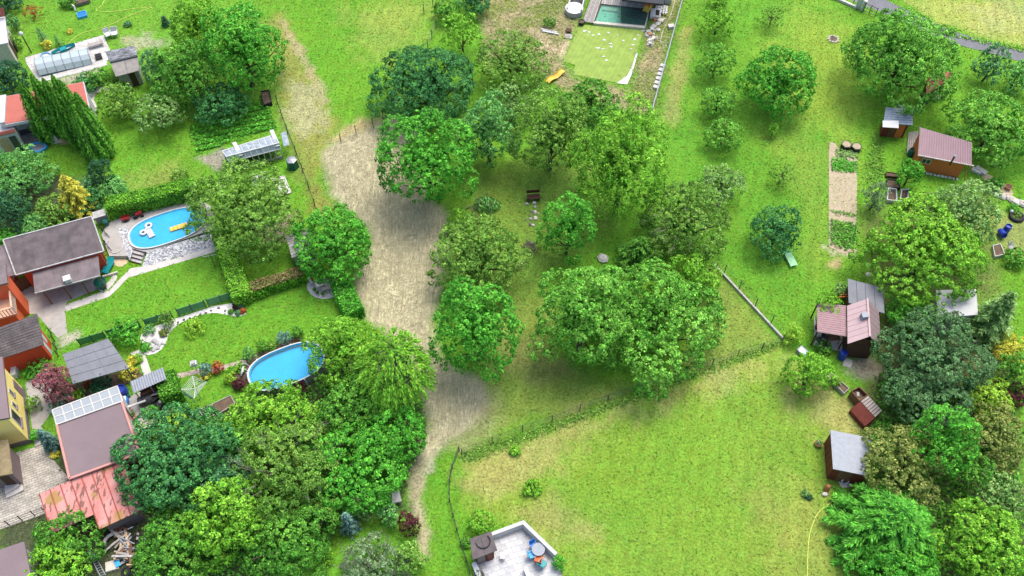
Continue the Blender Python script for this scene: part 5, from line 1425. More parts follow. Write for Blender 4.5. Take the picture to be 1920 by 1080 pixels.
# machinery corner
barrel('open blue barrel of water beside the glass roof', 233, 739, .42, .95, inner='pale_metal')
t = thing('blue_bag', 'blue and white bag beside the garage wall', 'bag', V(237, 758)); p = V(237, 758); b = MB(t.location); b.rock(p + Vector((0, 0, .3)), .32, .55, .3, .2, 9, 5, .1); b.build('sack', 'bright_blue', t, smooth=True); MB(t.location).box(p + Vector((-.05, .2, .5)), .3, .5, .06, .3).build('flap', 'white_plastic', t)
t = thing('watering_can', 'green watering can beside the open blue barrel', 'watering can', V(242, 744)); p = V(242, 744); MB(t.location).lathe(p, [(.12, 0), (.14, .25), (.1, .3)], 10).build('body', 'green_plastic', t); MB(t.location).tube([p + Vector((.1, 0, .1)), p + Vector((.38, .05, .32))], .025, 5).build('spout', 'green_plastic', t); MB(t.location).tube([p + Vector((-.12, 0, .1)), p + Vector((-.2, 0, .3)), p + Vector((.05, 0, .36))], .015, 5).build('handle', 'green_plastic', t)
b = MB(V(256, 758)); b.tube([V(238, 764, .9), V(273, 751, .8)], .09, 8); b.build('drain_pipe', 'white_plastic', label='white plastic pipe reaching from the garage wall', cat='pipe')
for k, (a, b_) in enumerate((((262, 751), (296, 734)), ((272, 745), (300, 737)))):
    m = MB(V(*a)); m.beam(V(*a, .5 + .2 * k), V(*b_, .7 + .2 * k), .1, .06); m.build('pole', 'grey_wood', label='long grey wooden pole lying over the machinery', cat='pole', group='poles over the machinery')
t = thing('water_tank', 'black ribbed tank lying in the machinery yard', 'tank', V(277, 760)); p = V(277, 760); ax = Matrix.Rotation(AL, 3, 'Z') @ Matrix.Rotation(math.pi / 2, 3, 'Y')
MB(t.location).lathe(p + Vector((-.6, 0, .45)), [(.3, 0), (.42, .08), (.42, .4), (.38, .45), (.42, .5), (.42, 1.0), (.3, 1.15)], 14, axis=ax).build('body', 'dark_metal', t); MB(t.location).box(p, .9, .5, .1, AL).build('cradle', 'grey_wood', t)
t = thing('lawn_mower', 'dark lawn mower beside the block shaped thuja hedge', 'mower', V(302, 760), AL - 1.0)
MB().box((0, 0, .12), .55, .75, .22).build('deck', 'black_metal', t, bevel=.05); MB().lathe((0, .1, .34), [(.18, 0), (.18, .15), (.1, .2)], 10).build('engine', 'grey_metal', t)
for x in (-.3, .3):
    MB().tube([(x * .8, -.3, .25), (x * .7, -1.0, .9)], .018, 5).build('handle_tube', 'grey_metal', t)
    for y in (-.3, .3): MB().lathe((x, y, .12), [(.05, -.03), (.12, -.03), (.12, .03), (.05, .03)], 10, axis=Matrix.Rotation(math.pi / 2, 3, 'Y')).build('wheel', 'rubber', t)
MB().tube([(-.21, -1.0, .9), (.21, -1.0, .9)], .018, 5).build('handle_bar', 'grey_metal', t)
t = thing('wheelbarrow', 'black wheelbarrow in the machinery yard', 'wheelbarrow', V(292, 748), AL + .4); b = MB(); b.prism([(-.35, -.45), (.35, -.45), (.25, .45), (-.25, .45)], .3, .6); b.build('tray', 'rubber', t)
MB().lathe((0, .65, .2), [(.1, -.04), (.2, -.04), (.2, .04), (.1, .04)], 12, axis=Matrix.Rotation(math.pi / 2, 3, 'Y')).build('wheel', 'rubber', t)
for x in (-.28, .28): MB().tube([(x * .4, .7, .2), (x, 0, .3), (x, -1.0, .55)], .02, 5).build('handle', 'dark_metal', t)
for k, (u, v, pl) in enumerate([(244, 770, None), (250, 783, 'mid'), (253, 793, None), (257, 803, 'olive')]):
    pot('round pot standing along the pink garage wall', u, v, .26, .4, 'terracotta' if k % 2 else 'cream_stone', pl, 'pots along the garage')
t = thing('window_frame', 'white window frame leaning by the flat roof garage', 'window frame', V(276, 802), AL)
for x in (-.5, 0, .5): MB().box((x, 0, 0), .07, .06, 1.0, tilt=('X', .5)).build('upright', 'white_paint', t)
for z in (0, .93): MB().box((0, -z * .48, z * .88), 1.07, .06, .07).build('rail', 'white_paint', t)
# scrap heap and ladder
t = thing('scrap_heap', 'heap of scrap timber and pipes below the rusty roof', 'scrap heap', V(240, 1035)); random.seed(5)
for k in range(46):
    u, v = random.gauss(240, 13), random.gauss(1030, 18); a = random.uniform(0, math.pi); L = random.uniform(.5, 1.7); z = random.uniform(.1, .75); p = V(u, v); dv = Vector((math.cos(a), math.sin(a), random.uniform(-.25, .25))) * L / 2
    m = random.choice(['grey_wood', 'pale_wood', 'brown_wood', 'stone_grey', 'grey_wood']); MB(t.location).beam(p - dv + Vector((0, 0, z)), p + dv + Vector((0, 0, z)), random.uniform(.06, .2), random.uniform(.03, .09)).build('plank', m, t)
for k in range(6):
    u, v = random.gauss(246, 12), random.gauss(1020, 16); a = random.uniform(0, math.pi); p = V(u, v, .7); dv = Vector((math.cos(a), math.sin(a), .1)) * .6; MB(t.location).tube([p - dv, p + dv], .05, 6).build('pipe', 'pale_metal', t)
for u, v in ((249, 1068), (236, 1072), (255, 1012)):
    p = V(u, v, .5); c = [p + Vector((.27 * math.cos(a), .27 * math.sin(a), .1 * math.sin(a))) for a in np.linspace(0, 2 * math.pi, 13)]; MB(t.location).tube(c, .1, 6).build('tyre', 'rubber', t)
p = V(220, 1018, .3); b = MB(t.location); b.tube([p + Vector((math.cos(a) * .9, math.sin(a) * .7, .15)) for a in np.linspace(1.2, 3.6, 9)], .13, 6); b.build('mudguard', 'stone_pale', t)
MB(t.location).box(V(212, 1062), .9, .7, .25, .3).build('crate', 'cream_stone', t); MB(t.location).box(V(221, 1057, .25), .35, .5, .12, .5).build('blue_sheet', 'sky_blue', t)
t = thing('ladder', 'grey metal ladder lying in the undergrowth beside the scrap heap', 'ladder', V(178, 1055)); a0, a1, b0, b1 = V(165, 1034, .5), V(189, 1082, .6), V(173, 1031, .5), V(198, 1078, .6)
for a, b_ in ((a0, a1), (b0, b1)): MB(t.location).beam(a, b_, .05, .08).build('rail', 'pale_metal', t)
for k in range(11): MB(t.location).tube([lerp(a0, a1, (k + .5) / 11), lerp(b0, b1, (k + .5) / 11)], .022, 5).build('rung', 'pale_metal', t)
# ------------------------------------------------------------------ garden with the covered pool
mat('light_hose', (.55, .62, .12), .5, .1, 3, 0)
mat('turf_dry', (.3, .33, .12), .9, .35, 2.2, .8, bscale=12)
AT = ang((47, 107), (194, 67))
brickmat('slate_tile', (.09, .095, .105), (.3, .31, .33), (.05, .05, .055), .34, .16, AT, .015, .7, nvar=.35)
mat('enclosure', (.42, .49, .51), .12, .05, 1, 0, spec=.6)
brickmat('deck_white', (.46, .44, .41), (.52, .5, .47), (.32, .3, .28), .9, .45, AT, .02, .3, nvar=.15)
sheet('pool_deck', [(47, 108), (194, 66), (206, 93), (201, 122), (186, 127), (80, 154), (70, 150), (50, 120)], 'deck_white', .03, th=.06, label='white paved deck round the covered pool')
t = thing('pool_enclosure', 'arched white pool enclosure of six clear panels on the white deck', 'pool cover', V(120, 122))
E0, E1, E2, E3 = V(76, 145), V(174, 121), V(167, 97), V(70, 117)
prof = [(0, .1), (.12, .6), (.3, .92), (.55, 1.0), (.8, .8), (1, .35)]
for k in range(6):
    s0, s1 = k / 6 + .006, (k + 1) / 6 - .006; b = MB(t.location); vs = []
    step = .03 * (5 - k)
    for (f, z) in prof:
        for s in (s0, s1): vs.append(bil([E0, E1, E2, E3], s, f) + Vector((0, 0, z + step)))
    n = len(prof); vs += [p - Vector((0, 0, .02)) for p in vs]
    fs = []
    for j in range(n - 1): fs += [(2 * j, 2 * j + 1, 2 * j + 3, 2 * j + 2), (2 * n + 2 * j, 2 * n + 2 * j + 2, 2 * n + 2 * j + 3, 2 * n + 2 * j + 1), (2 * j, 2 * j + 2, 2 * n + 2 * j + 2, 2 * n + 2 * j), (2 * j + 1, 2 * n + 2 * j + 1, 2 * n + 2 * j + 3, 2 * j + 3)]
    fs += [(0, 2 * n, 2 * n + 1, 1), (2 * n - 2, 2 * n - 1, 4 * n - 1, 4 * n - 2)]
    b.add(vs, fs); b.build('panel', 'enclosure', t)
for k in range(7):
    MB(t.location).tube([bil([E0, E1, E2, E3], k / 6, f) + Vector((0, 0, z + .03 * (5.5 - k) + .02)) for f, z in prof], .035, 5).build('rib', 'grey_metal', t)
b = MB(t.location); b.add([p + Vector((0, 0, .045)) for p in [lerp(E0, E2, .03), lerp(E1, E3, .03), lerp(E2, E0, .03), lerp(E3, E1, .03)]], [(0, 1, 2, 3)]); b.build('water', 'water_blue', t)
t = thing('pool_boat', 'long teal plastic boat lying on the white pool deck', 'boat', V(120, 95)); a, b_ = V(99, 103, .05), V(142, 85, .05); e = (b_ - a); L = e.length; rz = math.atan2(e.y, e.x); t.rotation_euler[2] = rz
b = MB(); vs = []; n = 9
for i in range(n):
    s = i / (n - 1); w_ = .34 * math.sin(math.pi * (.08 + .84 * s)) ** .6
    vs += [(-L / 2 + L * s, -w_, .32), (-L / 2 + L * s, -w_ * .6, .02), (-L / 2 + L * s, w_ * .6, .02), (-L / 2 + L * s, w_, .32)]
fs = [(4 * i + j, 4 * i + j + 1, 4 * i + j + 5, 4 * i + j + 4) for i in range(n - 1) for j in range(3)] + [(0, 1, 2, 3), (4 * n - 1, 4 * n - 2, 4 * n - 3, 4 * n - 4)]
b.add(vs, fs); b.build('hull', 'teal', t); MB().box((0, 0, .26), L * .25, .5, .04).build('seat', 'teal', t)
t = thing('deck_bench', 'long low bench at the edge of the white pool deck', 'bench', V(179, 81)); MB(t.location).beam(V(165, 86, .4), V(193, 78, .4), .5, .07).build('seat', 'grey_wood', t)
for u, v in ((168, 86), (190, 80)): MB(t.location).box(V(u, v), .1, .45, .37, AT).build('leg', 'grey_wood', t)
t = thing('fire_box', 'square dark fire box on the white pool deck', 'fire box', V(186, 109)); MB(t.location).box(V(186, 109), .65, .65, .35, AT).build('body', 'dark_metal', t); MB(t.location).box(B(186, 109, .38), .5, .5, .04, AT).build('grate', 'rubber', t)
t = thing('swim_ring', 'pale blue ring on the white pool deck', 'swim ring', V(86, 104, .03)); MB().tube([(.5 * math.cos(a), .35 * math.sin(a), .06) for a in np.linspace(0, 2 * math.pi, 15)], .06, 6).build('ring', 'sky_blue', t, smooth=True)
chair('white garden chair beside the pool deck, touching the other white chair', 205, 70, AT + .2, 'white_plastic', 'white chairs at the pool deck', w_=.66); chair('white garden chair beside the pool deck, touching the other white chair', 217, 68, AT - .2, 'white_plastic', 'white chairs at the pool deck', w_=.66)
t = thing('tiled_shed', 'small shed with dark patterned tiles on a gable roof', 'shed', V(230, 120))
rA, rB = V(206, 117, 2.7), V(258, 105, 2.7)
steps_roof(t, [rA, rB, V(252, 86, 2.25), V(197, 97, 2.25)], 5, .04, 'slate_tile', 'roof')
q = [rA, rB, V(262, 132, 1.95), V(217, 144, 1.95)]; panels(t, q, 2, 1, .03, .06, 'grey_wood', 'front_roof_sheet')
MB(t.location).beam(rA + Vector((0, 0, .04)), rB + Vector((0, 0, .04)), .22, .1).build('ridge', 'dark_metal', t)
wq = wallpart(t, [V(252, 86, 2.2), V(262, 132, 1.9), V(217, 144, 1.9), V(197, 97, 2.2)], .05, .2, 'grey_wood'); edgebox(t, wq, 1, .2, .5, 0, 1.7, 'dark_wood', 'door')
table('table under a blue and white cover by the grey green willow shrub', 254, 148, 0, .85, 1.5, AT + .3, 'sky_blue'); t = thing('table_cloth', 'white patterned cloth on the blue table', 'cloth', V(254, 148)); MB(t.location).box(B(254, 147.5, .725), .5, .9, .02, AT + .5).build('cloth', 'white_paint', t)
t = thing('sandbox', 'small square blue sandbox on the lawn', 'sandbox', V(155, 30), AT)
for x, y, a, c in ((0, -.42, .9, .06), (0, .42, .9, .06), (-.45, 0, .06, .78), (.45, 0, .06, .78)): MB().box((x, y, 0), a, c, .3).build('board', 'sky_blue', t)
MB().box((0, 0, 0), .82, .76, .24).build('cover', 'bright_blue', t)
t = thing('lamp_post', 'black garden lamp with a pale globe at the deck corner', 'lamp', V(59, 99)); post(t, V(59, 99), 2.3, .06, 'black_metal', 'pole'); MB(t.location).lathe(V(59, 99, 0) + Vector((0, 0, 2.3)), [(.06, 0), (.2, .12), (.22, .25), (.12, .42), (.03, .48)], 12).build('globe', 'white_plastic', t, smooth=True)
hose('yellow green hose snaking across the back lawn', [(128, 82), (135, 74), (149, 64), (164, 59), (181, 55), (200, 49), (219, 41), (240, 31), (260, 22), (282, 15), (285, 13), (277, 14), (250, 16), (225, 20), (200, 23), (182, 21), (181, 17), (190, 12), (196, 0), (197, -10)], 'light_hose') if 'light_hose' in M else None
t = thing('white_roof_house', 'house with white roof and tan wall beside the back lawn', 'house', V(0, 70)); q = quad([(-60, 42), (9, 30), (15, 80), (-60, 95)], 3.0); roofpart(t, q, .15, 'wall_white'); wq = wallpart(t, q, .15, .25, 'cream_stone'); edgebox(t, wq, 1, .55, .8, .0, 2.0, 'dark_wood', 'door')
q = quad([(-60, 22), (6, 14), (9, 29), (-60, 40)], [4.2, 4.2, 3.2, 3.2]); roofpart(t, q, .12, 'roof_red', 'gable_roof')
t = thing('water_butt', 'dark box bin beside the white roofed house', 'bin', V(26, 96)); MB(t.location).box(V(26, 96), .8, .7, .9, AT).build('body', 'rubber', t, bevel=.03); MB(t.location).box(B(26, 96, .9), .86, .76, .07, AT).build('lid', 'dark_metal', t)
t = thing('flower_trough', 'long soil filled timber trough at the top of the back lawn', 'trough', V(155, 3)); MB(t.location).beam(V(142, 6, .2), V(168, -2, .2), .7, .4).build('box', 'grey_wood', t); MB(t.location).beam(V(143, 5.6, .38), V(167, -1.6, .38), .55, .1).build('soil', 'soil', t)
b = MB(V(139, 12)); b.tube([V(134, 8, .4), V(139, 12, .5), V(141, 20, .1)], .09, 6); b.build('downpipe', 'white_plastic', label='white bent pipe lying by the flower trough', cat='pipe')
sheet('concrete_path', [(158, 166), (204, 159), (214, 165), (180, 175), (176, 186), (184, 206), (176, 210), (166, 190)], 'concrete_pale', .006, label='concrete path behind the thuja row')
# red roofed house behind the thujas
t = thing('red_roof_house', 'white house with flat red roof and open veranda', 'house', V(60, 230))
q = quad([(8, 181), (157, 153), (169, 205), (5, 235)], 3.1); roofpart(t, q, .3, 'wall_white', 'fascia'); roofpart(t, [p + Vector((0, 0, .05)) for p in inset(q, .08)], .06, 'roof_red')
bw = [lerp(q[0], q[3], .05), lerp(q[1], q[2], .05), lerp(q[1], q[2], .62), lerp(q[0], q[3], .62)]; wallpart(t, bw, .3, .1, 'wall_white')
for s in (.02, .38, .7, .98): MB(t.location).box(lerp(q[3], q[2], s).to_2d().to_3d() + Vector((0, .25, 0)), .14, .14, 2.8, AT).build('veranda_post', 'pale_wood', t)
MB(t.location).beam(lerp(q[0], q[3], .02) + Vector((0, 0, .18)), lerp(q[0], q[3], .98) + Vector((0, 0, .18)), .55, .22).build('parapet', 'wall_white', t)
q = quad([(-70, 262), (27, 241), (29, 247), (-66, 270)], [2.9, 2.9, 2.6, 2.6]); roofpart(t, q, .1, 'roof_red', 'awning'); w2 = quad([(-70, 240), (22, 222), (30, 246), (-62, 268)], 2.6); wq = wallpart(t, w2, .06, .05, 'wall_white', 'front_wall'); edgebox(t, wq, 2, .06, .2, 0, 2.1, 'dark_metal', 'door', .05); edgebox(t, wq, 2, .24, .42, 0, 2.1, 'pale_wood', 'shutter', .05)
sheet('veranda', [(36, 275), (104, 258), (96, 232), (30, 246)], 'concrete', .02, label='grey veranda floor below the flat red roof')
table('dark veranda table under the flat red roof', 55, 256, .02, 1.5, .8, AT, 'dark_metal'); chair('pale veranda chair at the dark table', 66, 250, AT + 2, 'off_white', z=.02)
t = thing('play_tent', 'white play tent on the lawn edge beside the thujas', 'tent', V(105, 268)); a = [V(96, 272), V(114, 267), V(112, 259), V(97, 262)]; ap = V(104, 264, 1.7); ap.x, ap.y = base_of(a).x, base_of(a).y
b = MB(t.location); b.add(a + [ap], [(0, 1, 4), (1, 2, 4), (2, 3, 4), (3, 0, 4), (3, 2, 1, 0)]); b.build('canvas', 'white_paint', t)
for p in a: MB(t.location).tube([p, ap, ap + (ap - p) * .12], .02, 5).build('pole', 'pale_wood', t)
t = thing('cardboard_box', 'open cardboard box beside the white play tent', 'box', V(122, 267)); p = V(122, 267)
MB(t.location).box(p, .8, .6, .45, AT).build('box', 'pale_wood', t); MB(t.location).box(p + Vector((.5, .1, .42)), .35, .6, .02, AT, ('Y', .4)).build('flap', 'pale_wood', t)
t = thing('paddling_pool', 'blue inflatable paddling pool on the lawn by the veranda', 'paddling pool', V(73, 278))
for z in (.08, .2): MB().tube([(.72 * math.cos(a) * (1 + .1 * math.cos(5 * a)), .6 * math.sin(a) * (1 + .1 * math.cos(5 * a)), z) for a in np.linspace(0, 2 * math.pi, 31)], .1, 6).build('air_ring', 'sky_blue', t, smooth=True)
MB().lathe((0, 0, .1), [(.7, 0), (.7, .02)], 18, 1, .82).build('water', 'pale_metal', t)

# ------------------------------------------------------------------ greenhouse garden
t = thing('greenhouse', 'long low greenhouse with white panes beside the vegetable rows', 'greenhouse', V(480, 280)); AG = ang((430, 300), (522, 275))
gl = [V(417, 283, 1.35), V(516, 252, 1.35), V(523, 268, 1.9), V(424, 294, 1.9)]; gf = [V(424, 294, 1.9), V(523, 268, 1.9), V(526, 279, 1.35), V(430, 304, 1.35)]
mat('pane_white', (.33, .38, .43), .25, .4, 2.5, 0, spec=.5)
panels(t, gl, 9, 1, .06, .02, 'pane_white', 'roof_pane', .015); panels(t, gf, 9, 1, .06, .02, 'pane_white', 'roof_pane', .015)
for k in range(10):
    MB(t.location).beam(bil(gl, k / 9, 0), bil(gl, k / 9, 1), .06, .07).build('glazing_bar', 'white_paint', t); MB(t.location).beam(bil(gf, k / 9, 0), bil(gf, k / 9, 1), .06, .07).build('glazing_bar', 'white_paint', t)
for a, b_ in ((gl[0], gl[1]), (gl[2], gl[3]), (gf[2], gf[3])): MB(t.location).beam(a, b_, .08, .08).build('ridge_bar', 'white_paint', t)
for k in range(10):
    p = lerp(gf[3], gf[2], k / 9); MB(t.location).box((p.x, p.y, 0), .06, .06, 1.35, AG).build('upright', 'white_paint', t)
MB(t.location).beam(gf[3].to_2d().to_3d() + Vector((0, 0, .2)), gf[2].to_2d().to_3d() + Vector((0, 0, .2)), .06, .4).build('base_board', 'grey_wood', t)
MB(t.location).beam(gl[0].to_2d().to_3d() + Vector((0, 0, .65)), gl[1].to_2d().to_3d() + Vector((0, 0, .65)), .03, 1.3).build('back_wall', 'pane_white', t)
for s in (.22, .93): MB(t.location).slab([bil(gl, s, -.35) + Vector((0, 0, .3)), bil(gl, s + .07, -.35) + Vector((0, 0, .3)), bil(gf, s + .07, .8) + Vector((0, 0, .3)), bil(gf, s, .8) + Vector((0, 0, .3))], .04).build('vent_board', 'white_paint', t)
q = quad([(527, 250), (536, 246), (543, 271), (532, 275)], [1.5, 1.5, 1.4, 1.4]); corr(t, q, 6, .03, 'pane_white', 'end_roof')
groundcover('greenhouse_border', [(425, 310), (525, 283), (530, 296), (500, 312), (430, 325)], 1300, .2, .45, 'olive', 'weedy border in front of the greenhouse', 17)
t = thing('compost_bin', 'hexagonal dark green compost bin with grey lid on lawn', 'compost bin', V(550, 316)); p = V(550, 313); MB(t.location).lathe(p, [(.58, 0), (.5, .95)], 6).build('body', 'green_plastic', t); MB(t.location).lathe(p + Vector((0, 0, .95)), [(.53, 0), (.5, .06), (.2, .16), (.05, .17)], 6).build('lid', 'grey_metal', t)
bedframe('black framed planting box by the boundary fence of the vegetable patch', [(489, 171), (504, 168), (509, 191), (494, 196)], .5, 'rubber', 'soil')
t = thing('tile_bed', 'rectangular stony bed with white edging on lawn', 'bed', V(530, 350)); q = [V(508, 337), V(533, 331), (V(546, 362)), V(520, 368)]
for i in range(4): MB(t.location).beam(q[i] + Vector((0, 0, .05)), q[(i + 1) % 4] + Vector((0, 0, .05)), .1, .12).build('edging', 'off_white', t)
MB(t.location).prism(q, -.02, .04).build('gravel', 'gravel_white', t)
for lb, u, v, r_ in (('white chair under the old apple tree beside the stony bed', 499, 340, .4), ('white chair under the old apple tree facing the grill', 487, 337, 2.2), ('white stool chair in the shade of the old apple tree', 484, 349, 1.2)): chair(lb, u, v, r_, 'white_plastic')
t = thing('kettle_grill', 'kettle grill with black lid beside the old apple tree', 'grill', V(418, 350)); p = V(418, 350); MB(t.location).lathe(p + Vector((0, 0, .55)), [(.1, 0), (.28, .12), (.3, .28), (.24, .4), (.05, .46)], 14).build('bowl', 'black_metal', t)
for a in (0, 2.1, 4.2): MB(t.location).tube([p + Vector((.3 * math.cos(a), .3 * math.sin(a), 0)), p + Vector((.1 * math.cos(a), .1 * math.sin(a), .6))], .018, 5).build('leg', 'grey_metal', t)
MB(t.location).box(p + Vector((.15, -.45, .5)), .4, .5, .04, .2).build('side_shelf', 'pale_metal', t)
t = thing('plank_shed', 'shed with a pale weathered plank roof under the round vivid tree', 'shed', V(555, 460)); q = quad([(535, 439), (580, 427), (590, 470), (547, 484)], [2.2, 2.2, 2.0, 2.0])
panels(t, q, 1, 9, .03, .05, ['grey_wood', 'stone_grey', 'grey_wood'], 'roof_plank', .015); wallpart(t, q, .06, .15, 'grey_wood')
sheet('seat_corner', [(572, 535), (590, 520), (632, 528), (632, 555), (610, 562), (585, 556)], 'stone_pale', .008, smooth=1, label='paved seat corner below the round vivid tree')
t = thing('garden_bench', 'grey wooden bench in the paved seat corner', 'bench', V(620, 541), AL)
for k in range(4): MB().box((0, -.24 + k * .14, .42), 1.5, .12, .04).build('seat_slat', 'grey_wood', t)
for x in (-.6, .6): MB().box((x, 0, 0), .08, .5, .42).build('leg', 'grey_wood', t)
for k in range(2): MB().box((0, .34, .55 + k * .18), 1.5, .04, .13).build('back_slat', 'grey_wood', t)
table('cream square table with a dark tray in the paved seat corner', 602, 538, 0, .8, .8, AL, 'cream_stone'); t = thing('tray', 'dark round tray on the cream table', 'tray', V(602, 538)); MB(t.location).lathe(B(602, 537.5, .722), [(.25, 0), (.28, .03)], 14).build('plate', 'dark_metal', t)
t = thing('parasol', 'folded red and white parasol chair in the seat corner', 'chair', V(588, 530), .5); MB().box((0, 0, .4), .6, .6, .05).build('seat', 'white_paint', t); MB().box((0, .3, .45), .6, .06, .6).build('backrest', 'white_paint', t); MB().box((.1, .05, .45), .4, .5, .1).build('cushion', 'red', t)
for x in (-.25, .25):
    for y in (-.25, .25): MB().box((x, y, 0), .05, .05, .4).build('leg', 'white_paint', t)
pot('dark cubical tub under the round vivid tree', 624, 526, .3, .5, 'rubber', name='planter_tub', cat='tub')
for k, (u, v) in enumerate(((596, 552), (606, 554), (590, 546))): pot('small pot on the paved seat corner edge', u, v, .14, .22, 'cream_stone', 'mid', 'seat corner pots')
t = thing('field_fence', 'low brown field fence beside the loose laurel hedge', 'fence', V(640, 560)); ps = [V(632, 525), V(638, 550), V(645, 580), (V(649, 600))]
for p in ps: post(t, p, 1.2, .06, 'brown_wood')
for z in (.5, 1.05): MB(t.location).tube([p + Vector((0, 0, z)) for p in ps], .05, 5).build('rail', 'brown_wood', t)
wire_fence('dark mesh fence between the vegetable rows and the olive grass', [(521, 195), (530, 222), (540, 250), (556, 290), (568, 322), (580, 355), (591, 388)], 1.2, 'dark_metal', 4, .05)
wire_fence('old wire fence with leaning posts at the top of the meadow', [(830, 0), (812, 12), (795, 26)], 1.3, 'bark_grey', 3, .05)
wire_fence('old wire fence below the small apple tree', [(818, 52), (810, 72), (802, 90)], 1.2, 'bark_grey', 3, .05)
wire_fence('short wire fence by the darkest tree at the hay edge', [(640, 268), (668, 252), (700, 238), (719, 224)], 1.3, 'bark_grey', 3, .045)

# ------------------------------------------------------------------ meadow things
t = thing('park_bench', 'dark brown wooden bench alone on the shaded grass', 'bench', V(1000, 374), .1)
for k in range(4): MB().box((0, -.26 + k * .15, .42), 1.2, .13, .05).build('seat_slat', 'dark_wood', t)
for k in range(2): MB().box((0, .36, .55 + k * .2), 1.2, .05, .16).build('back_slat', 'dark_wood', t)
for x in (-.5, .5): MB().box((x, 0, 0), .08, .55, .42).build('leg', 'dark_wood', t)
def twigheap(label, u, v, r, h, n, mats, name='brush_heap', L=(.5, 1.3), leaves=None, cat='brush heap'):
    t = thing(name, label, cat, V(u, v)); rg = np.random.default_rng(int(u)); c = V(u, v)
    for k in range(n):
        a = rg.uniform(0, 6.28); d_ = rg.uniform(0, 1) ** .6 * r; z = h * (1 - d_ / r) * rg.uniform(.4, 1) + .05; p = c + Vector((math.cos(a) * d_, math.sin(a) * d_, z)); b_ = rg.uniform(0, 6.28); l_ = rg.uniform(*L)
        dv = Vector((math.cos(b_), math.sin(b_), rg.uniform(-.4, .3))) * l_ / 2; MB(t.location).tube([p - dv, p + Vector((0, 0, .04)), p + dv], .035, 5, .012).build('branch', mats[k % len(mats)], t)
    if leaves:
        n2 = 500; d = sphere_dirs(n2, rg, 0); pos = d * np.array((r, r * .8, h)) * rg.uniform(.7, 1.05, n2)[:, None] + np.array((r * .35, 0, .1)); tn = np.stack([np.full(n2, .4), np.full(n2, -1.), rg.normal(0, .4, n2)], 1)
        o = bpy.data.objects.new('foliage', leafmesh('foliage', pos, d + rg.normal(0, .4, (n2, 3)), .3 * rg.uniform(.6, 1.4, n2), leafcol(leaves, n2, rg), 'leaf', tn, .3, rg)); COL.objects.link(o); o.parent = t
    return t
twigheap('heap of cut branches with grey green leaves on the shaded grass', 905, 388, 1.2, .9, 40, ['bark', 'bark_grey'], leaves='frost')
twigheap('round dark heap of firewood sticks by the conical tree', 995, 468, .75, .6, 46, ['bark', 'stone_dark', 'bark_grey'], 'stick_heap', (.4, 1.0))
twigheap('small heap of sticks beside the cream shooted tree', 976, 498, .35, .25, 14, ['bark_grey'], 'stick_heap', (.3, .6))
random.seed(9)
for k in range(14): stone('grey stone in the loose heap beside the conical tree', random.gauss(1000, 7), random.gauss(402, 10), random.uniform(.1, .24), random.choice(['stone_grey', 'stone_pale', 'bark_grey']), 'stone heap')
stone('large pale rock beside the feathery conifer', 1130, 486, .5, 'stone_pale', name='rock')
wire_fence('long low wire fence on dark posts across the lower meadow', [(866, 852), (923, 830), (980, 808), (1035, 790), (1087, 770), (1140, 750), (1190, 733), (1238, 715), (1286, 700), (1335, 685), (1383, 667), (1428, 655), (1466, 640)], 1.1, 'dark_metal', 4, .04)
t = thing('boundary_kerb', 'straight white concrete kerb wall with thin dark posts', 'wall', V(1400, 565)); a, b_ = V(1337, 496), V(1468, 637)
for k in range(7): MB(t.location).beam(lerp(a, b_, k / 7 + .002) + Vector((0, 0, .12)), lerp(a, b_, (k + 1) / 7 - .002) + Vector((0, 0, .12)), .14, .3).build('kerb_block', 'concrete_pale', t)
for u, v in ((1355, 515), (1383, 545), (1413, 577), (1443, 609)): post(t, V(u, v) + Vector((.12, .1, 0)), 1.3, .04, 'dark_metal')
for z in (.6, .95, 1.25): MB(t.location).tube([a + Vector((.12, .1, z)), b_ + Vector((.12, .1, z))], .01, 4).build('wire', 'dark_metal', t)
wire_fence('low dark mesh fence beside the mown track', [(861, 845), (848, 878), (843, 905), (843, 940), (850, 968), (857, 995), (864, 1020), (874, 1050), (884, 1085)], .8, 'dark_metal', 4, .05)
t = thing('wheelbarrow', 'grey wheelbarrow under the thicket beside the mown track', 'wheelbarrow', V(744, 936), .2); MB().prism([(-.35, -.45), (.35, -.45), (.28, .45), (-.28, .45)], .3, .55).build('tray', 'stone_grey', t); MB().lathe((0, .6, .2), [(.1, -.04), (.2, -.04), (.2, .04), (.1, .04)], 12, axis=Matrix.Rotation(math.pi / 2, 3, 'Y')).build('wheel', 'rubber', t)
for x in (-.28, .28): MB().tube([(x * .4, .6, .2), (x, 0, .3), (x, -.9, .5)], .02, 5).build('handle', 'dark_metal', t)
twigheap('grey stick heap beside the grey wheelbarrow', 728, 952, .6, .4, 24, ['bark_grey', 'stone_grey'], 'stick_heap', (.4, .9))
# ------------------------------------------------------------------ swimming pond house
AP = ang((1087, 46), (1207, 56))
def planks(t, q, n, mat_, name='plank', th=.05): panels(t, q, n, 1, .035, th, mat_, name, .006)
t = thing('timber_deck', 'grey timber deck wrapping round the swimming pond', 'deck', V(1115, 20))
planks(t, quad([(1112, -14), (1131, -12), (1113, 43), (1092, 40)], .32), 8, ['grey_wood', 'stone_grey', 'grey_wood'])
planks(t, quad([(1131, -12), (1226, 0), (1220, 17), (1127, 7)], .32), 22, ['grey_wood', 'stone_grey', 'grey_wood'])
MB(t.location).prism([V(1112, -13), V(1130, -11), V(1112, 42), V(1093, 39)], -.02, .25).build('frame', 'dark_wood', t)
t = thing('swimming_pond', 'rectangular swimming pond with pale shallow and green deep halves', 'pond', V(1160, 32))
W = [V(1127, 8, .1), V(1217, 20, .1), V(1209, 53, .1), V(1113, 44, .1)]
mid0, mid1 = lerp(W[0], W[1], .40), lerp(W[3], W[2], .52)
up = lambda p, z: Vector((p.x, p.y, z))
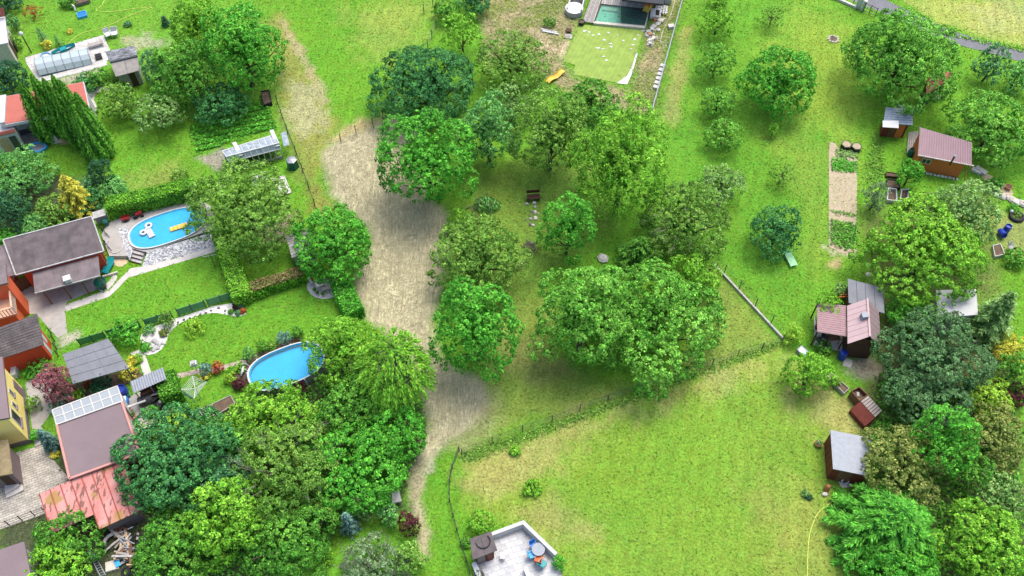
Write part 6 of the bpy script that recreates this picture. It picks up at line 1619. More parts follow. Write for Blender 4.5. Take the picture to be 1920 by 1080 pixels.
MB(t.location).prism([W[0], mid0, mid1, W[3]], -.02, .02).build('shallow_floor', 'liner_pale', t); MB(t.location).prism([mid0, W[1], W[2], mid1], -.02, .022).build('deep_floor', 'liner_green', t)
b = MB(t.location); b.add([up(p, .22) for p in W], [(0, 3, 2, 1)]); b.build('water', 'water_green', t)
for k, (a, c) in enumerate(((W[0], W[1]), (W[1], W[2]), (W[2], W[3]), (W[3], W[0]))): MB(t.location).beam(up(a, .14), up(c, .14), .14 if k != 2 else .35, .3).build('edge', 'dark_wood' if k in (0, 3) else 'cream_stone', t)
MB(t.location).beam(up(mid0, .1), up(mid1, .1), .12, .23).build('divider', 'stone_pale', t)
a, c = bil(W, .06, .22), bil(W, .38, .22); MB(t.location).beam(up(a, .1), up(c, .1), .5, .18).build('underwater_step', 'stone_pale', t)
MB(t.location).prism([bil(W, .56, .1), bil(W, .98, .1), bil(W, .98, .55), bil(W, .56, .4)], -.01, .03).build('deep_well', 'felt_black', t)
t = thing('pond_house', 'house with flat black roof and white corner beside the swimming pond', 'house', V(1200, -10)); q = quad([(1170, -70), (1262, -58), (1244, 8), (1166, -1)], 2.9); roofpart(t, q, .2, 'felt_black'); wq = wallpart(t, [q[0], q[1], lerp(q[1], q[2], .45), lerp(q[0], q[3], .45)], .2, .2, 'wall_white'); edgebox(t, wq, 2, .2, .8, 0, 2.3, 'glass', 'glass_door')
MB(t.location).box(V(1252, 6), .7, .5, 1.1, AP).build('white_pier', 'wall_white', t)
t = thing('pond_slide', 'orange water slide into the deep pond half', 'slide', V(1214, 14)); a, m_, c = V(1221, 3, 1.5), V(1216, 12, .9), V(1211, 22, .35)
for i in range(2):
    p, r_ = (a, m_) if i == 0 else (m_, c); MB(t.location).beam(p, r_, .6, .06).build('chute', 'orange' if i == 0 else 'yellow', t)
    for s in (-.3, .3): MB(t.location).beam(p + Vector((s, 0, .1)), r_ + Vector((s, 0, .1)), .05, .22).build('side', 'orange' if i == 0 else 'yellow', t)
post(t, V(1221, 6), 1.4, .05, 'pale_metal')
t = thing('hot_tub', 'round white hot tub in a pale timber corner by the pond deck', 'hot tub', V(1076, 26)); p = V(1076, 25); MB(t.location).lathe(p, [(.85, 0), (.95, .1), (.98, .65), (.8, .68)], 20).build('tub', 'stone_grey', t); MB(t.location).lathe(p + Vector((0, 0, .68)), [(.96, 0), (.98, .05), (.7, .14), (.1, .17)], 20).build('cover', 'white_plastic', t, smooth=False)
for a, c in (((1063, 28), (1072, 0)), ((1089, 32), (1097, 0)), ((1072, 8), (1096, 10))): MB(t.location).beam(V(*a) + Vector((0, 0, .5)), V(*c) + Vector((0, 0, .5)), .12, 1.0).build('screen', 'stone_pale', t)
t = thing('pool_box', 'black pump box behind the white hot tub', 'box', V(1086, 1)); MB(t.location).box(V(1086, 2), 1.2, .8, .7, AP).build('casing', 'felt_black', t, bevel=.03); MB(t.location).box(B(1086, 2, .7), 1.3, .9, .06, AP).build('lid', 'rubber', t)
t = thing('corner_planter', 'black round tub at the pond deck corner', 'tub', V(1090, 47)); MB(t.location).lathe(V(1090, 46), [(.28, 0), (.36, .45), (.3, .45), (.28, .35)], 12).build('pot', 'rubber', t); MB(t.location).lathe(B(1090, 46, .36), [(.28, 0), (.28, .02)], 12).build('soil', 'soil', t)
brickmat('roll_turf', (.215, .31, .045), (.23, .33, .05), (.18, .27, .04), 30, .42, AP + math.pi / 2 - .28, .03, .15, nvar=.16)
sheet('turf_lawn', [(1087, 46), (1207, 57), (1175, 159), (1074, 140), (1079, 122), (1056, 116)], 'roll_turf', .03, th=.05, label='new striped turf lawn below the swimming pond')
t = thing('plastic_sheet', 'crumpled white plastic strip along the turf edge', 'plastic sheet', V(1187, 130)); b = MB(t.location); L_ = [(1193, 98), (1188, 115), (1183, 128), (1176, 142), (1160, 153)]; R_ = [(1196, 100), (1190, 122), (1184, 140), (1176, 158), (1157, 156)]; vs = []
for i in range(5): vs += [V(*L_[i], .06 + .04 * (i % 2)), V(*R_[i], .06 + .03 * ((i + 1) % 2))]
b.add(vs, [(2 * i, 2 * i + 1, 2 * i + 3, 2 * i + 2) for i in range(4)]); b.build('sheet', 'white_plastic', t)
random.seed(4)
for u, v in [(1102, 65), (1104, 60), (1112, 66), (1123, 64), (1141, 62), (1158, 66), (1133, 75), (1121, 90), (1145, 82), (1146, 88), (1131, 92), (1132, 106), (1137, 113), (1168, 76), (1190, 74), (1187, 84), (1196, 66), (1183, 92), (1205, 58), (1096, 58)]:
    p = V(u, v, .045); b = MB(p); b.rock(p + Vector((0, 0, .02)), random.uniform(.1, .22), random.uniform(.07, .14), .03, random.uniform(0, 3), 6, 2, .3); b.build('white_scrap', 'white_plastic', label='small white scrap lying on the new striped turf', cat='scrap', group='white scraps on the turf')
t = thing('rubble_strip', 'strip of rubble, slabs and stones beside the swimming pond', 'rubble', V(1228, 55)); random.seed(6)
for k in range(52):
    s = random.uniform(0, 1); u = 1236 - 18 * s + random.gauss(0, 6); v = 22 + 66 * s + random.gauss(0, 2); p = V(u, v)
    if k % 3 == 0: MB(t.location).box(p, random.uniform(.3, .7), random.uniform(.25, .5), random.uniform(.06, .3), random.uniform(0, 3)).build('slab', random.choice(['stone_pale', 'stone_grey', 'cream_stone', 'terracotta']), t)
    else: MB(t.location).rock(p + Vector((0, 0, .08)), random.uniform(.12, .32), random.uniform(.12, .28), random.uniform(.1, .22), 0, 6, 3).build('stone', random.choice(['stone_grey', 'stone_pale', 'stone_dark', 'concrete']), t)
t = thing('white_basin', 'white basin with black opening on the rubble strip', 'basin', V(1229, 30)); MB(t.location).box(V(1228, 30), 1.1, 1.3, .5, AP).build('body', 'white_plastic', t, bevel=.04); MB(t.location).box(B(1232, 31, .5), .4, .9, .02, AP).build('opening', 'rubber', t)
t = thing('lattice_pallet', 'white lattice pallets by the pond house pier', 'pallet', V(1240, 14))
for k in range(5): MB(t.location).beam(V(1230, 9 + k * 3, .3), V(1252, 12 + k * 3, .3), .12, .04).build('slat', 'white_paint', t)
for k in range(5): MB(t.location).beam(V(1231 + k * 5, 9 + k * .6, .34), V(1228 + k * 5, 24 + k * .6, .34), .1, .04).build('cross_slat', 'white_paint', t)
hose('white hose trailing from the pond house to the rubble', [(1266, -8), (1264, 8), (1256, 32), (1246, 50), (1238, 72), (1240, 84), (1250, 88), (1248, 80), (1238, 78)], 'off_white', .05)
t = thing('plastic_slide', 'yellow wavy plastic slide lying on the rough grass', 'slide', V(1042, 148)); b = MB(t.location); vs = []; n = 9; A_, B_ = V(1026, 157), V(1057, 136); sd = Vector((-(B_ - A_).y, (B_ - A_).x, 0)).normalized() * .3
for i in range(n):
    p = lerp(A_, B_, i / (n - 1)); z = .2 + .12 * math.sin(i * 1.1); vs += [p - sd + Vector((0, 0, z + .15)), p - sd * .8 + Vector((0, 0, z)), p + sd * .8 + Vector((0, 0, z)), p + sd + Vector((0, 0, z + .15))]
b.add(vs, [(4 * i + j, 4 * i + j + 1, 4 * i + j + 5, 4 * i + j + 4) for i in range(n - 1) for j in range(3)]); b.build('chute', 'yellow', t)
t = thing('board_pile', 'pale and blue boards piled on the rough grass', 'board pile', V(1032, 58))
for k in range(5): MB(t.location).beam(V(1014 + k, 54 + k * 1.2, .1 + .06 * (k % 2)), V(1044 + k, 60 + k * 1.2, .1 + .06 * (k % 2)), .16, .05).build('board', ['white_paint', 'pale_metal', 'stone_pale'][k % 3], t)
t = thing('concrete_slab', 'square grey slab beside the striped turf', 'slab', V(1066, 69)); MB(t.location).box(V(1066, 69), .8, .7, .1, AP).build('slab', 'concrete', t); MB(t.location).box(V(1066, 60), .6, .5, .3, AP).build('block', 'dark_wood', t)
S('low green weeds among the boards on the rough ground', 1030, 42, 12, 10, pal='mid', clear=0., leaf=.14)
t = thing('rail_fence', 'long pale rail fence between the pond garden and the orchard', 'fence', V(1250, 110)); a, b_ = V(1286, -20), V(1221, 218)
for k in range(14): post(t, lerp(a, b_, k / 13), 1.1, .05, 'grey_metal')
for z in (.35, .75): MB(t.location).beam(a + Vector((0, 0, z)), b_ + Vector((0, 0, z)), .03, .04).build('wire', 'grey_metal', t)
MB(t.location).beam(a + Vector((0, 0, 1.1)), b_ + Vector((0, 0, 1.1)), .1, .07).build('top_rail', 'pale_metal', t)
for k in range(6):
    p = V(1242 - k * 2.6, 126 + k * 8); b = MB(p); b.box(p, .42, .5, .3, AP + 1.3); b.build('concrete_block', 'stone_pale', label='pale hollow block in a row along the rail fence', cat='block', group='blocks along the rail fence')
t = thing('white_box', 'small white box by the rail fence', 'box', V(1258, 53)); MB(t.location).box(V(1258, 53), .6, .45, .35, .2).build('box', 'white_plastic', t, bevel=.04); MB(t.location).box(B(1258, 53, .35), .64, .5, .05, .2).build('lid', 'off_white', t)

# ------------------------------------------------------------------ lane, gate, orchard things
sheet('lane', [(1560, -25), (1640, -10), (1690, 14), (1785, 58), (1830, 71), (1960, 106), (1960, 128), (1850, 98), (1790, 83), (1740, 62), (1670, 30), (1560, -14)], 'asphalt', .012, label='narrow grey tarmac lane')
t = thing('garden_gate', 'white gate posts with a dark meshed gate beside the lane', 'gate', V(1615, 18)); MB(t.location).box(V(1609, 15), .6, .35, 1.3, -.5).build('pier', 'white_paint', t); MB(t.location).box(V(1617, 20), .35, .3, 1.3, -.5).build('pier', 'off_white', t)
for a, b_ in (((1618, 22), (1640, 32)),):
    for z in (.2, .6, 1.1): MB(t.location).beam(V(*a) + Vector((0, 0, z)), V(*b_) + Vector((0, 0, z)), .05, .05).build('gate_bar', 'dark_metal', t)
    for s in (0, .5, 1): post(t, lerp(V(*a), V(*b_), s), 1.2, .04, 'dark_metal')
MB(t.location).beam(V(1560, -6, .15), V(1606, 14, .15), .25, .3).build('kerb', 'stone_pale', t); post(t, V(1598, 11), 1.3, .04, 'dark_metal')
t = thing('fire_pit', 'ring of pale stones round ash on the orchard lawn', 'fire pit', V(1562, 74)); random.seed(2)
for k in range(10): a = k * .628; p = V(1562, 74) + Vector((math.cos(a) * .5, math.sin(a) * .5, .06)); MB(t.location).rock(p, .16, .14, .12, a).build('stone', 'cream_stone', t)
MB(t.location).lathe(V(1562, 74, 0), [(.4, -.01), (.4, .04)], 12).build('ash', 'soil', t)
sheet('sandy_bed', [(1554, 267), (1564, 267), (1576, 282), (1607, 285), (1606, 472), (1580, 476), (1554, 463)], 'soil_pale', .02, label='long pale sandy vegetable bed on the orchard lawn')
for lb, u, v in (('hexagonal black planter of dry soil, nearer the sandy bed edge', 1585, 276), ('hexagonal black planter touching the weedy boundary', 1604, 280)):
    t = thing('hexagonal_planter', lb, 'planter', V(u, v)); MB(t.location).lathe(V(u, v), [(.5, 0), (.52, .42), (.44, .42), (.43, .38)], 6).build('box', 'rubber', t); MB(t.location).lathe(V(u, v), [(.43, 0), (.43, .44)], 6).build('soil', 'soil_pale', t)
groundcover('crop_row', [(1556, 394), (1606, 402), (1606, 407), (1556, 399)], 160, .14, .18, 'mid', 'thin green crop line across the sandy bed', 18)
groundcover('seedlings', [(1560, 330), (1602, 334), (1602, 388), (1560, 384)], 110, .12, .1, 'olive', 'scattered tiny seedlings on the bare sandy bed', 19)
lounger('pale green sun lounger below the dark round bush tree', 1479, 486, .25, 'light_green')
stone('pale flat stone on the grass above the grey felt roof', 1628, 497, .22, 'cream_stone', flat=.2); stone('second flat stone above the grey felt roof, closer to it', 1629, 515, .28, 'cream_stone', flat=.2)

# ------------------------------------------------------------------ allotment huts
mat('tile_blue', (.2, .24, .29), .7, .2, 3, .3)
t = thing('play_hut', 'dark red hut with stone sill under the huge tree', 'hut', V(1755, 168)); q = quad([(1740, 140), (1785, 134), (1781, 148), (1736, 178)], [2.6, 2.6, 2.2, 2.2]); roofpart(t, q, .1, 'roof_red'); wallpart(t, q, .1, .15, 'felt_black')
MB(t.location).beam(V(1730, 180, .12), V(1764, 184, .12), .5, .24).build('stone_sill', 'stone_pale', t)
t = thing('tool_shed', 'red tool shed with slate blue tiles and a white board', 'shed', V(1685, 235)); AR = ang((1661, 201), (1712, 206), 2)
q = quad([(1661, 201), (1712, 205), (1711, 235), (1656, 231)], [2.5, 2.5, 2.0, 2.0]); steps_roof(t, q, 7, .035, 'tile_blue'); wq = wallpart(t, q, .08, .25, 'red_wood'); edgebox(t, wq, 2, .1, .4, 0, 1.7, 'orange_wood', 'door'); edgebox(t, wq, 2, .45, .7, .0, 1.6, 'brown_wood', 'panel')
MB(t.location).slab(quad([(1655, 226), (1685, 226), (1685, 240), (1655, 238)], [2.15, 2.15, 2.1, 2.1]), .06).build('white_board', 'white_paint', t)
t = thing('glass_frame', 'leaning old glass frames behind the tool shed', 'glass frame', V(1705, 200)); a, b_ = V(1682, 196, 1.4), V(1720, 200, 1.4)
for k in range(5): p = lerp(a, b_, k / 4); MB(t.location).beam(p, p + Vector((.1, -1.0, .5)), .06, .05).build('bar', 'pale_metal', t)
MB(t.location).slab([a, b_, b_ + Vector((.1, -1.0, .45)), a + Vector((.1, -1.0, .45))], .02).build('pane', 'pane_white', t)
t = thing('orange_cabin', 'orange timber cabin with ribbed pink metal roof', 'cabin', V(1770, 300)); q = quad([(1725, 239), (1822, 267), (1822, 311), (1721, 291)], [3.2, 3.2, 2.15, 2.15])
mat('metal_pink', (.33, .21, .22), .5, .1, 1.5, 0, spec=.4); corr(t, q, 22, .04, 'metal_pink')
bk = [q[0], q[1], q[1] + (q[1] - q[2]) * .35, q[0] + (q[0] - q[3]) * .35]
for p in (bk[2], bk[3]): p.z = 2.5
MB(t.location).slab(bk, .05).build('back_roof', 'metal_pink', t)
full = [bk[3], bk[2], q[2], q[3]]; wq = wallpart(t, full, .08, .35, 'orange_wood')
wn = edgebox(t, wq, 2, .72, .92, 1.0, 1.6, 'white_paint', 'window', .04, .08)
for s in (.735, .83): g = edgebox(t, wq, 2, s, s + .075, 1.07, 1.53, 'glass', 'pane', .055, .04); g.parent = wn
p = bil(q, .6, .95); MB(t.location).tube([p + Vector((0, -.3, -.3)), p + Vector((0, -.3, .9))], .08, 8).build('stove_pipe', 'black_metal', t); MB(t.location).lathe(p + Vector((0, -.3, .9)), [(.14, 0), (.14, .05), (.03, .12)], 10).build('pipe_cap', 'pale_metal', t)
MB(t.location).tube([q[3], q[2] + Vector((.2, 0, 0))], .06, 6).build('gutter', 'stone_pale', t); p = q[2] + Vector((-.1, 0, 0)); MB(t.location).tube([p, p + Vector((-.15, .1, -.6)), p + Vector((.1, -.3, -1.9))], .05, 6).build('downpipe', 'terracotta', t)
t = thing('cabin_deck', 'small grey plank deck beside the orange cabin', 'deck', V(1708, 272)); planks(t, quad([(1703, 248), (1722, 245), (1718, 290), (1700, 288)], .15), 5, 'grey_wood')
barrel('teal covered bin on the cabin deck', 1707, 291, .35, .7, 'green_plastic', name='bin', inner='teal'); random.seed(12)
for k in range(9): stone('white stone along the foot of the orange cabin', 1738 + k * 7, 326 + k * 1.3, random.uniform(.14, .2), 'stone_pale', 'stones along the cabin')
bedframe('black raised bed beside the glossy laurel bush', [(1664, 335), (1684, 338), (1688, 352), (1664, 350)], .4, 'rubber'); bedframe('low dark bed above the black raised bed', [(1662, 322), (1690, 326), (1690, 332), (1662, 329)], .3, 'dark_wood')
for lb, px in (('white framed cold frame beside the grey willow bush', [(1666, 352), (1681, 354), (1682, 376), (1664, 374)]), ('white framed cold frame nearer the glossy laurel bush', [(1691, 355), (1704, 354), (1702, 377), (1688, 376)])):
    t2 = bedframe(lb, px, .45, 'white_paint', 'soil', 'cold_frame', cat='cold frame', sz=.4)
barrel('blue barrel lying on the dry lawn by the rockery', 1873, 436, .3, .85, tip=('X', 1.2)); barrel('upright blue barrel beside the lying blue barrel', 1884, 435, .3, .9)
sheet('straw_bank', [(1842, 322), (1860, 330), (1895, 352), (1902, 366), (1885, 368), (1862, 345), (1840, 335)], 'straw_mulch', .008, smooth=1, label='straw mulched bank beside the olive fruit tree')
random.seed(14)
for k in range(14): stone('grey boulder edging the rockery by the straw bank', 1868 + k * 4, 364 + k * 1.6 + random.gauss(0, 2), random.uniform(.22, .42), random.choice(['stone_grey', 'stone_pale', 'stone_dark', 'cream_stone']), 'rockery edge boulders')
pot('orange clay bowl on the straw bank', 1889, 354, .3, .35, 'terracotta'); t = thing('rope_coil', 'white planter stand beside the olive fruit tree', 'planter', V(1830, 320)); MB(t.location).box(V(1830, 322), .5, .9, .25, .9).build('tray', 'white_plastic', t); MB(t.location).box(V(1838, 322), .5, 1.1, .3, .7).build('stone_tray', 'stone_pale', t)
t = thing('tyre_planter', 'tyre planter with a white ball on the dry lawn', 'planter', V(1905, 408)); MB().tube([(.55 * math.cos(a), .5 * math.sin(a), .15) for a in np.linspace(0, 2 * math.pi, 17)], .16, 7).build('tyre', 'rubber', t, smooth=True); MB().lathe((0, 0, 0), [(.45, 0), (.45, .2)], 14).build('soil', 'soil', t); MB().rock((-.4, .45, .35), .16, .16, .16, 0, 9, 5, .02).build('ball', 'white_plastic', t, smooth=True)
S('green plants growing in the tyre planter', 1906, 405, 8, 7, pal='olive', clear=0., leaf=.11, trunk=False)
bedframe('white framed bed of greens by the leafy rockery bush', [(1862, 460), (1876, 457), (1884, 476), (1866, 480)], .35, 'off_white'); chair('grey garden chair by the white framed bed', 1893, 470, .6, 'stone_grey'); 
pot('small white pot beside the hazel tree', 1864, 310, .25, .3, 'white_plastic', 'deep')
t = thing('white_flat_shed', 'shed with plain white flat roof between the wide tree and the cypress', 'shed', V(1795, 575)); q = quad([(1755, 544), (1830, 542), (1834, 590), (1758, 596)], 2.3); roofpart(t, q, .12, 'wall_white'); wallpart(t, q, .12, .15, 'stone_grey')
t = thing('red_planter', 'dark red box planter in the deep garden', 'planter', V(1857, 716)); MB(t.location).box(V(1857, 716), 1.0, .6, .45, .4).build('box', 'red_wood', t); MB(t.location).box(B(1857, 716, .42), .86, .46, .05, .4).build('soil', 'soil', t)

# ------------------------------------------------------------------ plank cabin with porch
mat('tile_pink', (.36, .23, .23), .75, .14, 2.5, .2); mat('sheet_pink', (.44, .31, .31), .6, .08, 1.2, .05)
t = thing('porch_cabin', 'dark cabin with pink sheet roof, tiled porch and grey felt annex', 'cabin', V(1600, 610))
fq = quad([(1589, 522), (1655, 539), (1659, 588), (1591, 568)], [2.3, 2.3, 2.15, 2.15]); panels(t, fq, 4, 1, .03, .06, 'felt_grey', 'felt_strip'); wallpart(t, fq, .08, .2, 'dark_wood', 'annex_wall'); 
pr = quad([(1532, 567), (1586, 573), (1588, 631), (1532, 622)], [2.2, 2.2, 2.15, 2.15]); corr(t, [pr[0], pr[3], pr[2], pr[1]], 14, .06, 'tile_pink', 'porch_roof')
for s, r_ in ((.03, .03), (.03, .97), (.97, .97), (.5, .97)): post(t, bil(pr, s, r_), 2.15, .06, 'dark_wood', 'porch_post')
ml = [V(1588, 573, 2.45), V(1626, 560, 3.1), V(1631, 631, 3.1), V(1589, 645, 2.45)]; panels(t, [ml[0], ml[3], ml[2], ml[1]], 7, 1, .025, .05, 'sheet_pink', 'roof_sheet')
mr_ = [ml[1], V(1648, 582, 2.45), V(1652, 650, 2.45), ml[2]]; panels(t, [mr_[0], mr_[3], mr_[2], mr_[1]], 7, 1, .025, .05, 'plinth', 'roof_sheet'); MB(t.location).beam(ml[1] + Vector((0, 0, .04)), ml[2] + Vector((0, 0, .04)), .15, .06).build('ridge_cap', 'sheet_pink', t)
wb = [ml[0], mr_[1], mr_[2], ml[3]]; wi = inset(wb, .3); MB(t.location).prism(wi, -.02, 2.35).build('wall', 'dark_wood', t)
gm = (wi[2] + wi[3]) / 2; b = MB(t.location); b.add([up(wi[3], 2.35), up(wi[2], 2.35), up(gm, 2.95)], [(0, 1, 2)]); b.build('gable', 'dark_wood', t)
p = bil(ml, .78, .46); MB(t.location).box(p - Vector((0, 0, .1)), .5, .45, .5, .1).build('chimney', 'pale_metal', t)
sheet('porch_floor', [(1526, 590), (1534, 622), (1590, 632), (1580, 660), (1527, 648)], 'concrete_pale', .02, label='pale porch floor of the plank cabin')
chair('dark porch chair nearest the tiled roof edge', 1545, 636, 1.0, 'dark_metal', z=.02); chair('dark porch chair beside the table', 1534, 642, 2.0, 'dark_metal', z=.02); table('brown porch table with a light cloth', 1560, 640, .02, .9, .7, .1, 'brown_wood'); pot('magenta flowers in a pot at the porch edge', 1530, 616, .16, .35, 'rubber', 'rust')
barrel('upright blue barrel at the dark cabin wall', 1577, 671, .34, .95); sheet('cabin_slab', [(1583, 670), (1598, 675), (1597, 690), (1580, 686)], 'concrete_pale', .012, label='pale concrete slab by the cabin door')
S('low green plants along the porch front', 1545, 652, 16, 6, pal='mid', clear=0., leaf=.14); S('green vine along the tiled porch edge', 1552, 566, 22, 6, pal='lime', zc=2.25, leaf=.15)
t = thing('arbor', 'orange wooden trellis under the climbing vine', 'trellis', V(1580, 560)); 
for k in range(4): MB(t.location).beam(V(1573 + k * 5, 556, .1), V(1576 + k * 5, 552, 1.7), .08, .06).build('slat', 'orange_wood', t)
for z in (.5, 1.4): MB(t.location).beam(V(1572, 557, z), V(1590, 556, z), .08, .06).build('rail', 'orange_wood', t)
t2 = bedframe('glass topped cold frame beside the small yellow bush', [(1495, 655), (1503, 648), (1515, 658), (1508, 668)], .4, 'pale_metal', 'pane_white', 'cold_frame', cat='cold frame', sz=.95)
bedframe('long narrow timber planter behind the lime tree', [(1552, 705), (1560, 700), (1592, 728), (1583, 737)], .45, 'grey_wood'); S('trailing plants in the long timber planter', 1568, 716, 8, 6, pal='olive', zc=.55, leaf=.12, trunk=False)
t = thing('compost_box', 'open brown wooden compost box', 'compost box', V(1604, 745)); q = quad([(1597, 733), (1611, 725), (1627, 740), (1612, 751)], 1.0)
for i in range(4): MB(t.location).beam(up(q[i], .5), up(q[(i + 1) % 4], .5), .06, 1.0).build('side', 'brown_wood', t)
MB(t.location).prism(inset(q, .05), -.02, .6).build('compost', 'soil', t); MB(t.location).beam(bil(q, .3, .6) + Vector((0, 0, -.2)), bil(q, .6, .3) + Vector((0, 0, -.2)), .2, .05).build('board', 'grey_wood', t)
t = thing('slatted_store', 'brown store with a slatted lid beside the open compost box', 'store', V(1632, 768)); q = quad([(1613, 752), (1628, 741), (1655, 770), (1641, 783)], 1.1)
wallpart(t, q, .06, .02, 'brown_wood'); panels(t, q, 1, 7, .07, .04, 'grey_wood', 'lid_slat')
q2 = [q[3], q[0]]; MB(t.location).prism([q[0], q[3], q[3] + Vector((-.7, -.45, 0)), q[0] + Vector((-.7, -.45, 0))], -.02, [1.05, 1.05, .5, .5]).build('front_lid', 'red_wood', t)
t = thing('white_roof_shed', 'brown board shed with a white sheet roof on the lawn edge', 'shed', V(1585, 855)); q = quad([(1557, 806), (1632, 821), (1630, 893), (1562, 879)], 2.0); roofpart(t, q, .08, 'pale_metal'); wq = wallpart(t, q, .08, .1, 'red_wood')
for k in range(5): edgebox(t, wq, 3, k / 5 + .01, (k + 1) / 5 - .01, .02, 1.85, 'red_wood', 'board', .04, .06)
edgebox(t, wq, 2, .4, .8, .02, 1.8, 'brown_wood', 'door', .04)
t = thing('wash_ring', 'white ringed wheel leaning on the brown board shed', 'wheel', V(1583, 905)); MB().tube([(.26 * math.cos(a), .1 * math.sin(a), .3 + .24 * math.sin(a)) for a in np.linspace(0, 2 * math.pi, 17)], .06, 6).build('tyre', 'white_plastic', t, smooth=True); MB().lathe((0, 0, .28), [(.16, -.02), (.16, .02)], 12, axis=Matrix.Rotation(-1.1, 3, 'X')).build('hub', 'stone_dark', t)
sheet('shed_slab', [(1572, 902), (1595, 900), (1600, 912), (1578, 915)], 'stone_pale', .01, label='flat stones at the foot of the board shed')
pot('rusty red pot with flowers beside the board shed', 1533, 834, .28, .3, 'terracotta', 'frost'); t = thing('garden_figure', 'small reddish garden figure with pale stones below the board shed', 'figure', V(1548, 920)); p = V(1549, 918); MB(t.location).lathe(p, [(.2, 0), (.24, .2), (.16, .45), (.18, .6), (.05, .78)], 10).build('body', 'terracotta', t, smooth=True); MB(t.location).rock(V(1547, 927, .1), .25, .2, .15).build('stone', 'cream_stone', t)
hose('yellow hose curving over the bottom lawn', [(1575, 927), (1560, 942), (1535, 958), (1522, 985), (1516, 1010), (1514, 1045), (1514, 1090)], 'light_hose')

# ------------------------------------------------------------------ white walled terrace
t = thing('terrace_wall', 'white parapet wall round two sides of the tiled terrace', 'wall', V(981, 985))
o = [V(922, 1001, .9), V(981, 979, .9), V(1043, 1039, .9)]
MB(t.location).beam(up(o[0], .45), up(o[1], .45) + Vector((.1, .03, 0)), .26, .9).build('wall', 'wall_white', t); MB(t.location).beam(up(o[1], .451), up(o[2], .451), .26, .906).build('wall', 'wall_white', t)
t = thing('low_wall', 'short white wall by the brown terrace shed', 'wall', V(894, 1072)); MB(t.location).beam(V(889, 1056, .3), V(902, 1090, .3), .3, .6).build('wall', 'wall_white', t); MB(t.location).beam(V(889, 1056, .62), V(902, 1090, .62), .36, .06).build('coping', 'white_paint', t)
t = thing('low_wall', 'short white wall stub in the tiled terrace', 'wall', V(990, 1075)); MB(t.location).beam(V(985, 1065, .3), V(996, 1095, .3), .22, .6).build('wall', 'wall_white', t); MB(t.location).beam(V(985, 1065, .62), V(996, 1095, .62), .28, .06).build('coping', 'white_paint', t)
sheet('terrace', [(896, 1040), (925, 1003), (981, 985), (1045, 1046), (1062, 1110), (890, 1110)], 'stone_grey', .02, label='tiled terrace floor inside the white parapet')
TER = bpy.data.objects['terrace']; random.seed(1)
for nm in range(3): mat('terrace_tile_%d' % nm, [(.5, .5, .49), (.44, .44, .44), (.55, .54, .53)][nm], .75, .16, 2.5, .15)
at = ang((925, 1003), (981, 985)); ex = Vector((math.cos(at), math.sin(at), 0)); ey = Vector((-ex.y, ex.x, 0)); c0 = V(975, 1050); polyT = VA([(898, 1042), (926, 1006), (980, 988), (1042, 1046), (1058, 1105), (893, 1105)])
tm = {}
for i in range(-9, 10):
    for j in range(-9, 10):
        p = c0 + ex * (i + (.5 if j % 2 else 0)) * .62 + ey * j * .42
        if inside_sd(np.array([[p.x, p.y]]), polyT)[0] > .25:
            k = (i * 7 + j * 3) % 3
            if k not in tm:
                b = MB(); b.box((0, 0, 0), .6, .4, .02); oo = b.build('tile', 'terrace_tile_%d' % k, TER); tm[k] = oo
            else:
                oo = tm[k].copy(); COL.objects.link(oo); oo.parent = TER
            oo.location = Vector((p.x, p.y, .021)) - TER.location; oo.rotation_euler = (0, 0, at)
table('round pale glass table on the tiled terrace', 1009, 1036, .04, .95, .95, 0, 'pale_metal', round_=True, legm='teal')
chair('blue chair behind the round pale table', 1001, 1028, .6, 'bright_blue', z=.04, w_=.48); chair('pale blue chair at the open side of the round table', 998, 1044, 1.9, 'sky_blue', z=.04, w_=.48); chair('orange chair below the round pale table', 1010, 1052, 2.8, 'orange', z=.04, w_=.5); chair('teal chair standing apart on the tiled terrace', 1017, 1060, 2.5, 'teal', z=.04, w_=.5)
t = thing('terrace_shed', 'small shed with brown felt roof beside the tiled terrace', 'shed', V(905, 1035)); q = quad([(881, 1010), (920, 996), (933, 1032), (886, 1050)], 2.0); panels(t, q, 2, 1, .02, .08, 'felt_brown', 'roof_sheet'); wallpart(t, q, .1, .2, 'dark_wood')
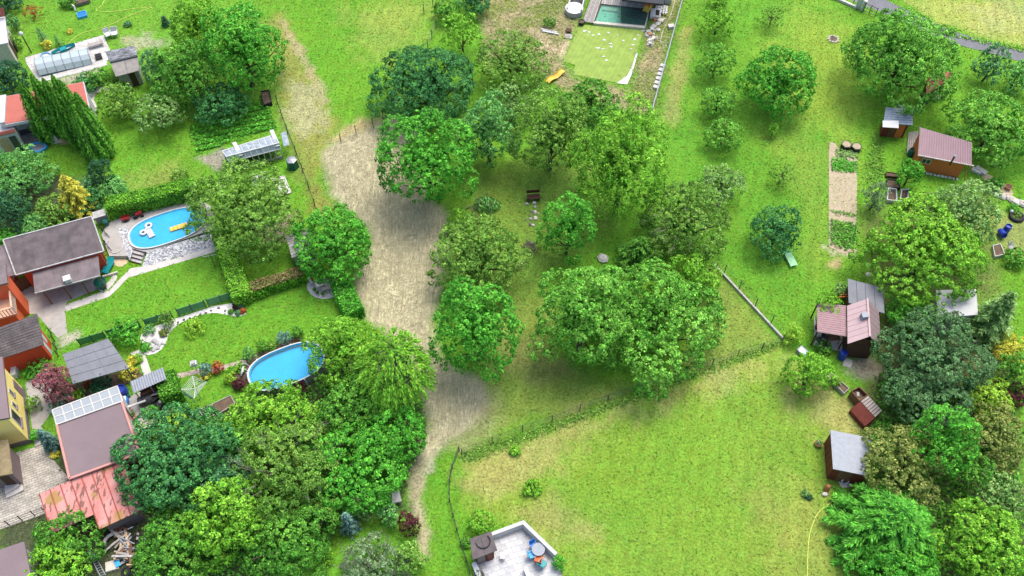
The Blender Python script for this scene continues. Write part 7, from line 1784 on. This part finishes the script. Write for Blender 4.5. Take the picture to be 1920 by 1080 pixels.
wq = inset(q, .2); edgebox(t, wq, 2, .1, .4, .02, 1.6, 'red_wood', 'door', .05); edgebox(t, wq, 2, .5, .9, .3, 1.5, 'plinth', 'shelf', .05)
p = bil(q, .55, .35); b = MB(t.location); b.tube([p + Vector((math.cos(a) * .5, math.sin(a) * .5, .08)) for a in np.linspace(-3.0, .9, 12)], .04, 5); b.build('cable', 'black_metal', t)
t = thing('stool', 'wooden stool with a white cloth beside the brown terrace shed', 'stool', V(942, 1046, .03)); MB().box((0, 0, .45), .35, .45, .05).build('seat', 'white_paint', t)
for x in (-.13, .13):
    for y in (-.17, .17): MB().box((x, y, 0), .05, .05, .45).build('leg', 'pale_wood', t)
pot('dark round planter by the short white terrace wall', 899, 1083, .35, .4, 'dark_metal', 'deep')

# ------------------------------------------------------------------ loose blades through the turf
def grass_tufts(n):
    r = np.random.default_rng(77)
    q = np.stack([r.uniform(-58, 58, n * 2), r.uniform(18, 88, n * 2)], 1)
    q = q[(np.abs(q[:, 0]) < 30 + q[:, 1] * .42)]
    ok = np.ones(len(q), bool)
    for s in SHEETS: ok &= inside_sd(q, s) < .12
    i = np.clip(((q[:, 0] + 72) / .25).round().astype(int), 0, GCOL.shape[1] - 1); j = np.clip(((q[:, 1] - 10) / .25).round().astype(int), 0, GCOL.shape[0] - 1)
    ok &= GHAY[j, i] < .5
    q, i, j = q[ok][:n], i[ok][:n], j[ok][:n]; m = len(q)
    pos = np.zeros((m, 3)); pos[:, :2] = q; pos[:, 2] = r.uniform(.02, .07, m)
    nrm = np.stack([r.normal(0, .45, m), r.normal(0, .45, m), np.ones(m)], 1)
    col = GCOL[j, i] * r.uniform(.68, 1.2, m)[:, None]
    dry = r.uniform(0, 1, m) < .08; col[dry] = col[dry] * .5 + np.array((.4, .38, .15)) * .5
    o = bpy.data.objects.new('grass_tufts', leafmesh('grass_tufts', pos, nrm, .2 * r.uniform(.5, 1.5, m), col, 'straw', None, .45, r)); COL.objects.link(o)
    tag(o, 'uneven tufts and blades standing in the mown lawns', kind='stuff')
grass_tufts(60000)
